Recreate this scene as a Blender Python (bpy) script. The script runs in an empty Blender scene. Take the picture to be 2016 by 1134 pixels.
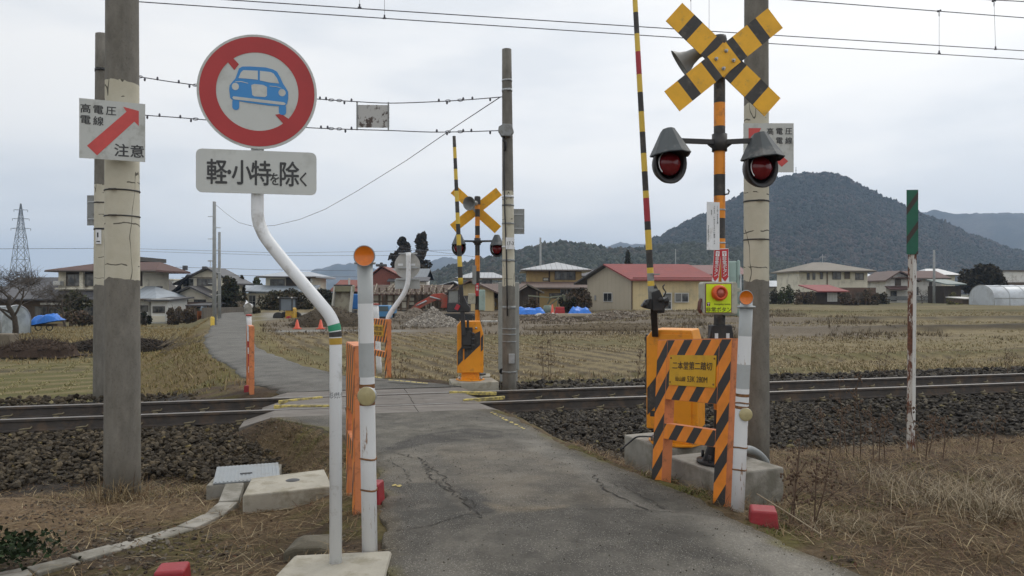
import bpy, math, random
import numpy as np
from mathutils import Vector, Matrix

# ------------------------------------------------------------------ camera, world, sun, exposure
SC = bpy.context.scene
COL = SC.collection
F, CX, HY, CAMZ = 1450.0, 1008.0, 575.0, 1.55      # focal length and horizon in photo pixels, eye height above the rails
cam = bpy.data.cameras.new('camera')
cam.sensor_width = 36.0
cam.lens = 36.0 * F / 2016.0
cam.shift_y = 8.0 / 2016.0
cam.clip_start, cam.clip_end = 0.05, 30000
cam_ob = bpy.data.objects.new('camera', cam)
COL.objects.link(cam_ob)
cam_ob.location = (0, 0, CAMZ)
cam_ob.rotation_euler = (math.radians(90), 0, 0)
SC.camera = cam_ob
SC.view_settings.view_transform = 'Standard'
SC.view_settings.look = 'None'
SC.view_settings.gamma = 1.0
SC.view_settings.exposure = 0.66
SC.cycles.volume_bounces = 1

SUN_EL, SUN_AZ = 48.0, 35.0                          # azimuth to the right of straight ahead
w = bpy.data.worlds.new('World')
SC.world = w
w.use_nodes = True
nt = w.node_tree
nt.nodes.clear()
def wn(t, **k):
    n = nt.nodes.new(t)
    for a, b in k.items(): setattr(n, a, b)
    return n
out = wn('ShaderNodeOutputWorld')
bg = wn('ShaderNodeBackground')
bg.inputs['Strength'].default_value = 0.1
sky = wn('ShaderNodeTexSky', sky_type='NISHITA', sun_disc=False)
sky.sun_elevation = math.radians(SUN_EL)
sky.sun_rotation = math.radians(SUN_AZ)
sky.dust_density = 2.0
tc = wn('ShaderNodeTexCoord')
mp = wn('ShaderNodeMapping')
mp.inputs['Scale'].default_value = (1.0, 1.0, 3.6)
nz = wn('ShaderNodeTexNoise')
nz.inputs['Scale'].default_value = 2.6
nz.inputs['Detail'].default_value = 6.0
nz.inputs['Roughness'].default_value = 0.5
rp = wn('ShaderNodeValToRGB')
rp.color_ramp.elements[0].position = 0.36
rp.color_ramp.elements[0].color = (5.85, 5.98, 6.1, 1)
rp.color_ramp.elements[1].position = 0.58
rp.color_ramp.elements[1].color = (7.25, 7.15, 6.95, 1)
e_ = rp.color_ramp.elements.new(0.47); e_.color = (6.7, 6.7, 6.65, 1)
mix = wn('ShaderNodeMix', data_type='RGBA')
mix.inputs[0].default_value = 0.95
nt.links.new(tc.outputs['Generated'], mp.inputs['Vector'])
nt.links.new(mp.outputs['Vector'], nz.inputs['Vector'])
nt.links.new(nz.outputs['Fac'], rp.inputs['Fac'])
nt.links.new(sky.outputs['Color'], mix.inputs[6])
nt.links.new(rp.outputs['Color'], mix.inputs[7])
# the overcast is brighter towards the veiled sun: real angular brightness of the cloud deck
dotn = wn('ShaderNodeVectorMath', operation='DOT_PRODUCT')
az = math.radians(62)
dotn.inputs[1].default_value = (math.sin(az) * .9, math.cos(az) * .9, .44)
mr = wn('ShaderNodeMapRange')
mr.inputs['From Min'].default_value = -0.3; mr.inputs['From Max'].default_value = 1.0
mr.inputs['To Min'].default_value = 0.88; mr.inputs['To Max'].default_value = 1.08
gain = wn('ShaderNodeVectorMath', operation='SCALE')
nt.links.new(tc.outputs['Generated'], dotn.inputs[0])
nt.links.new(dotn.outputs['Value'], mr.inputs['Value'])
nt.links.new(mix.outputs[2], gain.inputs[0])
nt.links.new(mr.outputs['Result'], gain.inputs['Scale'])
nt.links.new(gain.outputs['Vector'], bg.inputs['Color'])
nt.links.new(bg.outputs['Background'], out.inputs['Surface'])

sun = bpy.data.lights.new('sun', 'SUN')
sun.energy = 0.7
sun.angle = math.radians(25)
sun.color = (1.0, 0.96, 0.9)
sun_ob = bpy.data.objects.new('sun', sun)
COL.objects.link(sun_ob)
sun_dir = Vector((math.sin(math.radians(SUN_AZ)) * math.cos(math.radians(SUN_EL)),
                  math.cos(math.radians(SUN_AZ)) * math.cos(math.radians(SUN_EL)), math.sin(math.radians(SUN_EL))))
sun_ob.rotation_euler = sun_dir.to_track_quat('Z', 'Y').to_euler()
sun_ob.location = (20, 20, 40)

# ------------------------------------------------------------------ helpers
R = math.radians
def P(px, py, d):
    """a point of the place from a photo pixel and its distance in front of the camera"""
    return Vector(((px - CX) * d / F, d, CAMZ - (py - HY) * d / F))
def PX(px, d): return (px - CX) * d / F
def PZ(py, d): return CAMZ - (py - HY) * d / F

def tag(o, label=None, cat=None, group=None, kind=None):
    if label: o['label'] = label
    if cat: o['category'] = cat
    if group: o['group'] = group
    if kind: o['kind'] = kind
    return o
def thing(name, label, cat, loc=(0, 0, 0), yaw=0.0, group=None):
    o = bpy.data.objects.new(name, None)
    o.empty_display_size = .2
    COL.objects.link(o)
    o.location = loc
    o.rotation_euler = (0, 0, yaw)
    return tag(o, label, cat, group)

class MB:
    """collects shapes, then links them as ONE mesh object"""
    def __init__(self, M=None):
        self.v, self.f, self.m, self.s = [], [], [], []
        self.M = M or Matrix.Identity(4)
    def add(self, verts, faces, m=0, smooth=False, M=None):
        T = self.M @ M if M is not None else self.M
        n = len(self.v)
        self.v.extend([tuple(T @ Vector(p)) for p in verts])
        for k, f in enumerate(faces):
            self.f.append([n + i for i in f])
            self.m.append(m if not isinstance(m, (list, tuple)) else m[k])
            self.s.append(smooth if not isinstance(smooth, (list, tuple)) else smooth[k])
        return self
    def box(self, x0, x1, y0, y1, z0, z1, m=0, M=None):
        v = [(x0,y0,z0),(x1,y0,z0),(x1,y1,z0),(x0,y1,z0),(x0,y0,z1),(x1,y0,z1),(x1,y1,z1),(x0,y1,z1)]
        f = [(0,3,2,1),(4,5,6,7),(0,1,5,4),(1,2,6,5),(2,3,7,6),(3,0,4,7)]
        return self.add(v, f, m, False, M)
    def bar(self, p0, p1, w, h, m=0):
        p0, p1 = Vector(p0), Vector(p1)
        d = p1 - p0
        L = d.length
        if L < 1e-6: return self
        z = d / L
        up = Vector((0,0,1)) if abs(z.z) < .95 else Vector((0,1,0))
        x = up.cross(z).normalized(); y = z.cross(x)
        T = Matrix(((x.x,y.x,z.x,p0.x),(x.y,y.y,z.y,p0.y),(x.z,y.z,z.z,p0.z),(0,0,0,1)))
        return self.box(-w/2, w/2, -h/2, h/2, 0, L, m, T)
    def tube(self, pts, r, n=12, m=0, cap=True, ms=None):
        pts = [Vector(p) for p in pts]
        k = len(pts)
        rs = [r]*k if not isinstance(r, (list, tuple)) else r
        verts, faces, mm, ss = [], [], [], []
        prev = None
        for i, p in enumerate(pts):
            t = (pts[min(i+1,k-1)] - pts[max(i-1,0)])
            t = t.normalized() if t.length > 1e-9 else Vector((0,0,1))
            if prev is None:
                a = Vector((0,1,0)) if abs(t.y) < .9 else Vector((1,0,0))
                x = a.cross(t).normalized()
            else:
                x = (prev - t*prev.dot(t))
                x = x.normalized() if x.length > 1e-6 else t.orthogonal().normalized()
            prev = x
            y = t.cross(x)
            for j in range(n):
                a = 2*math.pi*j/n
                verts.append(p + x*(rs[i]*math.cos(a)) + y*(rs[i]*math.sin(a)))
        for i in range(k-1):
            for j in range(n):
                faces.append((i*n+j, i*n+(j+1)%n, (i+1)*n+(j+1)%n, (i+1)*n+j))
                mm.append(ms[i] if ms else m); ss.append(True)
        if cap:
            faces.append(tuple(range(n-1,-1,-1))); mm.append(ms[0] if ms else m); ss.append(False)
            faces.append(tuple((k-1)*n+j for j in range(n))); mm.append(ms[-1] if ms else m); ss.append(False)
        return self.add(verts, faces, mm, ss)
    def cyl(self, p0, p1, r0, r1=None, n=16, m=0, cap=True):
        return self.tube([p0, p1], [r0, r0 if r1 is None else r1], n, m, cap)
    def lathe(self, prof, origin, axis=(0,0,1), n=24, m=0, ms=None, smooth=True, M=None):
        """prof: list of (radius, height along the axis)"""
        z = Vector(axis).normalized()
        a = Vector((0,1,0)) if abs(z.y) < .9 else Vector((1,0,0))
        x = a.cross(z).normalized(); y = z.cross(x)
        o = Vector(origin)
        v, f, mm = [], [], []
        for r, h in prof:
            for j in range(n):
                t = 2*math.pi*j/n
                v.append(o + z*h + x*(r*math.cos(t)) + y*(r*math.sin(t)))
        for i in range(len(prof)-1):
            for j in range(n):
                f.append((i*n+j, i*n+(j+1)%n, (i+1)*n+(j+1)%n, (i+1)*n+j)); mm.append(ms[i] if ms else m)
        return self.add(v, f, mm, smooth, M)
    def prism(self, poly, y0, y1, m=0, M=None, mside=None):
        """poly: (x, z) outline, extruded from y0 to y1"""
        n = len(poly)
        area = sum(poly[i][0]*poly[(i+1)%n][1]-poly[(i+1)%n][0]*poly[i][1] for i in range(n))
        if area < 0: poly = poly[::-1]
        v = [(x, y0, z) for x, z in poly] + [(x, y1, z) for x, z in poly]
        f = [tuple(range(n)), tuple(range(2*n-1, n-1, -1))]
        mm = [m, m]
        for i in range(n):
            j = (i+1) % n
            f.append((j, i, n+i, n+j)); mm.append(m if mside is None else mside)
        return self.add(v, f, mm, False, M)
    def blob(self, c, rx, ry, rz, n=10, m=0, jit=0.0, rng=None, smooth=True):
        v, f = [], []
        k = max(4, n//2)
        for i in range(k+1):
            th = math.pi*i/k
            for j in range(n):
                ph = 2*math.pi*j/n
                q = 1 + (rng.uniform(-jit, jit) if rng else 0)
                v.append((c[0]+rx*q*math.sin(th)*math.cos(ph), c[1]+ry*q*math.sin(th)*math.sin(ph), c[2]+rz*q*math.cos(th)))
        for i in range(k):
            for j in range(n):
                f.append((i*n+j, (i+1)*n+j, (i+1)*n+(j+1)%n, i*n+(j+1)%n))
        return self.add(v, f, m, smooth)
    def text(self, s, size, o, xd=(1,0,0), yd=(0,0,1), m=0, bold=0.0, lift=0.0015, sx=1.0):
        """flat lettering centred at o, reading along xd with yd upwards"""
        vs, fs = text_mesh(s)
        xd, yd = Vector(xd).normalized(), Vector(yd).normalized()
        nrm = xd.cross(yd)
        e = bold*1.7
        offs = [(0,0)] if not bold else [(0,0),(e,0),(-e,0),(0,e*.7),(0,-e*.7)]
        for k, (ex, ey) in enumerate(offs):
            oo = Vector(o) + nrm*(lift+k*.00025)
            self.add([oo + xd*((p[0]+ex)*size*sx) + yd*((p[1]+ey)*size) for p in vs], fs, m)
        return self
    def wrap_text(self, s, size, zc, r, cxy, m=0, a0=-90.0, bold=0.0):
        vs, fs = text_mesh(s)
        v = []
        for p in vs:
            a = R(a0) + p[0]*size/r
            v.append((cxy[0] + r*math.cos(a), cxy[1] + r*math.sin(a), zc + p[1]*size))
        return self.add(v, fs, m)
    def build(self, name, mats, parent=None, bevel=0.0, seg=2):
        me = bpy.data.meshes.new(name)
        me.from_pydata(self.v, [], self.f)
        if not isinstance(mats, (list, tuple)): mats = [mats]
        for q in mats: me.materials.append(q)
        me.polygons.foreach_set('material_index', self.m)
        me.polygons.foreach_set('use_smooth', self.s)
        me.update()
        o = bpy.data.objects.new(name, me)
        COL.objects.link(o)
        if parent is not None: o.parent = parent
        if bevel:
            b = o.modifiers.new('bevel', 'BEVEL')
            b.width = bevel; b.segments = seg; b.limit_method = 'ANGLE'; b.angle_limit = R(40)
        return o

_txt = {}
def text_mesh(s, bold=0.0):
    k = (s, bold)
    if k not in _txt:
        cu = bpy.data.curves.new('lettering', 'FONT')
        cu.body = s; cu.size = 1.0; cu.align_x = 'CENTER'; cu.align_y = 'CENTER'
        cu.resolution_u = 3; cu.offset = bold
        ob = bpy.data.objects.new('lettering', cu)
        COL.objects.link(ob)
        dg = bpy.context.evaluated_depsgraph_get()
        ev = ob.evaluated_get(dg)
        me = ev.to_mesh()
        vs = [tuple(v.co) for v in me.vertices]
        fs = [tuple(p.vertices) for p in me.polygons]
        ev.to_mesh_clear()
        bpy.data.objects.remove(ob); bpy.data.curves.remove(cu)
        if vs:
            ax = [v[0] for v in vs]; ay = [v[1] for v in vs]
            mx, my = (min(ax)+max(ax))/2, (min(ay)+max(ay))/2
            vs = [(v[0]-mx, v[1]-my) for v in vs]
        _txt[k] = (vs, fs)
    return _txt[k]

def big_mesh(name, V, Fc, mat, cols=None, smooth=False, parent=None):
    """numpy mesh: V (n,3); Fc (k,3) or (k,4); cols (n,3) stored as colour attribute Col"""
    me = bpy.data.meshes.new(name)
    V = np.asarray(V, dtype=np.float32); Fc = np.asarray(Fc, dtype=np.int32)
    me.vertices.add(len(V)); me.vertices.foreach_set('co', V.ravel())
    k = Fc.shape[1]
    me.loops.add(Fc.size); me.loops.foreach_set('vertex_index', Fc.ravel())
    me.polygons.add(len(Fc))
    me.polygons.foreach_set('loop_start', np.arange(0, Fc.size, k, dtype=np.int32))
    me.polygons.foreach_set('use_smooth', np.full(len(Fc), bool(smooth)))
    me.update(calc_edges=True)
    if cols is not None:
        a = me.color_attributes.new('Col', 'FLOAT_COLOR', 'POINT')
        c = np.ones((len(V), 4), dtype=np.float32); c[:, :3] = cols
        a.data.foreach_set('color', c.ravel())
    me.materials.append(mat)
    o = bpy.data.objects.new(name, me)
    COL.objects.link(o)
    if parent is not None: o.parent = parent
    return o

# ------------------------------------------------------------------ materials
def mat_base(name):
    m = bpy.data.materials.new(name)
    m.use_nodes = True
    n = m.node_tree.nodes; l = m.node_tree.links
    return m, n, l, n['Principled BSDF']
def nd(n, t, **k):
    q = n.new(t)
    for a, b in k.items(): setattr(q, a, b)
    return q
def mixc(n, l, fac, a, b, blend='MIX'):
    q = nd(n, 'ShaderNodeMix', data_type='RGBA', blend_type=blend)
    for i, val in ((0, fac), (6, a), (7, b)):
        if hasattr(val, 'is_linked') or hasattr(val, 'links'): l.new(val, q.inputs[i])
        elif i == 0: q.inputs[0].default_value = val
        else: q.inputs[i].default_value = (*val[:3], 1)
    return q.outputs[2]
def noise(n, l, vec, scale, detail=4, rough=.55, stretch=None):
    if stretch is not None:
        mpn = nd(n, 'ShaderNodeMapping'); mpn.inputs['Scale'].default_value = stretch
        l.new(vec, mpn.inputs['Vector']); vec = mpn.outputs['Vector']
    q = nd(n, 'ShaderNodeTexNoise')
    q.inputs['Scale'].default_value = scale; q.inputs['Detail'].default_value = detail; q.inputs['Roughness'].default_value = rough
    l.new(vec, q.inputs['Vector'])
    return q.outputs['Fac']
def rng_(n, l, val, a, b, c=0.0, d=1.0):
    q = nd(n, 'ShaderNodeMapRange')
    q.inputs['From Min'].default_value = a; q.inputs['From Max'].default_value = b
    q.inputs['To Min'].default_value = c; q.inputs['To Max'].default_value = d
    l.new(val, q.inputs['Value'])
    return q.outputs['Result']
def mth(n, l, op, a, b=None):
    q = nd(n, 'ShaderNodeMath', operation=op)
    for i, val in enumerate((a, b)):
        if val is None: continue
        if isinstance(val, (int, float)): q.inputs[i].default_value = val
        else: l.new(val, q.inputs[i])
    return q.outputs[0]
def bumpn(n, l, h, strength, dist=.01):
    q = nd(n, 'ShaderNodeBump'); q.inputs['Strength'].default_value = strength; q.inputs['Distance'].default_value = dist
    l.new(h, q.inputs['Height'])
    return q.outputs['Normal']

_mats = {}
def MAT(name, col, rough=.6, var=.12, scale=6.0, bump=0.0, bscale=80.0, metal=0.0, dirt=None, dirt_amt=.3, dirt_scale=5.0, stretch=None, spec=.5, lines=None):
    """a solid colour with uneven tone, optional grime patches, bump, and courses (lines=(axis, period, strength))"""
    if name in _mats: return _mats[name]
    m, n, l, b = mat_base(name)
    t = nd(n, 'ShaderNodeTexCoord').outputs['Object']
    f = noise(n, l, t, scale, 5, .6, stretch)
    lo = tuple(c*(1-var) for c in col); hi = tuple(min(1, c*(1+var)) for c in col)
    c = mixc(n, l, rng_(n, l, f, .3, .7), lo, hi)
    if dirt:
        g = noise(n, l, t, dirt_scale, 6, .65, stretch)
        c = mixc(n, l, rng_(n, l, g, .62-dirt_amt*.35, .75-dirt_amt*.3, 0, .85), c, dirt)
    hgt = None
    if lines:
        sep = nd(n, 'ShaderNodeSeparateXYZ'); l.new(t, sep.inputs[0])
        fr = mth(n, l, 'FRACT', mth(n, l, 'DIVIDE', sep.outputs['XYZ'.index(lines[0])], lines[1]))
        edge = mth(n, l, 'LESS_THAN', fr, .12)
        c = mixc(n, l, mth(n, l, 'MULTIPLY', edge, lines[2]), c, tuple(q*.45 for q in col))
    l.new(c, b.inputs['Base Color'])
    b.inputs['Roughness'].default_value = rough
    b.inputs['Metallic'].default_value = metal
    b.inputs['Specular IOR Level'].default_value = spec
    if bump:
        l.new(bumpn(n, l, noise(n, l, t, bscale, 4), bump), b.inputs['Normal'])
    _mats[name] = m
    return m

def vcol_mat(name, rough=.9, nscale=30.0, amt=.35, bump=0.0, bscale=60.0, spec=.2, trans=0.0):
    """colour taken from each leaf, stone or patch of ground (attribute Col) with fine uneven tone"""
    m, n, l, b = mat_base(name)
    a = nd(n, 'ShaderNodeAttribute', attribute_name='Col').outputs['Color']
    t = nd(n, 'ShaderNodeTexCoord').outputs['Object']
    f = rng_(n, l, noise(n, l, t, nscale, 6, .65), .25, .75, 1-amt, 1+amt)
    q = nd(n, 'ShaderNodeVectorMath', operation='SCALE'); l.new(a, q.inputs[0]); l.new(f, q.inputs['Scale'])
    l.new(q.outputs[0], b.inputs['Base Color'])
    b.inputs['Roughness'].default_value = rough
    b.inputs['Specular IOR Level'].default_value = spec
    if bump: l.new(bumpn(n, l, noise(n, l, t, bscale, 6, .7), bump, .03), b.inputs['Normal'])
    return m

def stripe_mat(name, ca, cb, dirv, period, duty, phase=0.0, wear=(.55,.3,.16)):
    m, n, l, b = mat_base(name)
    t = nd(n, 'ShaderNodeTexCoord').outputs['Object']
    dp = nd(n, 'ShaderNodeVectorMath', operation='DOT_PRODUCT'); l.new(t, dp.inputs[0]); dp.inputs[1].default_value = dirv
    fr = mth(n, l, 'FRACT', mth(n, l, 'ADD', mth(n, l, 'DIVIDE', dp.outputs['Value'], period), 50.0+phase))
    k = mth(n, l, 'LESS_THAN', fr, duty)
    f = rng_(n, l, noise(n, l, t, 9, 6, .6), .3, .7, .82, 1.12)
    c = mixc(n, l, k, ca, cb)
    c = mixc(n, l, rng_(n, l, noise(n, l, t, 22, 6, .7), .66, .74, 0, .55), c, wear)
    q = nd(n, 'ShaderNodeVectorMath', operation='SCALE'); l.new(c, q.inputs[0]); l.new(f, q.inputs['Scale'])
    l.new(q.outputs[0], b.inputs['Base Color'])
    b.inputs['Roughness'].default_value = .55
    return m

def pole_mat():
    m, n, l, b = mat_base('concrete_pole')
    t = nd(n, 'ShaderNodeTexCoord').outputs['Object']
    sep = nd(n, 'ShaderNodeSeparateXYZ'); l.new(t, sep.inputs[0]); z = sep.outputs[2]
    wob = rng_(n, l, noise(n, l, t, 5, 3), .3, .7, -.02, .02)
    zz = mth(n, l, 'ADD', z, wob)
    band = mth(n, l, 'MULTIPLY', mth(n, l, 'GREATER_THAN', zz, 1.66), mth(n, l, 'LESS_THAN', zz, 3.36))
    conc = mixc(n, l, rng_(n, l, noise(n, l, t, 5, 6, .65, (2.2,2.2,.9)), .3, .7), (.135,.127,.110), (.225,.212,.185))
    conc = mixc(n, l, rng_(n, l, noise(n, l, t, 55, 3), .55, .8, 0, .5), conc, (.075,.07,.062))
    cream = mixc(n, l, rng_(n, l, noise(n, l, t, 4, 6, .65), .3, .7), (.50,.47,.37), (.60,.57,.47))
    cream = mixc(n, l, rng_(n, l, noise(n, l, t, 2.5, 8, .75, (2,2,.6)), .62, .72, 0, .5), cream, (.26,.23,.17))
    # seams and cracks of the peeling wrap
    cr = mth(n, l, 'ABSOLUTE', mth(n, l, 'SUBTRACT', noise(n, l, t, 1.5, 3, .55, (1.6,1.6,.35)), .5))
    cr = mth(n, l, 'MULTIPLY', mth(n, l, 'LESS_THAN', cr, .0032), mth(n, l, 'GREATER_THAN', noise(n, l, t, 1.1, 2), .46))
    zf = mth(n, l, 'FRACT', mth(n, l, 'ADD', mth(n, l, 'DIVIDE', zz, .36), rng_(n, l, noise(n, l, t, 1.7, 2), .3, .7, 0, .12)))
    ln = mth(n, l, 'MULTIPLY', mth(n, l, 'LESS_THAN', zf, .03), mth(n, l, 'GREATER_THAN', noise(n, l, t, 4, 3), .47))
    cr = mth(n, l, 'MAXIMUM', cr, ln)
    cream = mixc(n, l, mth(n, l, 'MULTIPLY', cr, .85), cream, (.05,.045,.035))
    l.new(mixc(n, l, band, conc, cream), b.inputs['Base Color'])
    b.inputs['Roughness'].default_value = .8
    b.inputs['Specular IOR Level'].default_value = .25
    l.new(bumpn(n, l, noise(n, l, t, 70, 5, .7), .35, .006), b.inputs['Normal'])
    return m

def rust_mat(name, paint, rust=(.16,.065,.03), amt=.5, scale=5.0, stretch=(3,3,.6)):
    m, n, l, b = mat_base(name)
    t = nd(n, 'ShaderNodeTexCoord').outputs['Object']
    g = noise(n, l, t, scale, 8, .7, stretch)
    k = rng_(n, l, g, .62-amt*.3, .66-amt*.3)
    r2 = mixc(n, l, rng_(n, l, noise(n, l, t, 40, 4), .3, .7), tuple(q*.5 for q in rust), tuple(q*1.3 for q in rust))
    l.new(mixc(n, l, k, paint, r2), b.inputs['Base Color'])
    b.inputs['Roughness'].default_value = .7
    return m

def glass_mat():
    m, n, l, b = mat_base('window_glass')
    t = nd(n, 'ShaderNodeTexCoord').outputs['Object']
    l.new(mixc(n, l, rng_(n, l, noise(n, l, t, 1.3, 2), .4, .6), (.03,.032,.034), (.16,.16,.15)), b.inputs['Base Color'])
    b.inputs['Roughness'].default_value = .12
    return m

mConc = MAT('weathered_concrete', (.30,.285,.25), .85, .2, 4, .35, 60, dirt=(.14,.13,.10), dirt_amt=.5, dirt_scale=3)
mConcL = MAT('pale_concrete', (.38,.355,.295), .85, .14, 5, .3, 70, dirt=(.24,.22,.16), dirt_amt=.4, dirt_scale=6)
mPole = pole_mat()
mUtil = MAT('utility_pole_concrete', (.27,.28,.28), .8, .15, 3)
mWhite = MAT('white_paint', (.76,.78,.80), .45, .05, 4, dirt=(.45,.44,.42), dirt_amt=.18, dirt_scale=9)
mSignWhite = MAT('sign_white', (.56,.58,.56), .4, .05, 3, dirt=(.42,.43,.40), dirt_amt=.25, dirt_scale=5)
mSignRed = MAT('sign_red', (.42,.030,.032), .4, .09, 5)
mArrowRed = MAT('arrow_red', (.58,.075,.07), .5, .1, 8)
mSignBlue = MAT('sign_blue', (.040,.25,.60), .4, .06, 5)
mInk = MAT('black_lettering', (.045,.047,.05), .5, .1, 20)
mBrownInk = MAT('dark_brown_lettering', (.07,.045,.02), .5, .1, 20)
mGalv = MAT('galvanised_steel', (.42,.44,.45), .45, .15, 20, metal=.6)
mGreyL = MAT('pale_grey_paint', (.40,.42,.42), .5, .06, 6, dirt=(.30,.29,.27), dirt_amt=.2)
mGrey = MAT('grey_paint', (.27,.285,.285), .5, .1, 6, dirt=(.16,.15,.14), dirt_amt=.3)
mDark = MAT('black_paint', (.028,.028,.030), .5, .25, 9, dirt=(.07,.06,.05), dirt_amt=.25)
mBlack = MAT('stripe_black', (.040,.038,.037), .55, .25, 12, dirt=(.10,.09,.075), dirt_amt=.25, dirt_scale=14)
mYellow = MAT('stripe_yellow', (.84,.44,.020), .5, .10, 8, dirt=(.52,.29,.05), dirt_amt=.16, dirt_scale=12)
mYellowP = MAT('arm_yellow', (.72,.50,.07), .45, .08, 8)
mOrange = MAT('signal_orange', (.80,.28,.02), .5, .10, 6, dirt=(.40,.15,.03), dirt_amt=.25, dirt_scale=9)
mOrangeFade = MAT('faded_orange', (.64,.225,.09), .6, .14, 7, dirt=(.30,.12,.06), dirt_amt=.3, dirt_scale=12)
mGateOr = MAT('gate_orange', (.82,.31,.012), .45, .08, 3, dirt=(.50,.19,.03), dirt_amt=.2, dirt_scale=8)
mRed = MAT('dull_red', (.29,.018,.026), .5, .14, 7, .2, 60, dirt=(.2,.03,.03), dirt_amt=.3)
mArmRed = MAT('arm_red', (.40,.03,.045), .45, .08, 8)
mLampRed = MAT('red_lens', (.16,.011,.015), .15, .15, 30)
mRefl = MAT('orange_reflector', (.66,.165,.012), .25, .08, 60)
mReflY = MAT('yellow_reflector', (.42,.36,.19), .3, .1, 40)
mLime = MAT('fluorescent_lime', (.62,.80,.015), .5, .04, 5)
mPaleGreen = MAT('pale_green_cabinet', (.34,.46,.43), .5, .07, 4, dirt=(.26,.33,.3), dirt_amt=.25)
mBoxGrey = MAT('beige_box', (.42,.42,.35), .5, .08, 5, dirt=(.28,.27,.21), dirt_amt=.35, dirt_scale=8)
mPostW = rust_mat('white_post_with_rust_runs', (.70,.71,.715), (.26,.14,.07), .07, 7, (4,4,.5))
mGold = MAT('gold_band', (.48,.30,.04), .5, .08, 12)
mGreenB = MAT('green_band', (.03,.30,.16), .5, .08, 12)
mRail = MAT('rail_side', (.055,.047,.042), .65, .3, 6, .3, 60, dirt=(.11,.075,.05), dirt_amt=.4)
mRailTop = MAT('rail_head', (.20,.185,.17), .42, .15, 12, metal=.5)
mSleeper = MAT('sleeper', (.11,.095,.08), .9, .3, 6, .4, 40)
mDeck = MAT('crossing_panel', (.175,.158,.14), .8, .22, 5, .35, 70, dirt=(.12,.105,.09), dirt_amt=.5, dirt_scale=4, stretch=(.5,2,1))
mYelLine = MAT('yellow_road_paint', (.62,.50,.14), .8, .15, 20, dirt=(.2,.17,.1), dirt_amt=.6, dirt_scale=16)
mGlass = glass_mat()
mRubber = MAT('tyre_rubber', (.03,.03,.03), .85, .2, 10)
mWire = MAT('dark_wire', (.11,.11,.13), .6, .1, 10)
mTarp = MAT('blue_tarp', (.02,.17,.62), .45, .2, 3, .4, 6)
mVeg = vcol_mat('vegetation', .85, 40, .25)
mStone = vcol_mat('ballast_stone', .9, 45, .4, .5, 60)
mBark = MAT('bark', (.085,.07,.058), .95, .3, 8, .5, 30)
mRustStrap = rust_mat('rusty_strap', (.35,.2,.1), (.2,.09,.03), .9, 12)
# ------------------------------------------------------------------ lie of the land
CT, ST = 0.9711, 0.2389                 # direction of the railway: 13.8 degrees to the right of square-on
VC = 10.755                             # track centre, across the railway
def uv(u, v, z=0.0): return Vector((u*CT - v*ST, u*ST + v*CT, z))
def to_uv(x, y): return x*CT + y*ST, -x*ST + y*CT

def vnoise(x, y, seed=0):
    x = np.asarray(x, float); y = np.asarray(y, float)
    xi = np.floor(x).astype(np.int64); yi = np.floor(y).astype(np.int64)
    fx = x - xi; fy = y - yi
    fx = fx*fx*(3-2*fx); fy = fy*fy*(3-2*fy)
    def h(a, b):
        q = (a*374761393 + b*668265263 + seed*1442695041) & 0xffffffff
        q = ((q ^ (q >> 13)) * 1274126177) & 0xffffffff
        return ((q ^ (q >> 16)) & 0xffff) / 65535.0
    return (h(xi,yi)*(1-fx)+h(xi+1,yi)*fx)*(1-fy) + (h(xi,yi+1)*(1-fx)+h(xi+1,yi+1)*fx)*fy
def fbm(x, y, sc, oct=4, seed=0):
    s, a, t = 0.0, 1.0, 0.0
    for i in range(oct):
        s = s + a*vnoise(np.asarray(x)*sc*2**i, np.asarray(y)*sc*2**i, seed+i); t += a; a *= .5
    return s/t
def sstep(a, b, x):
    t = np.clip((x-a)/(b-a), 0, 1); return t*t*(3-2*t)

RL = np.array([(-.1,-2),(-.1,.3),(-.45,2.5),(-.62,3.65),(-.8,4.5),(-1.0,5.5),(-1.3,6.6),(-1.65,7.5),(-2.2,8.4),(-3.01,9.10)])
RR = np.array([(2.9,-2),(2.6,.3),(2.1,2.5),(1.7,3.65),(1.43,4.5),(1.08,5.5),(.66,6.6),(.42,7.5),(.16,8.7),(-.29,9.77)])
FR = np.array([(-2.2,12.0,1.55,-.03),(-3.2,13.0,1.2,-.06),(-4.15,14.2,.98,-.10),(-6.0,17.6,.86,-.15),(-8.25,22,.86,-.20),(-11.2,29,.92,-.25),
               (-13.8,36,.98,-.25),(-16.4,43,1.05,-.25),(-19.2,51,1.1,-.22),(-22.5,60,1.2,-.2),(-30,80,1.2,-.2)])
def smooth_line(A, n):
    t = np.linspace(0, len(A)-1, n); i = np.clip(t.astype(int), 0, len(A)-2); f = (t-i)[:,None]
    p0 = A[np.clip(i-1,0,len(A)-1)]; p1 = A[i]; p2 = A[i+1]; p3 = A[np.clip(i+2,0,len(A)-1)]
    return .5*((2*p1)+(-p0+p2)*f+(2*p0-5*p1+4*p2-p3)*f**2+(-p0+3*p1-3*p2+p3)*f**3)
FRS = smooth_line(FR, 160)
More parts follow.
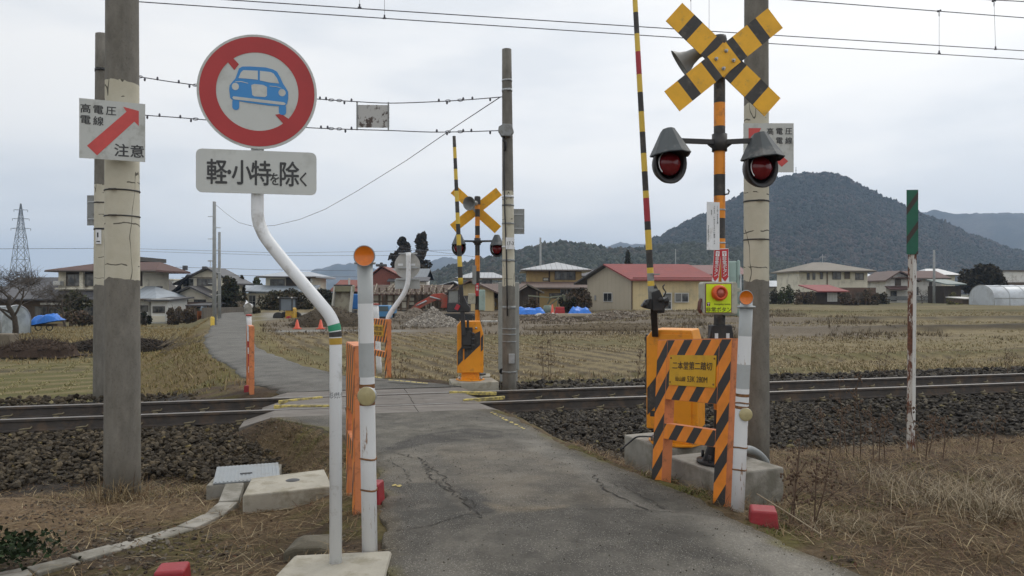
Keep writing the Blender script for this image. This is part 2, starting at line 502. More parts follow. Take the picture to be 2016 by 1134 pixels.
def far_road(x, y):
    """signed distance beyond the far lane's edge (negative inside), its height, and the side (-1 left)"""
    x = np.atleast_1d(x); y = np.atleast_1d(y)
    best = np.full(x.shape, 1e9); z = np.zeros(x.shape); side = np.ones(x.shape)
    for a, b in zip(FRS[:-1], FRS[1:]):
        dx, dy = b[0]-a[0], b[1]-a[1]; L2 = dx*dx+dy*dy
        t = np.clip(((x-a[0])*dx+(y-a[1])*dy)/L2, 0, 1)
        qx, qy = a[0]+t*dx, a[1]+t*dy
        d = np.hypot(x-qx, y-qy) - (a[2]+t*(b[2]-a[2]))
        cr = dx*(y-qy)-dy*(x-qx)
        k = d < best
        best = np.where(k, d, best); z = np.where(k, a[3]+t*(b[3]-a[3]), z); side = np.where(k, np.where(cr > 0, -1.0, 1.0), side)
    return best, z, side
def near_road_z(t): return .15*sstep(1.5, 6.5, -t)
def land(x, y, micro=True):
    """height of the bare ground"""
    x = np.atleast_1d(np.asarray(x, float)); y = np.atleast_1d(np.asarray(y, float))
    u, v = to_uv(x, y); t = v - VC; s = -t
    zn = np.interp(s, [0,1.4,2.9,3.2,5,7,9,60], [-.24,-.26,-.45,-.31,-.06,.06,.1,.1])
    zr = np.interp(t, [0,1.4,3.6,4.3,30,60,200,2000], [-.24,-.25,-.28,-.32,-.30,-.1,-.2,-.5])
    zs_r = np.interp(t, [0,3.6,4.6,8,8.6,9.2,9.8,21.3,21.9,28.3,28.9,36.5,37.1,60,200,2000], [-.24,-.28,-.36,-.52,-.36,-.36,-.52,-.52,-.24,-.27,-.05,-.08,.08,.0,-.2,-.5])
    kx = sstep(5,9,x)*(t > 3.6)
    zr = zr*(1-kx)+zs_r*kx
    zl = np.interp(t, [0,1.4,3.2,5.0,16,60,120,300,2000], [-.24,-.25,-.32,-.72,-.8,-1.2,-1.3,-.6,-.5])
    fd, fz, side = far_road(x, y)
    zf = np.where(side < 0, zl, zr)
    zf = np.where(fd < 0, fz-.03, fz-.012 + (zf-fz+.012)*np.where(side < 0, sstep(.1, 1.9, fd), sstep(.05, .9, fd)))
    farw = sstep(1.25, 1.6, t)
    zf = zr*(1-farw) + zf*farw
    z = np.where(t > 0, zf, zn)
    # near lane
    xl = np.interp(y, RL[:,1], RL[:,0]); xr = np.interp(y, RR[:,1], RR[:,0])
    dx = np.maximum(xl-x, x-xr)
    nz_ = near_road_z(t)
    ww = (1-sstep(0, .7, dx))*(s > 1.15)
    z = np.where(s > 1.15, z*(1-ww)+(nz_-.008)*ww, z)
    z = np.where((s > 1.15) & (dx < -.03), nz_-.035, z)
    if micro:
        open_ = np.where((s > 1.15) & (dx < .02), 0, 1)*np.where((t > 1.2) & (fd < .05), 0, 1)
        near = np.clip((14-np.hypot(x, y))/14, 0, 1)
        z = z + open_*((fbm(x, y, 1.3, 3, 5)-.5)*.09 + near*(fbm(x, y, 7, 3, 9)-.5)*.05)
        z = z + sstep(18, 40, t)*(fbm(x, y, .25, 3, 15)-.5)*.25*(np.hypot(x, y) < 200)*np.where(fd < .3, 0, 1)
    return z
def gz(x, y): return float(land(x, y)[0])

def axis(segs):
    out = []
    for a, b, st in segs: out.extend(np.arange(a, b-1e-9, st))
    out.append(segs[-1][1])
    return np.array(out)
gx = axis([(-5000,-1000,800),(-1000,-200,160),(-200,-60,20),(-60,-24,2),(-24,-9,.5),(-9,7,.11),(7,14,.25),(14,40,1),(40,120,5),(120,600,60),(600,5000,600)])
gy = axis([(-300,-20,70),(-20,1,2),(1,9,.1),(9,16,.2),(16,45,.45),(45,80,1.2),(80,200,10),(200,1000,100),(1000,5000,800)])
GX, GY = np.meshgrid(gx, gy)
X_, Y_ = GX.ravel(), GY.ravel()
Z_ = land(X_, Y_)
u_, v_ = to_uv(X_, Y_); t_ = v_-VC
fd_, fz_, sd_ = far_road(X_, Y_)
xl_ = np.interp(Y_, RL[:,1], RL[:,0]); xr_ = np.interp(Y_, RR[:,1], RR[:,0])
ndx = np.maximum(xl_-X_, X_-xr_)
def C(*a): return np.array(a)[None,:]
n1 = fbm(X_, Y_, .9, 4, 21)[:,None]; n2 = fbm(X_, Y_, 2.7, 4, 33)[:,None]; n3 = fbm(X_, Y_, .18, 3, 44)[:,None]
straw, soil, moss, dirt = C(.125,.090,.052), C(.060,.043,.030), C(.105,.095,.028), C(.21,.145,.085)
col = soil + (straw-soil)*sstep(.35,.62,n1)
col = col + (moss-col)*sstep(.58,.72,n2)*.6
# bare orange-brown soil by the left mast
k = (np.exp(-(((X_+4.3)/1.3)**2+((Y_-5.6)/.9)**2)))[:,None]
col = col + (dirt-col)*np.clip(k*1.3*(.5+n2), 0, .9)
# mossy edge of the near lane
k = ((ndx > 0)*(ndx < .35)*(t_ < -1.2))[:,None]*sstep(.4,.6,n2)
col = col + (moss-col)*k*.8
# under the ballast
k = ((t_ > -2.95)*(t_ < 3.7)*~((ndx > 0)*(ndx < .3+1.6*fbm(X_,Y_,.8,3,66))*(t_ < -1.1))*~((fd_ < 1.0)*(t_ > 1.1)))[:,None]
col = np.where(k, C(.045,.04,.035)*(.7+.6*n2), col)
# paddies beyond the railway
stub, grn, brn = C(.205,.165,.088), C(.105,.098,.036), C(.075,.058,.038)
RD = np.array([-.41,.91])                # direction of the stubble rows
rowc = X_*RD[1]-Y_*RD[0]
row = (.5+.5*np.sin(2*np.pi*rowc/.62 + 3*(fbm(X_,Y_,.12,2,72)-.5) + 2.0*(fbm(X_,Y_,.35,2,71)-.5)*3))[:,None]
far = (t_ > 3.7)[:,None]
fieldR = brn + (stub-brn)*sstep(.2,.75,.6*row+.5*n1)
fieldR = fieldR + (grn-fieldR)*sstep(.5,.7,n3)*.55
fieldL = grn + (stub-grn)*sstep(.55,.9,row*.7+.35*n1)
isL = ((sd_ < 0) & (fd_ > 0))[:,None]
d_ = Y_[:,None]; xx = X_[:,None]
# right-hand paddies: strips parallel to the railway, with grassy dykes between
tt = t_[:,None] + (n1-.5)*1.2
sR = fieldR.copy()
for a, b, cc, kk in ((4.0,6.2,grn,.6),(8.5,10.3,grn,.75),(10.3,11.0,brn,.7),(11.0,21.5,C(.22,.18,.10),.55),(21.5,23.0,C(.045,.036,.026),.85),(23.0,28.5,C(.20,.165,.095),.5),
                     (28.5,30,C(.05,.042,.028),.7),(30,37,C(.17,.14,.075),.5),(37,41,grn*.8,.7),(41,58,C(.15,.125,.065),.6),(58,300,C(.11,.10,.045),.6)):
    m_ = sstep(a-.3,a+.3,tt)*(1-sstep(b-.3,b+.3,tt))*sstep(2,6,xx-.05*d_)
    sR = sR + (cc-sR)*m_*kk
# building plot in the middle distance: trodden soil and rubble
plot = sstep(30,34,d_+(n1-.5)*3)*(1-sstep(70,80,d_))*sstep(-18,-12,xx)*(1-sstep(16,22,xx))
sR = sR + (C(.15,.125,.095)*(.75+.5*n2)-sR)*plot*.9
# gravel yard beside the lane, and the cross path
yard = sstep(41,43,d_)*(1-sstep(58,62,d_))*sstep(-24,-21,xx)*(1-sstep(-16.5,-14.5,xx))
sR = sR + (C(.25,.24,.215)-sR)*yard*.9
path = sstep(34.2,34.7,d_)*(1-sstep(35.8,36.3,d_))*sstep(-14,-13,xx)*(1-sstep(-6,-4,xx))
sR = sR + (C(.21,.205,.19)-sR)*path
sL = fieldL.copy()
sL = sL + (C(.17,.14,.075)-sL)*sstep(.45,.62,n1)*sstep(12,15,tt)*.7
for a, b, cc, kk in ((13.5,14.2,C(.05,.042,.03),.8),(18.5,22.5,C(.026,.021,.017),.9),(23,46,C(.17,.135,.065),.6),(46,400,C(.12,.10,.055),.6)):
    m_ = sstep(a-.4,a+.4,tt+(n2-.5)*1.5)*(1-sstep(b-.4,b+.4,tt+(n2-.5)*1.5))
    sL = sL + (cc-sL)*m_*kk
bank = ((fd_ > 0)*(fd_ < 2.3)*(sd_ < 0))[:,None]*(t_ < 30)[:,None]
sL = np.where(bank, (C(.135,.10,.045)+(moss-C(.135,.10,.045))*sstep(.45,.65,n1)*.7), sL)
fcol = np.where(isL, sL, sR)
vg = ((fd_ > 0)*(fd_ < .7)*(sd_ > 0))[:,None]
fcol = np.where(vg, C(.15,.125,.055)*(.7+.6*n1), fcol)
col = np.where(far, fcol, col)
# transition of ballast to paddy
k = ((t_ > 3.2)*(t_ < 5.0))[:,None]*sstep(.4,.6,n2)
col = np.where(k > .5, C(.10,.085,.035), col)
col = np.where((np.hypot(X_,Y_) > 150)[:,None], C(.10,.095,.055), col)
nx_, ny_ = len(gx), len(gy)
ii = np.arange(nx_*ny_).reshape(ny_, nx_)
quads = np.stack([ii[:-1,:-1], ii[:-1,1:], ii[1:,1:], ii[1:,:-1]], -1).reshape(-1,4)
mGround = vcol_mat('soil_and_stubble', .95, 22, .45, .8, 30)
g = big_mesh('ground', np.stack([X_,Y_,Z_],1), quads, mGround, col, True)
tag(g, kind='structure')

# ------------------------------------------------------------------ roads
def asphalt_mat():
    m, n, l, b = mat_base('old_asphalt')
    a = nd(n, 'ShaderNodeAttribute', attribute_name='Col').outputs['Color']
    t = nd(n, 'ShaderNodeTexCoord').outputs['Object']
    f1 = rng_(n, l, noise(n, l, t, 1.9, 9, .72), .3, .7, .62, 1.38)
    f2 = rng_(n, l, noise(n, l, t, 60, 5, .8), .3, .7, .68, 1.32)
    q = nd(n, 'ShaderNodeVectorMath', operation='SCALE'); l.new(a, q.inputs[0]); l.new(mth(n, l, 'MULTIPLY', f1, f2), q.inputs['Scale'])
    vo = nd(n, 'ShaderNodeTexVoronoi'); vo.inputs['Scale'].default_value = 75; l.new(t, vo.inputs['Vector'])
    sp = mth(n, l, 'MULTIPLY', mth(n, l, 'LESS_THAN', vo.outputs['Distance'], .24), mth(n, l, 'GREATER_THAN', noise(n, l, t, 3.5, 6, .7), .47))
    c = mixc(n, l, mth(n, l, 'MULTIPLY', sp, .6), q.outputs[0], (.34,.32,.285))
    l.new(c, b.inputs['Base Color'])
    b.inputs['Roughness'].default_value = .85
    b.inputs['Specular IOR Level'].default_value = .3
    l.new(bumpn(n, l, noise(n, l, t, 110, 4, .7), .6, .008), b.inputs['Normal'])
    return m
mAsph = asphalt_mat()
rr = random.Random(4)
nr, nc = 330, 130
Ls, Rs = smooth_line(RL, nr), smooth_line(RR, nr)
tcol = np.linspace(0, 1, nc)
edge = (fbm(np.arange(nr)*.45, np.zeros(nr), .25, 4, 3)-.5)*.16
edge2 = (fbm(np.arange(nr)*.45, np.ones(nr)*7, .25, 4, 8)-.5)*.16
fade = 1-sstep(nr-26, nr-1, np.arange(nr))
Ls[:,0] += edge*fade; Rs[:,0] += edge2*fade
RX = Ls[:,0][:,None]*(1-tcol)+Rs[:,0][:,None]*tcol
RY = Ls[:,1][:,None]*(1-tcol)+Rs[:,1][:,None]*tcol
rx, ry = RX.ravel(), RY.ravel()
_, rv = to_uv(rx, ry)
rt = rv-VC
rz = near_road_z(rt) + (fbm(rx, ry, 1.2, 3, 12)-.5)*.03*sstep(1.4,2.2,-rt)
across = np.tile(tcol, nr)
rz = rz + .03*(1-(2*across-1)**2)*sstep(1.4,3,-rt) - .06*((across < .004)|(across > .996))
a0 = C(.110,.102,.087)
rc = np.repeat(a0, len(rx), 0)
nn = fbm(rx, ry, 1.1, 4, 55)
def blend(mask, cc): 
    global rc
    rc = rc + (np.array(cc)[None,:]-rc)*np.clip(mask,0,1)[:,None]
# the repaired surface: patches laid at different times, each with its own outline
def GP(px, py):
    z = .12
    for _ in range(3):
        d = (CAMZ-z)*F/(py-HY); _, v = to_uv(PX(px,d), d); z = float(near_road_z(v-VC))
    return (PX(px,d), d)
def inside(poly, wob=.03, soft=.03, sd=1):
    """soft mask of a patch outlined on the photo, its edge roughened"""
    P_ = [GP(*q) for q in poly]
    x = rx+(fbm(rx,ry,6,3,sd)-.5)*wob*2; y = ry+(fbm(rx,ry,6,3,sd+40)-.5)*wob*2
    dmin = np.full(len(x), 9.); ins = np.zeros(len(x), bool)
    for (x0,y0),(x1,y1) in zip(P_, P_[1:]+P_[:1]):
        L2 = (x1-x0)**2+(y1-y0)**2+1e-9; t = np.clip(((x-x0)*(x1-x0)+(y-y0)*(y1-y0))/L2, 0, 1)
        dmin = np.minimum(dmin, np.hypot(x-x0-t*(x1-x0), y-y0-t*(y1-y0)))
        c = ((y0 > y) != (y1 > y)); ins ^= c & (x < (x1-x0)*(y-y0)/np.where(abs(y1-y0) < 1e-9, 1e-9, y1-y0)+x0)
    return np.clip(.5+np.where(ins, dmin, -dmin)/soft, 0, 1)
mot = fbm(rx,ry,3.1,4,61)
blend(.35*sstep(.35,.65,mot), (.150,.136,.112))
# coarse worn centre patch, gravelly left flank, pale right wheel track
blend(inside([(841,886),(988,868),(1050,866),(1158,935),(1225,998),(988,1011),(939,967)],.05,.10,2)*(.35+.6*sstep(.35,.6,mot)), (.158,.140,.112))
blend(inside([(752,895),(814,886),(912,998),(863,953),(792,955),(750,950)],.05,.06,3)*(.3+.8*nn), (.165,.150,.122))
blend(inside([(1010,870),(1060,868),(1185,935),(1290,1003),(1225,1003),(1150,945)],.05,.14,4)*.7, (.185,.175,.152))
# crumbled band and dark filled dip before the crossing
blend(inside([(745,838),(900,828),(1040,838),(1070,862),(870,868),(745,880)],.05,.12,5)*(.2+.7*nn), (.155,.145,.12))
blend(inside([(752,884),(823,861),(912,848),(985,852),(992,866),(841,878),(778,888)],.04,.05,6)*.9, (.060,.056,.050))
# smooth dark repairs
blend(inside([(790,955),(863,953),(895,998),(946,1024),(877,1031),(806,1043),(775,1011)],.02,.025,7)*.85, (.080,.077,.068))
blend(inside([(905,966),(940,974),(990,1012),(947,1026),(914,999)],.015,.02,8)*.9, (.062,.060,.055))
blend(inside([(1190,945),(1260,955),(1330,990),(1345,1004),(1290,1004)],.03,.05,9)*.75, (.085,.080,.068))
blend(inside([(955,995),(1010,1004),(1120,1003),(1100,1012),(980,1014)],.03,.06,10)*.85, (.21,.175,.125))
# nearer strip laid later, with two polished tracks
front = inside([(560,1085),(760,1046),(880,1031),(950,1024),(1100,1008),(1260,1007),(1440,1010),(2000,1200),(2000,2200),(300,2200)],.02,.03,11)
blend(front*.85, (.100,.093,.080))
blend(front*inside([(1270,1005),(1420,1008),(1760,1160),(1900,1300),(1700,1300),(1480,1120)],.08,.20,12)*.85, (.205,.192,.165))
blend(front*inside([(850,1050),(960,1030),(1010,1100),(980,1300),(800,1300),(830,1120)],.08,.22,13)*.6, (.165,.152,.128))
blend(sstep(.55,.72,fbm(rx,ry,1.9,4,78))*.35*(1-.3*front), (.068,.063,.054))
blend(sstep(.5,.7,fbm(rx,ry,6.5,3,97))*.28, (.06,.056,.048))
blend(sstep(.55,.75,fbm(rx,ry,5.2,3,98))*.30, (.20,.185,.155))
# soil and moss creeping over the edges
rc = rc*.86
eg = np.abs(2*across-1)
blend(sstep(.84,1,eg+(nn-.5)*.25)*.75, (.085,.070,.046))
blend(sstep(.90,1,eg+(mot-.5)*.2)*sstep(.5,.6,fbm(rx,ry,2.2,3,99))*.6, (.11,.10,.035))
q = np.arange(nr*nc).reshape(nr,nc)
rq = np.stack([q[:-1,:-1],q[:-1,1:],q[1:,1:],q[1:,:-1]],-1).reshape(-1,4)
o = big_mesh('lane_near_side', np.stack([rx,ry,rz],1), rq, mAsph, rc, True); o.name = 'road'
tag(o, kind='structure')
def road_z(x, y):
    k = int(np.argmin((rx-x)**2+(ry-y)**2)); return float(rz[k])

# far lane ribbon
FS = smooth_line(FR, 260)
tan = np.gradient(FS[:,:2], axis=0); tan /= np.linalg.norm(tan,axis=1)[:,None]
nor = np.stack([tan[:,1], -tan[:,0]],1)
nc2 = 13; tc2 = np.sort(np.append(np.linspace(-1,1,nc2-2),[-.985,.985]))
je = (fbm(np.arange(260), np.zeros(260), .3, 3, 91)-.5)*.25
hw = FS[:,2]*.90+je
VX = FS[:,0][:,None]+nor[:,0][:,None]*tc2*hw[:,None]
VY = FS[:,1][:,None]+nor[:,1][:,None]*tc2*hw[:,None]
VZ = np.repeat(FS[:,3][:,None], nc2, 1)+.03*(1-tc2**2)-.10*(np.abs(tc2) > .99)[None,:]
# the first rows meet the deck square-on
e0 = np.array([tuple(uv(-.75+(2.85)*(k+1)/2, VC+1.2)) for k in tc2])
for j in range(26):
    kk = 1-sstep(0,25,np.array(float(j)))
    VX[j] = VX[j]*(1-kk)+e0[:,0]*kk; VY[j] = VY[j]*(1-kk)+e0[:,1]*kk; VZ[j] = VZ[j]*(1-kk)-.10*kk*(np.abs(tc2) > .99)
fx, fy, fz2 = VX.ravel(), VY.ravel(), VZ.ravel()
fc = np.repeat(C(.120,.116,.104), len(fx), 0)*(.8+.4*fbm(fx,fy,.9,4,17))[:,None]
q = np.arange(260*nc2).reshape(260,nc2)
fq = np.stack([q[:-1,:-1],q[:-1,1:],q[1:,1:],q[1:,:-1]],-1).reshape(-1,4)
o = big_mesh('road', np.stack([fx,fy,fz2],1), fq, mAsph, fc, True)
tag(o, kind='structure')

# cracks in the near lane and flaking yellow edge paint: thin strips of their own
def crack(pts, w0, rnd, mb, z_up=.004, jag=.025, step=.035):
    pts = [Vector((p[0],p[1],0)) for p in pts]
    line = []
    for a, b in zip(pts[:-1], pts[1:]):
        k = max(2, int((b-a).length/step))
        for i in range(k): line.append(a.lerp(b, i/k)+Vector((rnd.uniform(-jag,jag), rnd.uniform(-jag,jag),0)))
    line.append(pts[-1])
    vs, fs = [], []
    for i, p in enumerate(line):
        d = (line[min(i+1,len(line)-1)]-line[max(i-1,0)]).normalized()
        nrm = Vector((-d.y,d.x,0))*w0*rnd.uniform(.1,.75)
        z = road_z(p.x,p.y)+z_up
        vs += [(p.x-nrm.x,p.y-nrm.y,z),(p.x+nrm.x,p.y+nrm.y,z)]
        if i: fs.append((2*i-2,2*i-1,2*i+1,2*i))
    mb.add(vs, fs)
def RPX(px, py):                      # photo pixel -> point on the near lane
    z = .1
    for _ in range(4):
        d = (CAMZ-z)*F/(py-HY); z = road_z(PX(px,d), d)
    return (PX(px,d), d)
rc_ = random.Random(11)
cm = MB()
for line, w0 in (([(770,890),(830,905),(850,940),(905,980),(950,1020)],.011), ([(820,900),(870,935),(890,965),(940,1000)],.008), ([(1165,935),(1195,965),(1230,985),(1275,1005)],.012),
                 ([(745,843),(830,850),(900,838),(980,845),(1035,846)],.007), ([(1205,950),(1260,975),(1310,1003)],.007), ([(905,1015),(850,1035),(780,1045)],.006), ([(760,905),(800,930),(810,960)],.006),
                 ([(980,1005),(1110,1003),(1280,1006),(1400,1015)],.004), ([(905,1016),(985,1005)],.006)):
    crack([RPX(*p) for p in line], w0, rc_, cm)
mCrack = MAT('dirt_filled_crack', (.034,.030,.025), .95, .3, 20)
o = cm.build('road_crack', mCrack); tag(o, kind='structure')
pm = MB()
def flake(px0, py0, px1, py1, w0, n, jit=.5):
    for i in range(n):
        t = (i+rc_.random()*jit)/n
        p = RPX(px0+(px1-px0)*t, py0+(py1-py0)*t)
        z = road_z(*p)+.005
        a = rc_.uniform(.5,1)*w0
        poly = [(p[0]+a*rc_.uniform(.6,1.2)*math.cos(k), p[1]+a*1.6*rc_.uniform(.6,1.2)*math.sin(k), z) for k in (0,1.05,2.1,3.14,4.2,5.2)]
        pm.add(poly, [tuple(range(6))])
flake(968,812,1035,846,.028,13); flake(775,956,790,958,.03,2); flake(690,842,698,848,.035,2); flake(966,812,1000,830,.02,8)
for (a, b, c_, d) in ((-2.15,12.85,-1.4,12.35), (-3.05,13.95,-2.3,13.1)):
    k = 7
    for i in range(k):
        x0 = a+(c_-a)*i/k; y0 = b+(d-b)*i/k
        x1 = a+(c_-a)*(i+.85)/k; y1 = b+(d-b)*(i+.85)/k
        pm.add([(x0,y0-.05,.02),(x1,y1-.05,.02),(x1,y1+.05,.02),(x0,y0+.05,.02)], [(0,1,2,3)])
o = pm.build('road_markings', mYelLine); tag(o, kind='structure')

# ------------------------------------------------------------------ railway
tr = thing('railway_track', 'single railway track with dark steel rails crossing the lane', 'railway track', uv(.7, VC, -.15))
trI = tr.matrix_basis.inverted()
def railpoly(): return [(-.064,-.155),(.064,-.155),(.064,-.142),(.014,-.128),(.010,-.045),(.0325,-.035),(.0325,-.006),(.024,0),(-.024,0),(-.0325,-.006),(-.0325,-.035),(-.010,-.045),(-.014,-.128),(-.064,-.142)]
U0, U1 = -45.0, 160.0
VN, VF = VC-.558, VC+.558
Mrail = Matrix(((CT,-ST,0,0),(ST,CT,0,0),(0,0,1,0),(0,0,0,1)))      # local x=u, y=v
for vv in (VN, VF):
    mb = MB(Matrix.Translation(-Vector(tr.location)) @ Mrail)
    pl = railpoly(); n_ = len(pl)
    us = [U0]+list(np.arange(-12,24,4.0))+[40,80,U1]
    vs, fs, ms = [], [], []
    for u in us: vs += [(u, vv+a, b) for a, b in pl]
    for i in range(len(us)-1):
        for j in range(n_):
            fs.append((i*n_+j, i*n_+(j+1)%n_, (i+1)*n_+(j+1)%n_, (i+1)*n_+j)); ms.append(1 if j in (6,7,8) else 0)
    mb.add(vs, fs, ms)
    mb.build('rail', [mRail, mRailTop], tr)
sl = MB(Matrix.Translation(-Vector(tr.location)) @ Mrail).box(-.1,.1,-1.0,1.0,-.32,-.158)
s0 = None
for i in range(64):
    u = -10+i*.62
    if -1.0 < u < 2.4: continue
    if s0 is None:
        s0 = sl.build('sleeper', mSleeper, tr, .01)
        o = s0
    else:
        o = s0.copy(); COL.objects.link(o); o.parent = tr
    o.location = Vector((u*CT, u*ST, 0))
c0 = None
for i in range(34):
    u = -8.9+i*.62
    if -1.0 < u < 2.4: continue
    for vv, sg in ((VN,-1),(VF,-1)):
        if c0 is None:
            mb = MB(Mrail)
            mb.tube([(-.05,-.07,-.125),(-.02,-.105,-.118),(.03,-.10,-.112),(.06,-.06,-.118),(.075,-.035,-.10)], .009, 6)
            mb.box(-.03,.03,-.14,-.06,-.158,-.14)
            c0 = mb.build('rail_clip', [MAT('clip_steel',(.20,.17,.10),.6,.3,9)], tr); o = c0
        else:
            o = c0.copy(); COL.objects.link(o); o.parent = tr
        p = uv(u+.31, vv) - Vector(tr.location); o.location = (p.x, p.y, -tr.location.z)
# crossing deck
dk_ = thing('crossing_deck', 'worn grey crossing panels laid between and beside the rails', 'crossing deck', uv(.72, VC, -.15))
def deck(v0, v1, ul, ur, n, ramp=.38, z=-.006):
    for i in range(n):
        a = ul+(ur-ul)*i/n+.004; b = ul+(ur-ul)*(i+1)/n-.004
        mb = MB(Matrix.Translation(-Vector(dk_.location)) @ Mrail)
        pl = [(a,-.2),(b,-.2),(b,z),(a,z)]
        if i == 0: pl = [(a-ramp,-.2),(b,-.2),(b,z),(a,z),(a-ramp,-.12)]
        if i == n-1: pl = [(a,-.2),(b+ramp*.8,-.2),(b+ramp*.8,-.12),(b,z),(a,z)]
        mb.prism(pl, v0, v1)
        for k in range(2):
            uu = a+(b-a)*(.2+.6*k)
            for vv in (v0+.06, v1-.06): mb.cyl((uu,vv,z-.004),(uu,vv,z+.003),.018,None,8)
        mb.build('deck_panel', mDeck, dk_, .008)
deck(VN-.62, VN-.055, -.72, 2.02, 3)
deck(VN+.095, VC-.006, -.62, 2.0, 3)
deck(VC+.006, VF-.095, -.58, 2.0, 3)
deck(VF+.055, VF+.62, -.66, 2.05, 3)
for a, b in (((549,791),(634,782.5)), ((540,800),(655,800)), ((885,772.3),(977,774)), ((912,788.5),(993,782))):
    mb = MB(Matrix.Translation(-Vector(dk_.location)))
    d0 = (CAMZ)*F/(a[1]-HY); d1 = CAMZ*F/(b[1]-HY)
    mb.bar((PX(a[0],d0),d0,-.006),(PX(b[0],d1),d1,-.006),.05,.05)
    mb.build('guide_strip', mYelLine, dk_, .006)

# ballast: one heap nobody could count
def ico():
    t = (1+5**.5)/2
    v = np.array([(-1,t,0),(1,t,0),(-1,-t,0),(1,-t,0),(0,-1,t),(0,1,t),(0,-1,-t),(0,1,-t),(t,0,-1),(t,0,1),(-t,0,-1),(-t,0,1)],float)
    v /= np.linalg.norm(v[0])
    f = np.array([(0,11,5),(0,5,1),(0,1,7),(0,7,10),(0,10,11),(1,5,9),(5,11,4),(11,10,2),(10,7,6),(7,1,8),(3,9,4),(3,4,2),(3,2,6),(3,6,8),(3,8,9),(4,9,5),(2,4,11),(6,2,10),(8,6,7),(9,8,1)])
    return v, f
def stones(name, pts, size, cols, seed, mat=None, flat=.75):
    rg = np.random.default_rng(seed)
    v, f = ico(); n = len(pts)
    V = np.repeat(v[None], n, 0)*(1+rg.uniform(-.42,.36,(n,12,1)))
    sc = np.asarray(size)[:,None]*np.stack([rg.uniform(.8,1.35,n), rg.uniform(.65,1.0,n), rg.uniform(.5,flat+.15,n)],1)
    V = V*sc[:,None,:]
    a, b = rg.uniform(0,6.28,n), rg.uniform(-.6,.6,n)
    ca, sa, cb, sb = np.cos(a),np.sin(a),np.cos(b),np.sin(b)
    x = V[...,0]*cb[:,None]+V[...,2]*sb[:,None]; z = -V[...,0]*sb[:,None]+V[...,2]*cb[:,None]; y = V[...,1]
    V = np.stack([x*ca[:,None]-y*sa[:,None], x*sa[:,None]+y*ca[:,None], z],-1)+np.asarray(pts)[:,None,:]
    Fc = (f[None]+(np.arange(n)*12)[:,None,None]).reshape(-1,3)
    return big_mesh(name, V.reshape(-1,3), Fc, mat or mStone, np.repeat(cols,12,0))
rg = np.random.default_rng(7)
def ballast_pts(n, u0, u1, t0, t1, prof, lane):
    u = rg.uniform(u0,u1,n); t = rg.uniform(t0,t1,n)
    p = np.stack([u*CT-(VC+t)*ST, u*ST+(VC+t)*CT],1)
    xl = np.interp(p[:,1],RL[:,1],RL[:,0]); xr = np.interp(p[:,1],RR[:,1],RR[:,0])
    k = ~((p[:,0] > xl-.25)&(p[:,0] < xr+.3)&(t < -1.2)) & ~((u > -1.05)&(u < 2.4)&(np.abs(t) < 1.25))
    if lane:
        fd,_,_ = far_road(p[:,0],p[:,1]); k &= fd > .25
    # a ragged toe
    k &= (t > -2.75+(fbm(p[:,0],p[:,1],1.1,3,61)-.5)*1.2) & (t < 3.6+(fbm(p[:,0],p[:,1],1.1,3,62)-.5)*1.0)
    p, t = p[k], t[k]
    z = np.interp(t, prof[0], prof[1]) + rg.uniform(-.03,.025,len(t))
    return np.column_stack([p, z])
prof = ([-3.2,-2.8,-1.4,-1.0,1.0,1.4,3.2,3.7],[-.43,-.40,-.215,-.185,-.185,-.2,-.235,-.29])
pa = ballast_pts(34000,-10,7,-3.1,-.62,prof,False)
pb = ballast_pts(9000,7,26,-3.1,-.62,prof,False)
pc = ballast_pts(9000,-16,26,.62,4.0,prof,True)
pd = ballast_pts(4500,-14,24,-.5,.5,([-1,1],[-.19,-.19]),False)
pts = np.concatenate([pa,pb,pc,pd])
sz = np.concatenate([rg.uniform(.018,.042,len(pa)), rg.uniform(.022,.046,len(pb)), rg.uniform(.03,.06,len(pc)), rg.uniform(.03,.05,len(pd))])
base = np.array([(.090,.082,.072),(.066,.061,.055),(.115,.104,.088),(.050,.045,.040),(.14,.122,.095),(.078,.068,.056)])
cs = base[rg.integers(0,6,len(pts))]*rg.uniform(.7,1.25,(len(pts),1))
lk = rg.random(len(pts)) < .012
cs[lk] = np.array([(.22,.19,.10)])
warm = (pts[:,0] < -1)[:,None]
cs = np.where(warm, cs*np.array([[.80,.73,.62]]), cs*np.array([[.76,.75,.74]]))
o = stones('ballast', pts, sz, cs, 3); tag(o, 'heap of dark crushed stone along the railway', kind='stuff')
# ------------------------------------------------------------------ near objects
YR = math.atan2(ST, CT)                 # the railway's own direction, 13.8 degrees

# --- concrete block under the road sign
def slab(name, label, cat, corners, z0, z1, mat, bev=.012, extra=None):
    """four ground corners, counter-clockwise"""
    c = sum((Vector((p[0],p[1],0)) for p in corners), Vector((0,0,0)))/4
    t = thing(name, label, cat, (c.x, c.y, z0))
    mb = MB()
    v = [(p[0]-c.x,p[1]-c.y,0) for p in corners]+[(p[0]-c.x,p[1]-c.y,z1-z0) for p in corners]
    mb.add(v, [(0,3,2,1),(4,5,6,7),(0,1,5,4),(1,2,6,5),(2,3,7,6),(3,0,4,7)])
    return t, mb
t, mb = slab('concrete_footing', 'pale concrete footing block under the round no-cars sign post', 'concrete footing', [(-1.17,3.22),(-.60,3.30),(-.64,3.93),(-1.14,3.86)], -.05, .175, mConcL)
mb.build('footing_block', mConcL, t, .018)

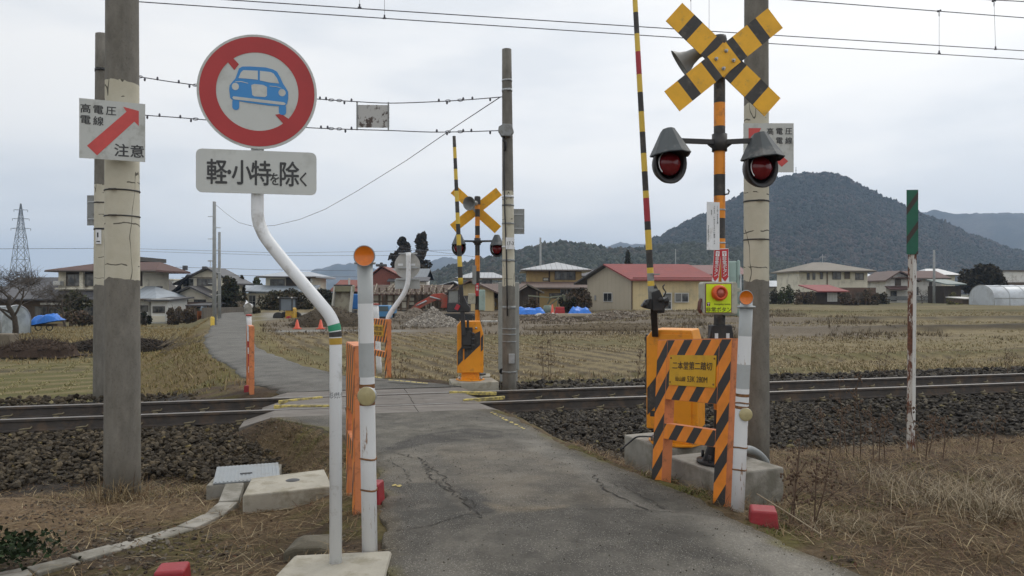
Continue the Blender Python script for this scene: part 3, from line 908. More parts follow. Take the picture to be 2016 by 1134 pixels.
# --- round sign on a bent white post
D = 3.75
s = thing('road_sign', 'round red-ringed no-cars sign with blue car on a bent white post', 'road sign', P(660,1108,D))
o0 = Vector(s.location)
def L(px, py, d=D): return P(px,py,d)-o0
path = [(507,300),(507,380),(507,415),(509,435),(515,452),(526,472),(560,515),(600,562),(635,603),(648,620),(656,636),(660,655),(661,680),(661,1108)]
pp = [L(*p) for p in path]
def dense(pts, k=5):
    A = np.array([tuple(p) for p in pts]); n = (len(A)-1)*k+1
    return [Vector(q) for q in smooth_line(A, n)]
mb = MB()
fine = [pp[0]]+dense(pp[1:-1],5)+[pp[-1]]
mb.tube(fine, .0312, 20, 0)
mb.cyl((pp[0].x,pp[0].y,pp[0].z),(pp[0].x,pp[0].y,pp[0].z+.5), .0312, None, 20, 0)
mb.build('post', mWhite, s)
for y0, y1, mt, nm in ((639,651,mGreenB,'green_band'),(653,663,mBlack,'black_band'),(665,678,mGold,'gold_band')):
    z1, z0 = PZ(y0,D)-o0.z, PZ(y1,D)-o0.z
    seg_ = []
    for i in range(9):
        z = z0+(z1-z0)*i/8
        for p_, q_ in zip(fine[:-1], fine[1:]):
            if q_.z <= z <= p_.z:
                seg_.append(q_.lerp(p_, (z-q_.z)/max(1e-6,p_.z-q_.z))); break
    mb = MB(); mb.tube(seg_, .0322, 20, 0, False); mb.build(nm, mt, s)
mb = MB()
c = L(661,777)
mb.wrap_text('山形県公', .034, c.z, .0318, (c.x,c.y), 0, -92, .012)
mb.build('lettering', mInk, s)
SY = R(12.2)
def signframe(origin, yaw):
    return Matrix.Translation(origin) @ Matrix.Rotation(yaw,4,'Z')
def ring_pts(rx, rz, n=64, a0=0, a1=2*math.pi): return [(rx*math.cos(a0+(a1-a0)*i/n), rz*math.sin(a0+(a1-a0)*i/n)) for i in range(n)]
sc_ = L(507.5,181,D-.045)
RXD, RZD = .288, .287
T = signframe(sc_, SY)
mb = MB(T)
mb.prism(ring_pts(RXD,RZD), -.004, .004, 0, None, 3)
def ann(mb, rx0, rz0, rx1, rz1, y, m, n=64):
    v = [(x,y,z) for x,z in ring_pts(rx1,rz1,n)]+[(x,y,z) for x,z in ring_pts(rx0,rz0,n)]
    mb.add(v, [(i,(i+1)%n,n+(i+1)%n,n+i) for i in range(n)], m)
k_ = RXD
ann(mb, k_*.685, RZD*.685, k_*.958, RZD*.958, -.0055, 1)
def flat(mb, poly, y, m, sx=.288, sz=.287, ox=0, oz=0):
    n = len(poly)
    ar = sum(poly[i][0]*poly[(i+1)%n][1]-poly[(i+1)%n][0]*poly[i][1] for i in range(n))
    if ar < 0: poly = poly[::-1]
    mb.add([(x*sx+ox,y,z*sz+oz) for x,z in poly], [tuple(range(n))], m)
def pxs(px, py): return ((px-506.5)/118.5, -(py-181)/111.0)    # photo pixel -> sign disc units
# slash ends either side of the car, then the car pictogram
flat(mb, [pxs(447,126),pxs(457,117),pxs(470,130),pxs(461,142)], -.0058, 1)
flat(mb, [pxs(541,224),pxs(553,222),pxs(575,235),pxs(562,246)], -.0058, 1)
body = [(463,158),(467,147),(470,138),(477,134),(492,133),(522,133),(537,136),(545,140),(552,152),(557,163),(562,170),(567,178),(567,192),(565,201),(562,206),(556,207),(530,207),(520,206),(484,203),(470,201),(456,199),(453,196),(451,180),(452,172),(457,165)]
flat(mb, [pxs(*p) for p in body], -.0062, 2)
def rrect(x0,y0,x1,y1,r,n=5):
    o = []
    for cx,cy,a in ((x1-r,y0+r,-90),(x1-r,y1-r,0),(x0+r,y1-r,90),(x0+r,y0+r,180)):
        for i in range(n+1):
            t_ = R(a+90*i/n); o.append((cx+r*math.cos(t_), cy+r*math.sin(t_)))
    return o
flat(mb, [pxs(*p) for p in rrect(457,197,470.5,218.5,6)], -.006, 2)
flat(mb, [pxs(*p) for p in rrect(548.5,203,563,224,6)], -.006, 2)
for poly in ([(469,157),(474,145),(479,141),(507,140.5),(507,158),(486,157)], [(511,140.5),(532,141.5),(538,144),(545,153),(549,163),(530,162),(511,159)],
             [(494,169),(500,166.5),(518,167.5),(525,171),(525,188),(521,191),(500,190.5),(496,188)],
             [(457,195.5),(459,192.5),(558,199),(562,201),(561,204),(556,204.5),(460,198.5)]):
    flat(mb, [pxs(*p) for p in poly], -.0072, 0)
for c_, r in (((463,173.5),7),((555,180.5),7.2)):
    flat(mb, [pxs(c_[0]+r*math.cos(a*.3927), c_[1]+r*math.sin(a*.3927)) for a in range(16)], -.0072, 0)
for poly in ([(463,164),(474,162.5),(488,165.5),(488,166.5),(474,164),(463,165.2)], [(530,168.3),(543,168.6),(554,171.3),(554,172.3),(543,169.8),(530,169.4)]):
    flat(mb, [pxs(*p) for p in poly], -.0072, 0)
mb.build('sign_disc', [mSignWhite, mSignRed, mSignBlue, mGalv], s)
pc_ = L(506.5,339,D-.045)
mb = MB(signframe(pc_, SY))
pw, ph = .2885, .108
mb.prism(rrect(-pw,-ph,pw,ph,.028), -.004, .004, 0, None, 2)
for px, size, ch in ((426,.132,'軽'),(450,.10,'・'),(475,.132,'小'),(513,.132,'特'),(540,.070,'を'),(570,.134,'除'),(598,.082,'く')):
    zc = {'を':-.028,'く':-.026}.get(ch,0)-.004
    mb.text(ch, size, ((px-505)*pw*2/240, -.004, zc), m=1, bold=.011, sx=.76)
mb.build('plate', [mSignWhite, mInk, mGalv], s)
mb = MB(signframe(L(507,181),SY))
for z in (.16,-.14): mb.box(-.14,.14,-.043,-.033,z-.015,z+.015)
mb.cyl((0,0,-.15),(0,0,.2),.03,None,16)
mb.build('bracket', mGalv, s)

# --- delineator posts
def delineator(label, base, top, disc, rdisc, r, second, group, flip=1, low=None):
    t = thing('delineator_post', label, 'marker post', base, 0, group)
    b = Vector(base); H = (top-b).z; dx = (top-b).x; dy = (top-b).y
    def q(z): return Vector((dx*z/H, dy*z/H, z))
    zs = [0, H*.32, H*.50, H*.515, H*.56, H*.575, H*.60, H*.72, H*.86, H]
    mb = MB()
    mb.tube([q(-.15)]+[q(z) for z in zs[1:]], r, 18, 0, True, [0,0,2,0,2,0,1,0,1])
    mb.build('pole', [mPostW, mGreyL, mRustStrap], t)
    c = disc-b
    mb = MB()
    mb.lathe([(.0,0),(r*1.38,0),(r*1.38,.012),(r*.95,.014),(r*.95,.06)], q(H), (0,0,1), 20)
    mb.build('cap', mGalv, t)
    mb = MB()
    ax = Vector((0.05*flip,-1,0))
    mb.lathe([(0,-.03),(rdisc*.8,-.028),(rdisc,-.008),(rdisc*1.03,.004),(rdisc*.95,.010),(rdisc*.93,.008),(0,.008)], c, ax, 28, 0, [0,0,0,0,0,1])
    mb.build('reflector', [mGrey, mRefl], t)
    c = second-b
    mb = MB()
    ax = Vector((-.1*flip,-1,0))
    mb.lathe([(0,-.04),(rdisc*.8,-.04),(rdisc*.92,0),(rdisc*.9,.006),(rdisc*.8,.009),(0,.009)], c, ax, 26, 0, [0,0,0,1,1])
    mb.build('side_reflector', [mGalv, mReflY], t)
    for z in ([H*.53, H*.31, H*.2] if low is None else low):
        mb = MB(); p = q(z)
        mb.tube([p+Vector((r*1.04*math.cos(a*.524),r*1.04*math.sin(a*.524),.004*math.sin(a))) for a in range(13)], .005, 6, 0, False)
        mb.build('wire_tie', mRustStrap, t)
    return t
d1 = 3.95
delineator('white marker post with orange disc, rusty bands, beside the bent sign post', P(728,1074,d1), P(718.5,520,d1), P(717.5,504,d1-.085), .0555, .0415, P(722,780,d1-.05), 'white posts with orange reflectors')
d2 = 4.85
delineator('white marker post with orange disc on the right of the striped barrier', P(1452,1003,d2), P(1469,606,d2), P(1468.5,586,d2-.085), .0475, .0425, P(1468,816,d2-.05), 'white posts with orange reflectors')

# --- striped barriers (frame of angle steel, sloping top, name plate)
mStripe = stripe_mat('hazard_stripes', (.036,.034,.033), (.80,.25,.022), (.83,0,-.56), .155, .54)
def barrier(label, pA, pB, zA, zB, H, group, plate=True, name='striped_barrier', fl=.085, side=1, th=.045, wleg=.12, hsign=1):
    """pA, pB: ground points of the two legs; the painted face is on the -y side of A->B"""
    A, B = Vector((*pA,0)), Vector((*pB,0))
    yaw = math.atan2(B.y-A.y, B.x-A.x)
    W = (B-A).length
    t = thing(name, label, 'safety barrier', (A.x,A.y,zA), yaw, group)
    dz = zB-zA
    def zb(x): return dz*x/W
    zt = lambda x: H+dz*x/W
    yf, yb = 0.0, fl
    def leg(x0, x1):
        mb = MB()
        f = [(x0,zb(x0)-.12),(x1,zb(x1)-.12),(x1,zt(x1)),(x0,zt(x0))]
        mb.prism(f, -.006, 0, 0, None, 1)                # painted face plate
        mb.prism([(x0,zb(x0)-.121),(x0+.006,zb(x0)-.121),(x0+.006,zt(x0)-.001),(x0,zt(x0)-.001)], .0005, fl, 1)
        mb.prism([(x1-.006,zb(x1)-.121),(x1,zb(x1)-.121),(x1,zt(x1)-.001),(x1-.006,zt(x1)-.001)], .0005, fl, 1)
        mb.build('leg', [mStripe, mOrangeFade], t, .002, 1)
    leg(0, wleg); leg(W-wleg, W)
    def rail(h0, h1, nm, x0=wleg+.001, x1=W-wleg-.001):
        mb = MB()
        f = [(x0,zb(x0)+h0),(x1,zb(x1)+h0),(x1,zb(x1)+h1),(x0,zb(x0)+h1)]
        mb.prism(f, -.0055, 0, 0, None, 1)
        mb.prism([(x0,zb(x0)+h1-.006),(x1,zb(x1)+h1-.006),(x1,zb(x1)+h1-.0005),(x0,zb(x0)+h1-.0005)], .0005, fl*.8, 1)
        mb.prism([(x0,zb(x0)+h0+.0005),(x1,zb(x1)+h0+.0005),(x1,zb(x1)+h0+.006),(x0,zb(x0)+h0+.006)], .0005, fl*.8, 1)
        mb.build(nm, [mStripe, mOrangeFade], t, .002, 1)
    rail(H*.60, H, 'top_panel'); rail(H*.335, H*.44, 'lower_rail')
    mb = MB()
    mb.prism([(.001,zt(0)+.0005),(W-.001,zt(W)+.0005),(W-.001,zt(W)+.005),(.001,zt(0)+.005)], -.004, fl)
    mb.build('top_flange', mOrangeFade, t)
    if plate:
        pw_, ph_ = W*.62, H*.20
        xc, zc = W*.515, zb(W*.5)+H*.80
        sl_ = dz/W
        M4 = Matrix.Translation((xc,-.012,zc))
        mb = MB(M4)
        mb.add([(-pw_/2,0,-ph_/2-sl_*pw_/2),(pw_/2,0,-ph_/2+sl_*pw_/2),(pw_/2,0,ph_/2+sl_*pw_/2),(-pw_/2,0,ph_/2-sl_*pw_/2),
                (-pw_/2,.005,-ph_/2-sl_*pw_/2),(pw_/2,.005,-ph_/2+sl_*pw_/2),(pw_/2,.005,ph_/2+sl_*pw_/2),(-pw_/2,.005,ph_/2-sl_*pw_/2)],
               [(0,1,2,3),(7,6,5,4),(0,4,5,1),(1,5,6,2),(2,6,7,3),(3,7,4,0)], 0)
        xd = (1,0,sl_)
        mb.text('二本堂第二踏切', pw_*.125, (0,0,ph_*.16), xd, (0,0,1), 1, .010, .0015, 1.0)
        mb.text('仙山線', pw_*.078, (-pw_*.24,0,-ph_*.28-sl_*pw_*.24), xd, (0,0,1), 1, .004)
        mb.text('53K 280M', pw_*.118, (pw_*.13,0,-ph_*.27+sl_*pw_*.13), xd, (0,0,1), 1, .005, .0015, .88)
        for sx in (-.47,.47):
            for sz in (-.40,.40): mb.lathe([(.007,0),(.006,.004),(0,.005)], (sx*pw_,-.0005,sz*ph_+sl_*sx*pw_), (0,-1,0), 8, 2)
        mb.build('name_plate', [MAT('plate_yellow',(.60,.33,.012),.5,.07,8,dirt=(.42,.24,.03),dirt_amt=.25), mBrownInk, mRustStrap], t)
    return t
GB = 'orange and black striped barriers'
barrier('orange and black striped barrier with yellow name plate, right beside the lane', (1.075,5.66), (1.435,4.95), .06, .115, 1.12, GB).rotation_euler.x = -.055
barrier('faded orange barrier seen edge-on behind the rusty white marker post', (-1.215,5.42), (-1.005,4.70), .06, .08, 1.12, GB, False, fl=.10)

# --- red blocks at the lane edge
def redblock(label, p, z, w_, d_, h_, yaw, group='red painted kerb blocks'):
    t = thing('kerb_block', label, 'kerb block', (p[0],p[1],z), yaw, group)
    mb = MB()
    mb.add([(-w_/2,-d_/2,-.05),(w_/2,-d_/2,-.05),(w_/2,d_/2,-.05),(-w_/2,d_/2,-.05),(-w_*.42,-d_*.42,h_),(w_*.42,-d_*.42,h_),(w_*.42,d_*.42,h_),(-w_*.42,d_*.42,h_)],
           [(0,3,2,1),(4,5,6,7),(0,1,5,4),(1,2,6,5),(2,3,7,6),(3,0,4,7)])
    mb.build('block_body', mRed, t, .014, 3)
redblock('red painted concrete block right of the lane, below the striped barrier', (1.555,4.56), .10, .18, .18, .115, R(-14))
redblock('red painted block half hidden behind the rusty white marker post', (-.95,4.98), .02, .16, .16, .25, R(-8))
redblock('red painted block at the very bottom, left of the pale footing', (-1.735,3.76), .035, .17, .17, .115, R(12))

# --- concrete covers on the left
t, mb = slab('concrete_cover', 'concrete chamber cover with an oval hand hole, left of the sign post', 'chamber cover', [(-1.95,5.33),(-1.36,5.58),(-1.56,6.12),(-2.06,5.82)], -.14, .08, mConcL)
mb.build('cover_body', mConcL, t, .012)
mb = MB(); mb.lathe([(.055,0),(.05,.003),(0,.003)], (.02,.04,.22), (0,0,1), 16)
mb.build('hand_hole', mDark, t)
t, mb = slab('metal_cover', 'grey ribbed metal cover plate on a concrete pit, lying behind the concrete cover', 'chamber cover', [(-2.50,6.02),(-1.98,6.20),(-2.12,6.78),(-2.60,6.62)], -.2, -.03, mConc)
mb.build('pit_wall', mConc, t, .01)
mb = MB()
M4 = Matrix.Rotation(R(19),4,'Z')
mb.box(-.262,.262,-.30,.30,.172,.182,0,M4)
for i in range(17): mb.box(-.25+i*.0305,-.236+i*.0305,-.285,.285,.1825,.187,0,M4)
mb.box(-.06,.04,-.07,-.04,.188,.192,1,M4)
mb.build('steel_plate', [MAT('ribbed_plate',(.30,.325,.34),.5,.1,5,metal=.2,dirt=(.25,.25,.24),dirt_amt=.35), mDark], t)
# curved run of concrete trough lids
tp = [(462,950),(450,985),(418,1012),(365,1036),(300,1056),(230,1075),(150,1096),(60,1118),(-60,1142)]
tz = [-.02,-.03,-.03,-.02,0.0,.01,.02,.03,.04]
tw = [P(px,py,(CAMZ-z)*F/(py-HY)) for (px,py),z in zip(tp,tz)]
t = thing('cable_trough', 'curved row of grey concrete cable trough lids sweeping to the bottom left', 'cable trough', tw[0])
tl = dense(tw, 3)
for i in range(0, len(tl)-3, 3):
    a, b = tl[i]-tw[0], tl[i+3]-tw[0]
    d = (b-a).normalized(); nrm = Vector((-d.y,d.x,0)).normalized()*.072
    e = d*.006
    a2, b2 = a+e, b-e
    j = random.Random(i).uniform(-.006,.006)-.018
    mb = MB()
    v = [a2-nrm,b2-nrm,b2+nrm,a2+nrm]
    mb.add([(p.x,p.y,p.z-.07) for p in v]+[(p.x,p.y,p.z+.012+j) for p in v], [(0,3,2,1),(4,5,6,7),(0,1,5,4),(1,2,6,5),(2,3,7,6),(3,0,4,7)])
    mb.build('trough_lid', mConc, t, .008)

# --- concrete masts
def mast(label, px, d, r0, r1, ztop, zbase, straps=(), group='concrete railway masts', extra=None, lean=0):
    x = PX(px, d)
    t = thing('concrete_mast', label, 'mast', (x,d,0), 0, group)
    mb = MB()
    zs = np.linspace(zbase-.3, ztop, 14)
    mb.tube([(lean*(z-zbase),0,z) for z in zs], [r0+(r1-r0)*(z-zbase)/(ztop-zbase) for z in zs], 28, 0)
    mb.build('pole_shaft', mPole, t)
    for z, mt, h in straps:
        mb = MB(); r = r0+(r1-r0)*(z-zbase)/(ztop-zbase)
        mb.lathe([(r*.98,0),(r+.006,.0),(r+.006,h),(r*.98,h)], (lean*(z-zbase),0,z), (0,0,1), 28)
        mb.box(-.03,.03,-r-.03,-r+.005,h*.1,h*.9,0,Matrix.Translation((0,0,z)))
        mb.build('strap', mt, t)
    return t
mast('thick concrete mast with peeling cream wrap at left, in front of another mast', 241, 6.4, .146, .110, 10.0, -.25, [(2.42,mDark,.012),(2.20,mDark,.010),(2.95,mDark,.012)], lean=-.0005)
mast('thick concrete mast with cream wrap at right, behind the flashing signal', 1489, 7.15, .124, .100, 10.0, -.2, [(2.42,mDark,.014),(2.05,mDark,.012),(2.75,mDark,.014),(3.05,mDark,.012)])
mast('concrete mast beyond the rails with grey band box, beside far crossing signal', 1003, 13.3, .128, .085, 5.93, -.25, [(5.35,mGalv,.03),(5.17,mGalv,.04),(4.42,mGalv,.05),(3.25,mWhite,.04),(3.10,mGrey,.03),(2.77,mGrey,.03),(2.35,mWhite,.03),(2.1,mGrey,.04),(1.25,mGrey,.05),(.88,mGrey,.02),(.78,mGrey,.02),(.65,mGrey,.02),(.1,mGrey,.03)], lean=-.008)
mast('concrete mast beyond the rails, mostly hidden behind the thick left mast', 203, 12.5, .155, .118, 5.92, -.3, [(5.28,mDark,.05),(3.05,mDark,.02),(2.6,mDark,.03)], lean=-.0)

# --- high-voltage warning boards
def hv_board(label, c, yaw, w_, h_, mirror=False):
    t = thing('warning_board', label, 'warning sign', c, yaw, 'high voltage boards strapped to the masts')
    mb = MB()
    mb.box(-w_/2,w_/2,-.003,.003,-h_/2,h_/2,0)
    def S(u, v): return (u*w_/2, v*h_/2)
    if not mirror:
        ar = [(-.77,-.60),(-.47,-.90),(.53,.30),(.80,.05+.0),(.83,.76),(.33,.86),(.44,.62)]
        ar = [(-.77,-.58),(-.47,-.88),(.66,.36),(.80,.22),(.80,.74),(.31,.84),(.42,.68)]
        flat(mb, [(p[0]*w_/2,p[1]*h_/2) for p in ar], -.0045, 1, 1, 1)
        for i, ch in enumerate('高電圧'): mb.text(ch, w_*.165, (-w_*.405+i*w_*.19,-.003,h_*(.335-.004*i)), m=2, bold=.010)
        for i, ch in enumerate('電線'): mb.text(ch, w_*.165, (-w_*.405+i*w_*.19,-.003,h_*(.145-.004*i)), m=2, bold=.010)
        for i, ch in enumerate('注意'): mb.text(ch, w_*.235, (w_*.135+i*w_*.24,-.003,-h_*.325), m=2, bold=.012)
    else:
        ar = [(.77,-.58),(.50,-.80),(-.50,.50),(-.66,.30),(-.80,.28),(-.80,.80),(-.30,.80),(-.38,.66)]
        ar = [(.78,-.55),(.52,-.78),(-.62,.30),(-.80,.10),(-.80,.80),(-.30,.80),(-.42,.55)]
        flat(mb, [(p[0]*w_/2,p[1]*h_/2) for p in ar], -.0045, 1, 1, 1)
        for i, ch in enumerate('高電圧'): mb.text(ch, w_*.145, (w_*(.03+i*.185),-.003,h_*.335), m=2, bold=.010)
        for i, ch in enumerate('電線'): mb.text(ch, w_*.145, (w_*(.215+i*.185),-.003,h_*.145), m=2, bold=.010)
    mb.build('board_face', [MAT('board_white',(.52,.54,.52),.5,.05,3,dirt=(.36,.37,.34),dirt_amt=.3,dirt_scale=7), mArrowRed, mInk], t)
    for z in (-.25,.25):
        mb = MB(); mb.box(-.12,.12,.0035,.02,z*h_-.012,z*h_+.012); mb.build('bracket', mGalv, t)
    return t
hv_board('white board with red arrow up right and caution lettering on the left mast', P(222,257,6.16), R(24), .487, .492)
hv_board('white board with red arrow up left on the right mast behind a lamp', P(1513,291,6.98), R(0), .475, .465, True)
def backboard(label, c, w_, h_, yaw):
    t = thing('warning_board', label, 'warning sign', c, yaw, 'high voltage boards strapped to the masts')
    MB().box(-w_/2,w_/2,-.003,.003,-h_/2,h_/2).build('board_face', mGrey, t)
    for z in (-.28,.28): MB().box(-w_/2+.02,w_/2-.02,-.016,-.0035,z*h_-.01,z*h_+.01).build('bracket', mGalv, t)
backboard('grey back of a board strapped to the mast by the far signal', P(1011,436,13.5), .40, .46, R(4))
backboard('dark grey back of a board on the hidden left mast', P(194,414,12.7), .42, .52, R(-6))
# number plates and little boxes on the far masts
t = thing('number_plate', 'small white number plate 17-3 on the mast by the far signal', 'number plate', P(1004,479,13.16))
mb = MB(); mb.box(-.075,.075,-.002,.012,-.105,.105,0); mb.text('17-3', .088, (.008,-.002,0), m=1, bold=.008, sx=.85); mb.build('plate_face', [mWhite, mInk], t)
t = thing('number_plate', 'small white plate with worn marks on the hidden left mast', 'number plate', P(193.5,466,12.34))
mb = MB(); mb.box(-.045,.045,-.002,.012,-.12,.12,0); mb.box(-.02,.005,-.004,-.001,-.01,.07,1); mb.box(-.03,.03,-.004,-.001,-.09,-.07,1); mb.build('plate_face', [mWhite, mInk], t)
t = thing('junction_box', 'small grey box low on the mast by the far signal', 'junction box', P(1007,706,13.12))
mb = MB(); mb.box(-.05,.055,-.03,.03,-.085,.085); mb.build('box_body', mGalv, t, .006)
t = thing('junction_box', 'dark angular box high on the far mast where the lower wire ends', 'junction box', P(994,259,13.2))
mb = MB(); mb.prism([(-.12,.0),(-.11,.07),(-.02,.12),(.12,.11),(.16,-.02),(.10,-.10),(-.06,-.10)], -.11, .05); mb.build('box_body', mGrey, t, .01)
mb = MB(); mb.tube([(-.02,-.05,-.1),(-.03,-.05,-.18),(.02,-.05,-.2),(.0,-.04,-.35)], .02, 8); mb.build('cable_gland', mDark, t)
t = thing('down_cable', 'thin black cable running down the left side of the far mast', 'cable', P(993,290,13.2))
o0 = Vector(t.location)
mb = MB(); mb.tube([P(px,py,13.17)-o0 for px,py in ((993,275),(992,330),(994,420),(997,500),(998,570),(999,622))], .013, 6); mb.build('cable_run', mDark, t)

# --- crossing signal: post, crossbuck, horn, two lamps
def lamp(parent, c, yaw, sc, extra_hood=0):
    M4 = Matrix.Translation(c) @ Matrix.Rotation(yaw,4,'Z')
    mb = MB(M4)
    mb.lathe([(0,.09*sc),(.10*sc,.085*sc),(.125*sc,.02*sc),(.133*sc,-.03*sc),(.128*sc,-.035*sc),(.10*sc,-.01*sc),(.098*sc,.0)], (0,0,0), (0,1,0), 28, 0, None, True,
             Matrix.Scale(1.17,4,(0,0,1)))
    o = mb.build('lamp', [mDark], parent)
    mb = MB(M4)
    # visor: tube open to the front, cut back below
    n = 22; vs, fs = [], []
    for i in range(n+1):
        a = R(-40+260*i/n)
        dep = .028+.10*max(0,math.sin(a))**1.5
        for rr_, yy in ((.099,-.005),(.104,-dep)):
            vs.append((rr_*sc*math.cos(a), yy*sc, rr_*sc*math.sin(a)*1.03))
    for i in range(n): fs.append((2*i,2*i+1,2*i+3,2*i+2))
    mb.add(vs, fs, 0, True)
    mb.build('visor', mDark, o)
    mb = MB(M4)
    mb.lathe([(0,-.062*sc),(.05*sc,-.056*sc),(.080*sc,-.034*sc),(.092*sc,-.004*sc)], (0,0,0), (0,1,0), 26, 0)
    mb.build('lens', mLampRed, o)
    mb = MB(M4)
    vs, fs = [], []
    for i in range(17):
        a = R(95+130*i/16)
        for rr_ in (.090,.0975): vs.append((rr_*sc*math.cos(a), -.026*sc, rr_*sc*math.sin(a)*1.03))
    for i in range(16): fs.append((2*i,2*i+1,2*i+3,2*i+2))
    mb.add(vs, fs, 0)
    mb.build('visor_glint', mWhite, o)  # white arc added as a painted reflection of light on the inner visor
    # sheet-metal hood: facets from a peak
    mb = MB(M4)
    pk0, pk1 = (-.02*sc,-.03*sc,.262*sc), (.02*sc,.07*sc,.262*sc)
    br = [(-.135,.09,.06),(-.152,-.06,.055),(-.10,-.20,.06),(.0,-.235,.065),(.10,-.20,.06),(.152,-.06,.055),(.135,.09,.06)]
    tp = [(-.05,.06,.24),(-.055,.0,.255),(-.03,-.04,.262),(0,-.05,.264),(.03,-.04,.262),(.055,.0,.255),(.05,.06,.24)]
    vs = [(p[0]*sc*.9,p[1]*sc*.9,p[2]*sc) for p in br+tp]
    fs = [(i,i+1,8+i,7+i) for i in range(6)]+[tuple(range(7,14))]
    fs += [(0,7,13,6)]
    mb.add(vs, fs, 0)
    mb.add([(p[0]*.97,p[1]*.97,p[2]-.006) for p in vs], [f[::-1] for f in fs], 0)
    mb.build('hood', MAT('hood_grey',(.066,.078,.084),.6,.12,6,dirt=(.2,.2,.19),dirt_amt=.25), o)
    return o
def crossing_signal(label, base, segs, post_r, xc, arm_len, arm_w, yawx, front, lamps, arm_z, lyaw, group):
    t = thing('crossing_signal', label, 'crossing signal', base, 0, group)
    b = Vector(base)
    mb = MB()
    pts = [Vector((0,0,z)) for z,_ in segs]
    mb.tube(pts, post_r, 18, 0, True, [m for _,m in segs[:-1]])
    mb.build('post', [mBlack, mOrange, mGalv], t)
    c = xc-b
    def board(ang, y, nm):
        M4 = Matrix.Translation(c+Vector((0,y,0))) @ Matrix.Rotation(yawx,4,'Z') @ Matrix.Rotation(-ang,4,'Y')
        mb = MB(M4)
        h = arm_len/2; w2 = arm_w/2
        if front:
            cuts = [-h,-h*.755,-h*.59,-h*.305,-w2*.98,w2*.98,h*.305,h*.59,h*.755,h]
            mm = [0,1,0,1,0,1,0,1,0]
        else:
            cuts = [-h,h]; mm = [0]
        for a_, b_, m_ in zip(cuts[:-1],cuts[1:],mm): mb.box(a_,b_,-.004,.004,-w2,w2,m_)
        if not front:
            for zz in (-.6,0,.6): mb.box(-h*.98,h*.98,-.010,-.0045,zz*w2-.006,zz*w2+.006,0)
        o = mb.build(nm, [mYellow, mBlack], t)
        return M4, o
    M1, oo = board(R(-42), .0, 'crossbuck_board')
    M2, oo = board(R(39), -.012 if front else .012, 'crossbuck_board')
    mb = MB(M2)
    if front:
        for px_,pz_ in ((-.05,.04),(.05,.04),(-.05,-.05),(.05,-.05)):
            mb.cyl((px_,-.004,pz_),(px_,-.03,pz_),.008,None,8); mb.cyl((px_,-.005,pz_),(px_,-.012,pz_),.014,None,6)
    else:
        mb.box(-.05,.05,-.03,-.006,-.05,.05)
    mb.build('bolt', mGalv, oo)
    mb = MB(); mb.lathe([(post_r*1.25,-.02),(post_r*1.3,.10),(post_r*1.15,.13),(0,.14)], (0,0,segs[-1][0]-.08), (0,0,1), 18); mb.build('post_cap', mDark, t)
    mb = MB()
    for lx, ly, lz in lamps:
        mb.bar((0,0,arm_z-b.z),(lx-b.x,ly-b.y,arm_z-b.z-.002),.034,.034)
    mb.cyl((0,0,arm_z-b.z-.07),(0,0,arm_z-b.z+.06),post_r*1.35,None,14)
    for sx in (-1,1): mb.bar((sx*post_r*.8,0,arm_z-b.z-.05),(sx*post_r*2.0,0,arm_z-b.z-.01),.02,.02)
    mb.build('lamp_arm', mDark, t)
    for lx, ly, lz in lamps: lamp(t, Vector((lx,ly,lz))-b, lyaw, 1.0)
    return t
d3 = 5.6
base = Vector((PX(1416.5,d3), d3, .255))
def zs_(y): return PZ(y,d3)-base.z
seg = [(0,0),(zs_(806),1),(zs_(786),0),(zs_(664),1),(zs_(645),0),(zs_(556),1),(zs_(470),0),(zs_(430),1),(zs_(386),0),(zs_(344),1),(zs_(296),0),(zs_(249),1),(zs_(203),0),(zs_(155),1),(zs_(146),0),(zs_(84),0)]
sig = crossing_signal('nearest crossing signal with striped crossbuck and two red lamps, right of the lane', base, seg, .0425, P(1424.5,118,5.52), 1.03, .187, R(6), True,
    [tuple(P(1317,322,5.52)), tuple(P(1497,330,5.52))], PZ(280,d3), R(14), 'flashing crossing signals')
def horn(parent, c, dirv, sc):
    mb = MB()
    mb.lathe([(.0,0),(.045,.0),(.05,.08),(.045,.11),(.06,.17),(.085,.215),(.125,.255),(.13,.26),(.12,.255),(.07,.20),(.03,.12),(0,.1)], c, dirv, 26, 0)
    for i in range(len(mb.v)): pass
    o = mb.build('horn', MAT('horn_grey',(.20,.21,.21),.5,.1,6,dirt=(.3,.3,.29),dirt_amt=.3), parent)
    return o
hv = horn(sig, P(1396,88,5.72)-base, (-.80,.22,-.52), .9)
mb = MB(); mb.bar(P(1392,100,5.68)-base, P(1416,98,5.6)-base, .03,.03); mb.build('horn_bracket', mDark, sig)
# foot plate and gussets
mb = MB()
mb.lathe([(0,.0),(.17,.0),(.17,.02),(.06,.025),(.055,.10)], (0,0,.001), (0,0,1), 24)
for a in range(4):
    M4 = Matrix.Rotation(R(20+a*90),4,'Z')
    mb.prism([(.03,.02),(.15,.02),(.05,.26),(.03,.26)], -.008, .008, 0, M4)
    mb.cyl(M4@Vector((.13,.06,.02)), M4@Vector((.13,.06,.075)), .012, None, 8)
mb.build('foot', mDark, sig)
mb = MB(); 
for sx in (-1,1):
    mb.bar((sx*.05,-.03,zs_(745)),(sx*.085,-.02,zs_(690)),.035,.05); mb.bar((sx*.085,-.02,zs_(690)),(sx*.05,-.04,zs_(640)),.05,.06)
mb.box(-.075,.075,-.075,.05,zs_(672),zs_(640)); mb.box(-.10,.10,-.05,.05,zs_(692),zs_(684))
mb.build('cable_bracket', mDark, sig, .006)
mb = MB()
for sx in (-.045,.04): mb.box(sx-.012,sx+.012,-.082,-.076,zs_(665),zs_(655))
mb.build('reflective_mark', mWhite, sig)
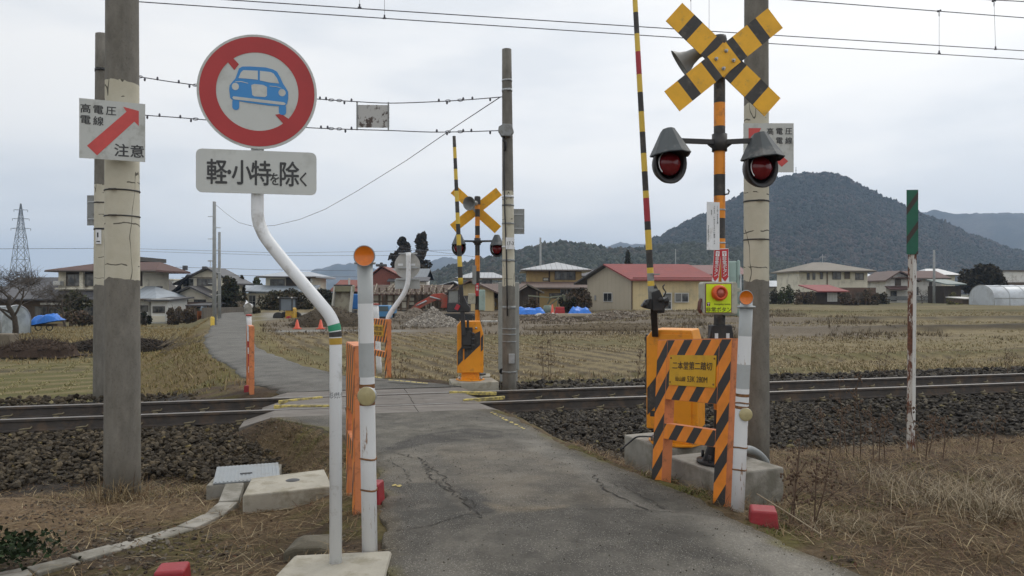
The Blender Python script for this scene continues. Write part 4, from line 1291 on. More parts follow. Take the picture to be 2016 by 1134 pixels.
for y in (415,480): 
    mb = MB(); mb.lathe([(.0435,0),(.0455,0),(.0455,.012),(.0435,.012)], (0,0,zs_(y)), (0,0,1), 18); mb.build('band', mGalv, sig)
mb = MB(); mb.tube([(.03,-.03,zs_(384)),(.055,-.04,zs_(383)),(.062,-.04,zs_(378)),(.055,-.03,zs_(374))], .006, 6); mb.build('hook', mDark, sig)
# white notice with columns of small lettering
t = thing('notice_plate', 'narrow white notice with vertical lettering on the nearest signal post', 'notice', P(1404,445,5.48), R(18))
mb = MB(); mb.box(-.054,.054,-.002,.002,-.178,.178,0)
def vtext(mb, s_, size, x, ztop, step, m=1, bold=.004, y=-.002):
    for i, ch in enumerate(s_):
        if ch != ' ': mb.text(ch, size, (x,y,ztop-i*step), m=m, bold=bold)
vtext(mb, 'ここは せんざん線', .0135, .036, .145, .0150)
vtext(mb, 'ふみきり にほんどうだいに踏切 です', .0135, .008, .145, .0162)
vtext(mb, '踏切番号', .0085, -.016, .115, .010); vtext(mb, '仙台保線技術センター', .0095, -.042, .0, .0125)
mb.build('notice_face', [mWhite, mInk], t)
# emergency button box
t = thing('emergency_button_box', 'fluorescent yellow-green emergency button box with red push button', 'emergency button', P(1415,587,5.36), R(8), 'emergency boxes')
mb = MB()
mb.prism(rrect(-.132,-.118,.132,.118,.02), -.03, .06)
mb.build('box_body', mBoxGrey, t, .006)
mb = MB()
mb.prism(rrect(-.123,-.109,.112,.109,.012), -.034, -.030)
mb.build('door', mBoxGrey, t, .002)
mb = MB()
mb.box(-.117,.082,-.0375,-.0345,-.107,.107,2); mb.box(-.112,.077,-.0395,-.0377,-.102,.102,0)
mb.text('非常ボタン', .039, (-.018,-.0395,-.082), m=1, bold=.004)
mb.text('Emergency button', .0165, (.010,-.0395,-.044), m=1, bold=.004)
mb.box(-.107,-.083,-.0405,-.0398,-.056,-.030,2); mb.box(-.103,-.087,-.0412,-.0406,-.040,-.034,3); mb.box(-.097,-.093,-.0412,-.0406,-.053,-.043,3)
mb.build('label_plate', [mLime, mBrownInk, MAT('maroon_border',(.13,.02,.02),.5), mWhite], t)
mb = MB()
mb.lathe([(.057,0),(.057,.02),(.050,.045),(.036,.048),(.034,.030),(0,.028)], (-.018,-.040,.038), (0,-1,0), 28, 0)
o = mb.build('push_button', MAT('button_red',(.62,.085,.02),.35,.08,20), t)
mb = MB(); mb.lathe([(.031,0),(.027,.014),(0,.018)], (-.018,-.069,.038), (0,-1,0), 22, 0); mb.build('button_cap', MAT('button_centre',(.42,.11,.08),.3,.12,40), o)
for z in (.06,-.06):
    mb = MB(); mb.box(.1335,.155,-.02,.03,z-.014,z+.014); mb.build('hinge', mBoxGrey, t, .003)
mb = MB(); mb.tube([(-.134,0,-.01),(-.15,-.01,-.03),(-.155,-.01,-.08),(-.136,0,-.1)], .014, 8); mb.build('cable_gland', MAT('gland_maroon',(.12,.05,.04),.6), t)
# pale green cabinet
t = thing('cable_cabinet', 'tall pale green cabinet behind the yellow-green emergency box', 'cabinet', P(1438,568,5.62), R(-18))
mb = MB(); mb.box(-.05,.05,-.10,.12,-.205,.205); mb.build('cabinet_body', mPaleGreen, t, .012, 3)
mb = MB(); mb.box(.0505,.07,-.105,.125,-.212,.212); mb.build('door', mPaleGreen, t, .008, 3)
for z in (.09,-.10):
    mb = MB(); mb.box(.0705,.083,-.12,-.08,z-.015,z+.015); mb.build('latch', mGalv, t, .003)
mb = MB(); mb.tube([(.075,-.118,.08),(.078,-.12,-.12)], .006, 6); mb.build('rod', mGalv, t)
# red arrow banners
for sx, lean, lab in ((-1,.09,'left red arrow banner with white lettering above the emergency box'), (1,-.03,'right red arrow banner with white lettering above the emergency box')):
    t = thing('arrow_banner', lab, 'banner', P(1410.5 if sx < 0 else 1427,522,5.50), R(-12*sx), 'red arrow banners pointing at the emergency box')
    M4 = Matrix.Rotation(lean*(1),4,'Y')
    mb = MB(M4)
    mb.prism([(-.026,-.125),(.026,-.125),(.030,.125),(-.030,.125)], -.001, .001, 1)
    mb.prism([(-.0255,-.085),(-.030,-.085),(-.002,-.123),(.0255,-.083),(.020,-.083),(.028,.12),(-.028,.12)], -.004, -.002, 0)
    vtext(mb, '非常ボタン', .034, -.002, .048, .030, 2, .010, -.004)
    mb.box(-.016,.014,-.0058,-.0045,.066,.104,2); mb.box(-.010,.008,-.0068,-.0060,.088,.094,0); mb.box(-.003,.002,-.0068,-.0060,.070,.084,0)
    mb.build('banner_sheet', [MAT('banner_red',(.50,.03,.04),.5,.06,20), mWhite, mWhite], t)

# --- footings of signal and barrier machine
e1 = Vector((.38,-.925,0)).normalized(); e2 = Vector((.925,.38,0)).normalized()
def quad_from(A, e1, l1, e2, l2): 
    A = Vector((*A,0)); return [tuple((A)[:2]), tuple((A+e1*l1)[:2]), tuple((A+e1*l1+e2*l2)[:2]), tuple((A+e2*l2)[:2])]
t, mb = slab('concrete_footing', 'grey concrete footing under the nearest crossing signal', 'concrete footing', quad_from((1.235,5.86),e1,.66,e2,.58), -.05, .25, mConc)
mb.build('footing_block', mConc, t, .015)
t, mb = slab('concrete_footing', 'grey concrete footing under the nearest orange gate machine', 'concrete footing', quad_from((1.06,6.98),e1,.68,e2,.62), -.1, .20, mConc)
mb.build('footing_block', mConc, t, .015)
mb = MB(); mb.prism([(0,0),(.14,0),(.14,-.1),(-.1,-.1)], 0, .25, 0); 
t = thing('cable_hose', 'grey corrugated hose running over the signal footing to the mast', 'hose', P(1470,890,5.75))
o0 = Vector(t.location); mb = MB()
mb.tube(dense([P(1462,886,5.7)-o0,P(1475,885,5.8)-o0,P(1492,893,5.9)-o0,P(1506,908,5.95)-o0,P(1512,925,6.0)-o0],6), .032, 10)
mb.build('hose_run', mGrey, t)
t = thing('ground_wire', 'thin black wire looping from the gate machine footing to the soil', 'wire', P(1270,872,6.6))
o0 = Vector(t.location); mb = MB()
mb.tube(dense([P(1284,860,6.55)-o0,P(1255,860,6.75)-o0,P(1238,872,6.8)-o0,P(1222,885,6.75)-o0],5), .008, 6)
mb.build('wire_run', mDark, t)

# --- gate machine and boom
def gate_machine(label, base, yaw, segs, pivot, tip, arm_r, mirror, group, boomlabel=None):
    t = thing('gate_machine', label, 'crossing gate', base, yaw, group)
    mb = MB()
    mb.prism([(-.155,.0),(.155,.0),(.155,.14),(-.155,.14)], -.13, .13, 0)
    mb.build('pedestal', mGateOr, t, .006)
    mb = MB()
    mb.lathe([(.0,0),(.25,0),(.25,.02),(.16,.022)], (0,0,.001), (0,0,1), 8, 0, None, False); mb.build('base_flange', mGateOr, t, .004)
    for sx in (-1,1):
        mb = MB(); mb.cyl((sx*.185,-.12,.023),(sx*.185,-.12,.075),.018,None,10); mb.build('anchor_bolt', mGalv, t)
    mb = MB()
    prof_ = [(-.225,.14),(.225,.14),(.225,.80),(.17,1.02),(-.17,1.02),(-.225,.95)]
    mb.prism(prof_, -.19, .19, 0)
    mb.build('housing', mGateOr, t, .012, 3)
    # door with bevelled corners and black warning slashes
    mb = MB()
    mb.prism([(-.10,.15),(.17,.15),(.17,.98),(-.10,.98)], -.204, -.1905, 0)
    mb.prism([(-.10,.36),(.17,.62),(.17,.86),(.05,.80),(-.10,.62)], -.2075, -.2045, 1)
    mb.build('door', [mGateOr, mBlack], t, .002)
    mb = MB()
    mb.prism([(.18,.50),(.218,.54),(.218,.80),(.18,.74)], -.195, -.1905, 0); mb.prism([(-.215,.26),(-.125,.36),(-.125,.62),(-.215,.50)], -.195, -.1905, 0)
    mb.add([(-.2262,-.17,.22),(-.2262,.17,.40),(-.2262,.17,.95),(-.2262,-.17,.66)], [(0,3,2,1)], 0)
    mb.build('warning_slash', mBlack, t)
    mb = MB()
    for x_ in (-.06,.10): mb.lathe([(.02,0),(.018,.012),(0,.015)], (x_,-.205,.905), (0,-1,0), 14)
    mb.build('knob', mGalv, t)
    return t
d4 = 6.62
gb = Vector((PX(1331,d4),d4,.20))
gm = gate_machine('nearest orange gate machine behind the striped barrier, boom raised', gb, R(-24), None, None, None, None, False, 'orange gate machines')
mb = MB(); mb.text('WB1', .06, (-.16,-.1905,.40), m=0, bold=.006); mb.box(-.19,-.13,-.193,-.191,.25,.30,1); mb.build('lettering', [mWhite, mDark], gm)
mb = MB(); mb.box(-.02,.0,-.03,.05,.0,.40); 
mb = MB()
for z in (.50,.62,.78,.93): mb.box(-.262,-.2265,-.10,.0,z-.018,z+.018)
mb.box(-.25,-.2265,-.12,.02,.45,.97)
mb.build('hinge_bar', mDark, gm, .004)
# boom
def boom(label, pts_px, d, r0, r1, segs, mats, group):
    p0 = P(*pts_px[0], d); 
    t = thing('gate_boom', label, 'gate boom', p0, 0, group)
    a = P(*pts_px[0], d)-p0; b = P(*pts_px[1], d)-p0
    ya, yb = pts_px[0][1], pts_px[1][1]
    ps, ms = [], []
    for y, m in segs:
        k = (y-ya)/(yb-ya); ps.append(a.lerp(b,k)); ms.append(m)
    mb = MB()
    n = len(ps)
    rs = [r0+(r1-r0)*i/(n-1) for i in range(n)]
    mb.tube(ps, rs, 14, 0, True, ms[:-1])
    mb.build('boom_pole', mats, t)
    return t
bm = boom('raised gate boom banded black, yellow and red in front of the sky, right', [(1285,620),(1249,-20)], 6.3, .030, .021,
  [(600,3),(563,0),(553,3),(538,0),(527,1),(492,0),(453,1),(436,2),(390,0),(376,1),(338,0),(302,1),(260,0),(220,1),(182,0),(147,2),(102,0),(67,1),(25,0),(-40,1),(-90,1)], [mYellowP, mBlack, mArmRed, mGrey], 'raised gate booms')
bo = Vector(bm.location)
def Lb(px,py,d=6.3): return P(px,py,d)-bo
mb = MB()
mb.prism([((p[0]-1285)*6.3/F,-(p[1]-620)*6.3/F) for p in ((1262,603),(1271,590),(1283,588),(1287,566),(1290,560),(1305,590),(1314,584),(1316,600),(1308,606),(1307,616),(1294,617),(1285,610),(1270,607))], -.03, .05)
mb.prism([((p[0]-1285)*6.3/F,-(p[1]-620)*6.3/F) for p in ((1281,576),(1296,570),(1306,592),(1304,612),(1284,612))], -.055, -.032)
mb.build('boom_holder', mDark, bm, .006)
mb = MB(); mb.tube([Lb(1306,585),Lb(1311,575),Lb(1306,568),Lb(1305,564),Lb(1309,560)], .006, 6); mb.build('catch_hook', mDark, bm); mb = MB(); mb.tube([Lb(1268,602,6.25),Lb(1275,597,6.25),Lb(1276,591,6.25)], .010, 6)
for px_,py_ in ((1270,600),(1300,590),(1312,592)): mb.lathe([(.022,0),(.022,.02),(0,.022)], Lb(px_,py_,6.25), (0,-1,0), 10)
mb.build('holder_bolt', mDark, bm)
mb = MB(); mb.bar(Lb(1287,606), Lb(1290,660,6.5), .055,.05); mb.build('drive_arm', mDark, bm, .006)
mb = MB(); mb.box(-.03,.055,-.035,.035,.343,.352); mb.box(-.035,.035,-.035,.035,.20,.225); mb.build('clamp', mGrey, bm)
# ------------------------------------------------------------------ beyond the rails
# far crossing signal (seen from behind: yellow backs)
d5 = 13.8
base = Vector((PX(940,d5), d5, .0))
def z5(y): return PZ(y,d5)
seg = [(0,0),(z5(656),1),(z5(610),0),(z5(583),1),(z5(572),0),(z5(534),1),(z5(503),0),(z5(482),1),(z5(463),0),(z5(445),1),(z5(427),0),(z5(412),1),(z5(392),0)]
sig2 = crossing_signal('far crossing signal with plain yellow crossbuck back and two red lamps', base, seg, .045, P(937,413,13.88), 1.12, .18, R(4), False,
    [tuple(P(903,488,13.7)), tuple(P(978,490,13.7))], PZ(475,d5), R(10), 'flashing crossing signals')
horn(sig2, P(937,400,13.72)-base, (-.42,-.85,-.12), 1)
mb = MB(); mb.lathe([(.0,0),(.16,0),(.16,.03),(.05,.04),(.05,.2)], (0,0,0), (0,0,1), 18); mb.box(-.12,.12,-.05,.05,z5(720),z5(712)); mb.build('foot', mDark, sig2)
t = thing('notice_plate', 'narrow pale notice on the far signal post', 'notice', P(933.5,541,13.7), R(15))
MB().box(-.035,.04,-.002,.002,-.175,.175).build('notice_face', mGrey, t)
t = thing('arrow_banner', 'red banner with white lettering on the far signal post', 'banner', P(939.5,570,13.72))
mb = MB(); mb.prism([(-.04,-.12),(.03,-.12),(.035,.12),(-.03,.12)], -.001,.001,0); vtext(mb, '非常', .05, 0, .06, .06, 1, .01, -.001); mb.build('banner_sheet', [_mats['banner_red'], mWhite], t)
t = thing('cable_cabinet', 'pale green cabinet on the right of the far signal post', 'cabinet', P(948.5,591,13.75))
mb = MB(); mb.box(-.05,.06,-.10,.1,-.195,.195); mb.build('cabinet_body', mPaleGreen, t, .012); MB().box(-.045,.055,-.112,-.1015,-.18,.18).build('door', mPaleGreen, t, .003)
t = thing('emergency_button_box', 'beige back of the emergency button box left of the far signal post', 'emergency button', P(929,588,13.75), 0, 'emergency boxes')
mb = MB(); mb.box(-.07,.07,-.05,.06,-.1,.1); mb.build('box_body', mBoxGrey, t, .01)
# far gate machine
d6 = 12.75
gm2 = gate_machine('far orange gate machine with black slash standing beyond the rails', Vector((PX(926,d6),d6,.03)), R(3), None, None, None, None, False, 'orange gate machines')
mb = MB(); mb.box(-.15,.04,-.28,-.21,.56,.92); mb.box(-.13,.02,-.31,-.2805,.62,.86); mb.box(-.06,-.02,-.33,-.28,.9,1.05)
for k in range(3): mb.cyl((.02,-.31,.62+k*.1),(.07,-.31,.62+k*.1),.02,None,8)
mb.build('drive_box', mDark, gm2, .012)
bm2 = boom('raised gate boom banded black and yellow beside the far signal', [(907,560),(894,268)], 12.4, .042, .028,
  [(560,0),(547,1),(525,0),(505,1),(483,0),(462,1),(441,0),(419,1),(397,0),(376,1),(354,0),(333,1),(312,0),(290,1),(268,0)][::1], [mYellowP, mBlack], 'raised gate booms')
bo = Vector(bm2.location)
def Lc(px,py,d=12.4): return P(px,py,d)-bo
mb = MB()
mb.bar(Lc(907,558),Lc(913,660),.07,.06)
mb.prism([((p[0]-907)*12.4/F,-(p[1]-560)*12.4/F) for p in ((898,606),(903,598),(912,596),(913,582),(921,600),(925,604),(925,612),(916,613),(902,614))], -.05,.06)
mb.build('boom_holder', mDark, bm2, .006)
mb = MB(); mb.prism([((p[0]-907)*12.4/F,-(p[1]-560)*12.4/F) for p in ((895,608),(900,598),(907,602),(902,611))], -.08,-.052); mb.build('red_flag_plate', mArmRed, bm2)
t, mb = slab('concrete_footing', 'low pale footing under the far orange gate machine', 'concrete footing', [(PX(889,12.3),12.3),(PX(982,12.5),12.5),(PX(968,13.1),13.1),(PX(884,12.9),12.9)], -.2, .03, mConcL)
mb.build('footing_block', mConcL, t, .012)
t, mb = slab('concrete_footing', 'small pale footing under the far signal post', 'concrete footing', [(PX(930,13.55),13.55),(PX(965,13.55),13.55),(PX(965,14.05),14.05),(PX(930,14.05),14.05)], -.3, .0, mConcL)
mb.build('footing_block', mConcL, t, .012)
# pale steel cabinet behind far mast
t = thing('relay_cabinet', 'tall grey cabinet partly hidden behind the mast by the far signal', 'cabinet', (PX(1003,15.2),15.2,-.3))
mb = MB(); mb.box(-.23,.20,-.12,.2,.25,2.05); mb.build('cabinet_body', MAT('cabinet_grey',(.30,.31,.29),.55,.07,3,dirt=(.22,.22,.2),dirt_amt=.2), t, .015)
for sx in (-.17,.14): MB().box(sx-.03,sx+.03,-.05,.05,-.1,.2495).build('leg', mGalv, t)
t = thing('drain_pipe', 'cut end of a drain pipe in a dry mound left of the far mast', 'pipe', P(988,731,13.6))
mb = MB(); mb.lathe([(.04,0),(.055,0),(.055,.4),(.04,.4)], (0,0,0), (.3,1,0), 14); mb.build('pipe_body', mDark, t)
# far barriers
barrier('faded orange barrier edge beyond the rails, left of the far lane', (PX(500,11.75),11.75), (PX(493.5,12.5),12.5), -.12, -.12, 1.12, GB, False, fl=.07)
barrier('striped barrier with name plate right of the far lane, behind the white marker', (PX(728,15.3),15.3), (PX(762,14.2),14.2), -.12, -.10, 1.12, GB)
def small_delin(label, pxb, pyb, pxt, pyt, d, r, bands):
    b = P(pxb,pyb,d); t = thing('delineator_post', label, 'marker post', b, 0, 'white posts with orange reflectors')
    e = P(pxt,pyt,d)-b; mb = MB(); n = len(bands)
    mb.tube([Vector((0,0,0)).lerp(e,i/n) for i in range(n+1)], r, 12, 0, True, bands); mb.build('pole', [mWhite, mArmRed, mGold], t)
    mb = MB(); mb.lathe([(0,0),(r*1.3,0),(r*1.3,.02),(r*.5,.03),(0,.03)], e, (0,0,1), 12); mb.build('cap', MAT('cap_red',(.40,.06,.04),.5), t)
small_delin('white and red marker post with red cap, left of the far lane', 495, 758, 490, 622, 12.2, .040, [0,1,0,1,1,0,1,0,0,0,0])
small_delin('white marker with a gold band beyond the rails, behind the rusty one', 747, 735, 740, 600, 16.6, .060, [0,0,0,0,0,2,0,0])
redblock('small red block at the foot of the red and white marker beyond the rails', (PX(487,12.0),12.0), -.13, .10, .10, .16, 0)
# back of the far road sign
d7 = 14.9
s = thing('road_sign', 'grey back of a round road sign on a bent white post, far side', 'road sign', P(764,745,d7))
o0 = Vector(s.location)
def L7(px,py,d=d7): return P(px,py,d)-o0
mb = MB(); mb.tube(dense([L7(804,497),L7(804,540),L7(802,560),L7(794,580),L7(778,603),L7(766,622),L7(764,640),L7(764,745)],4), .05, 12); mb.build('post', mWhite, s)
mb = MB(Matrix.Translation(L7(802,523,d7+.12))); mb.prism(ring_pts(.262,.272,40), -.006,.006); mb.build('sign_disc', MAT('sign_back_grey',(.47,.47,.45),.5,.06,6,dirt=(.33,.32,.3),dirt_amt=.2), s)
mb = MB(Matrix.Translation(L7(802,559,d7+.12))); mb.box(-.255,.255,-.005,.005,-.10,.10)
mb.build('plate', mGreyL, s, .003)
for y, w2 in ((499,.19),(527,.22),(549,.24)):
    mb = MB(Matrix.Translation(L7(803,y,d7+.07))); mb.box(-w2,w2,-.01,.025,-.014,.014); mb.build('bracket', mGalv, s)
mb = MB(Matrix.Translation(L7(802,521,d7+.11)));
for x_ in (-.14,.11): mb.box(x_-.05,x_+.05,-.004,.0,-.022,.022)
mb.build('sticker', mWhite, s)

# --- green marker board on a rusty post
d8 = 8.4
t = thing('marker_board', 'narrow green and black diagonal board on a rusty white post at right', 'railway marker', P(1790,885,d8))
o0 = Vector(t.location)
mb = MB()
a, b = P(1790,900,d8)-o0, P(1793,495,d8)-o0
M4 = Matrix.Identity(4)
mb.bar(a, b, .012, .085, 0); 
a2, b2 = a+Vector((.022,-.03,0)), b+Vector((.022,-.03,0))
mb.bar(a2, b2, .055, .010, 1)
a3, b3 = a+Vector((-.022,-.034,0)), b+Vector((-.022,-.034,0))
mb.bar(a3, b3, .050, .012, 0)
mb.build('post', [rust_mat('rusty_white_post',(.50,.47,.43),(.14,.055,.03),.50,5,(3,3,.8)), rust_mat('white_post_flaking',(.62,.62,.60),(.15,.06,.035),.22,5,(3,3,.5))], t)
mGrS = stripe_mat('green_stripes', (.045,.030,.026), (.010,.115,.070), (.62,0,-.42), .140, .74, .25, (.02,.06,.05))
mb = MB(Matrix.Translation(P(1791.5,438,d8)-o0+Vector((0,-.05,0)))@Matrix.Rotation(R(-6),4,'Z'))
mb.box(-.062,.062,-.004,.004,-.365,.365)
mb.build('board', mGrS, t)

# --- wires
def wire(name, label, pts, r, cat='overhead wire', group=None, mat=None):
    t = thing(name, label, cat, pts[0], 0, group)
    o = Vector(pts[0]); mb = MB()
    mb.tube([Vector(p)-o for p in pts], r, 6, 0, False)
    mb.build('wire_run', mat or mWire, t)
    return t
def wline(pxy, d0, k=.246):
    out_ = []
    for px, py in pxy:
        d = d0/(1-k*(px-CX)/F); out_.append(P(px,py,d))
    return out_
def lin(p, q, n=10, sag=0): return [(p[0]+(q[0]-p[0])*i/n, p[1]+(q[1]-p[1])*i/n+sag*4*(i/n)*(1-i/n)) for i in range(n+1)]
WA, WB = 11.3, 10.95
ga = 'overhead railway wires'
cA = wire('contact_wire', 'lowest of the long overhead wires crossing the top of the picture', wline(lin((-200,-30),(267,3))+lin((267,3),(2016,117),10,1.5)[1:]+[(2400,142)], WA), .0075, group=ga)
cB = wire('contact_wire', 'upper of the close pair of overhead wires, just above the lowest', wline([(0,-31)]+lin((455,0),(2016,100),10,1)+[(2400,124)], WB), .0075, group=ga)
mA = wire('messenger_wire', 'overhead wire above right whose hangers hold the lowest wire', wline(lin((700,-48),(1550,-1),6)+lin((1550,-1),(2016,35),6)[1:]+[(2400,62)], WA), .0085, group=ga)
mBw = wire('messenger_wire', 'topmost overhead wire just entering the upper right corner', wline(lin((700,-60),(1940,-1),6)+[(2016,3),(2400,26)], WB), .0085, group=ga)
def hanger(label, px, y0, y1, d0, px1=None):
    d = d0/(1-.246*(px-CX)/F); a, b = P(px,y0,d), P(px1 or px,y1,d)
    t = thing('wire_hanger', label, 'wire hanger', a, 0, 'thin hangers between the railway wires')
    mb = MB(); e = b-a
    mb.tube([(0,0,0),e], .003, 5, 0, False)
    mb.blob((-.02,0,.0),.022,.02,.022,8); mb.blob((.02,0,.01),.02,.02,.022,8)
    mb.tube([(0,0,-.01),(-.014,0,-.05),(0,0,-.10)], .003, 5); mb.tube([(0,0,-.01),(.014,0,-.05),(0,0,-.10)], .003, 5)
    mb.bar(e, e+Vector((0,0,.05)), .022,.015); mb.bar(e-Vector((.025,0,0)), e+Vector((.025,0,0)), .015,.02)
    mb.build('hanger_rod', mWire, t)
hanger('thin hanger on the right with a dark clamp, second from the right edge', 1849,22,105,WA)
hanger('thin hanger nearest the right edge of the picture', 1957,2,97,WB,1960)
hanger('thin hanger above and just left of the crossbuck', 1360,-9,75,WA,1361)
hanger('thin hanger directly above the crossbuck', 1396,-24,64,WB)
hanger('thin hanger above the rusty hanging plate', 757,-36,36,WA)
hanger('thin hanger left of the one above the rusty hanging plate', 708,-50,15,WB)
# span wires with the hanging clearance plate
gsp = 'twisted span wires between the two far masts'
dl, dr = 12.5, 13.3
def dsp(px): return dl+(dr-dl)*(px-203)/(1003-203)
def span(label, pts, clips):
    pp_ = [P(px,py,dsp(px)) for px,py in pts]
    t = thing('span_wire', label, 'span wire', pp_[0], 0, gsp); o = pp_[0]; mb = MB()
    mb.tube([p-o for p in dense(pp_,4)], .0085, 6, 0, False)
    xs = [p[0] for p in pts]; ys = [p[1] for p in pts]
    for i, c in enumerate(clips):
        py = np.interp(c, xs, ys); p = P(c,py,dsp(c))-o
        mb.blob(p+Vector((0,0,.02 if i%3 else -.03)), .02,.02,.035, 6)
    for c in (275,385,652,668,882,906):
        py = np.interp(c, xs, ys); p = P(c,py,dsp(c))-o
        mb.tube([p+Vector((.05*math.cos(a*.7854),0,.022*math.sin(a*.7854))) for a in range(9)], .006, 5, 0, False)
    mb.build('wire_run', mWire, t)
span('upper span wire carrying the rusty plate', [(203,141),(267,150),(330,160),(387,168),(500,186),(625,195),(700,200),(770,203),(860,200),(925,196),(985,191),(1001,189)], [285,310,352,373,630,642,678,692,864,880,912,930,965])
span('lower span wire tied to the bottom of the rusty plate', [(203,220),(287,227),(345,231),(405,236),(500,245),(620,252),(700,255),(770,257),(850,260),(925,259),(985,257),(1001,257)], [290,314,355,376,632,645,680,692,860,880,912,928,965])
dq = dsp(734)
t = thing('clearance_plate', 'rust-spotted white plate hanging between the two span wires', 'hanging sign', P(734,229,dq), R(2))
mb = MB(); mb.box(-.29,.29,-.004,.004,-.20,.20); mb.build('plate_face', rust_mat('flaking_white_plate',(.50,.50,.49),(.10,.075,.065),.30,4.5,(1,1,1)), t)
mb = MB()
for sx in (-.275,.275): mb.box(sx-.012,sx+.012,-.016,-.0045,-.25,.25)
mb.build('hanger_strip', mGrey, t)
wire('service_cable', 'slack thin cable falling left from the top of the far mast', [P(px,py,13.2+(40-13.2)*(1-(px-425)/560.)) for px,py in [(985,191),(900,247),(800,316),(700,378),(640,412),(590,432),(540,444),(500,446),(470,438),(445,420),(425,403)]], .010, 'overhead cable')
gv = 'thin village cables across the lower sky'
for lab, pts, d, r in (('thin cable crossing the sky left of the masts', [(-40,490),(210,489)], 90, .025), ('upper of the paired thin cables between the utility pole and the sign', [(250,489),(560,498),(900,492)], 100, .02),
    ('lower of the paired thin cables between the utility pole and the sign', [(250,494),(560,503),(900,503)], 101, .02), ('thin cable above the house with white walls', [(250,523),(520,531),(700,533)], 85, .02),
    ('thin cable in front of the blue mountain left', [(300,536),(560,545),(720,545),(900,535)], 80, .02), ('thin cable right of the tall conifers', [(780,486),(1010,515)], 95, .02)):
    pts2 = lin(pts[0],pts[1],4)+(lin(pts[1],pts[2],4)[1:] if len(pts) > 2 else [])
    wire('village_cable', lab, [P(px,py,d) for px,py in pts2], r, 'overhead cable', gv)
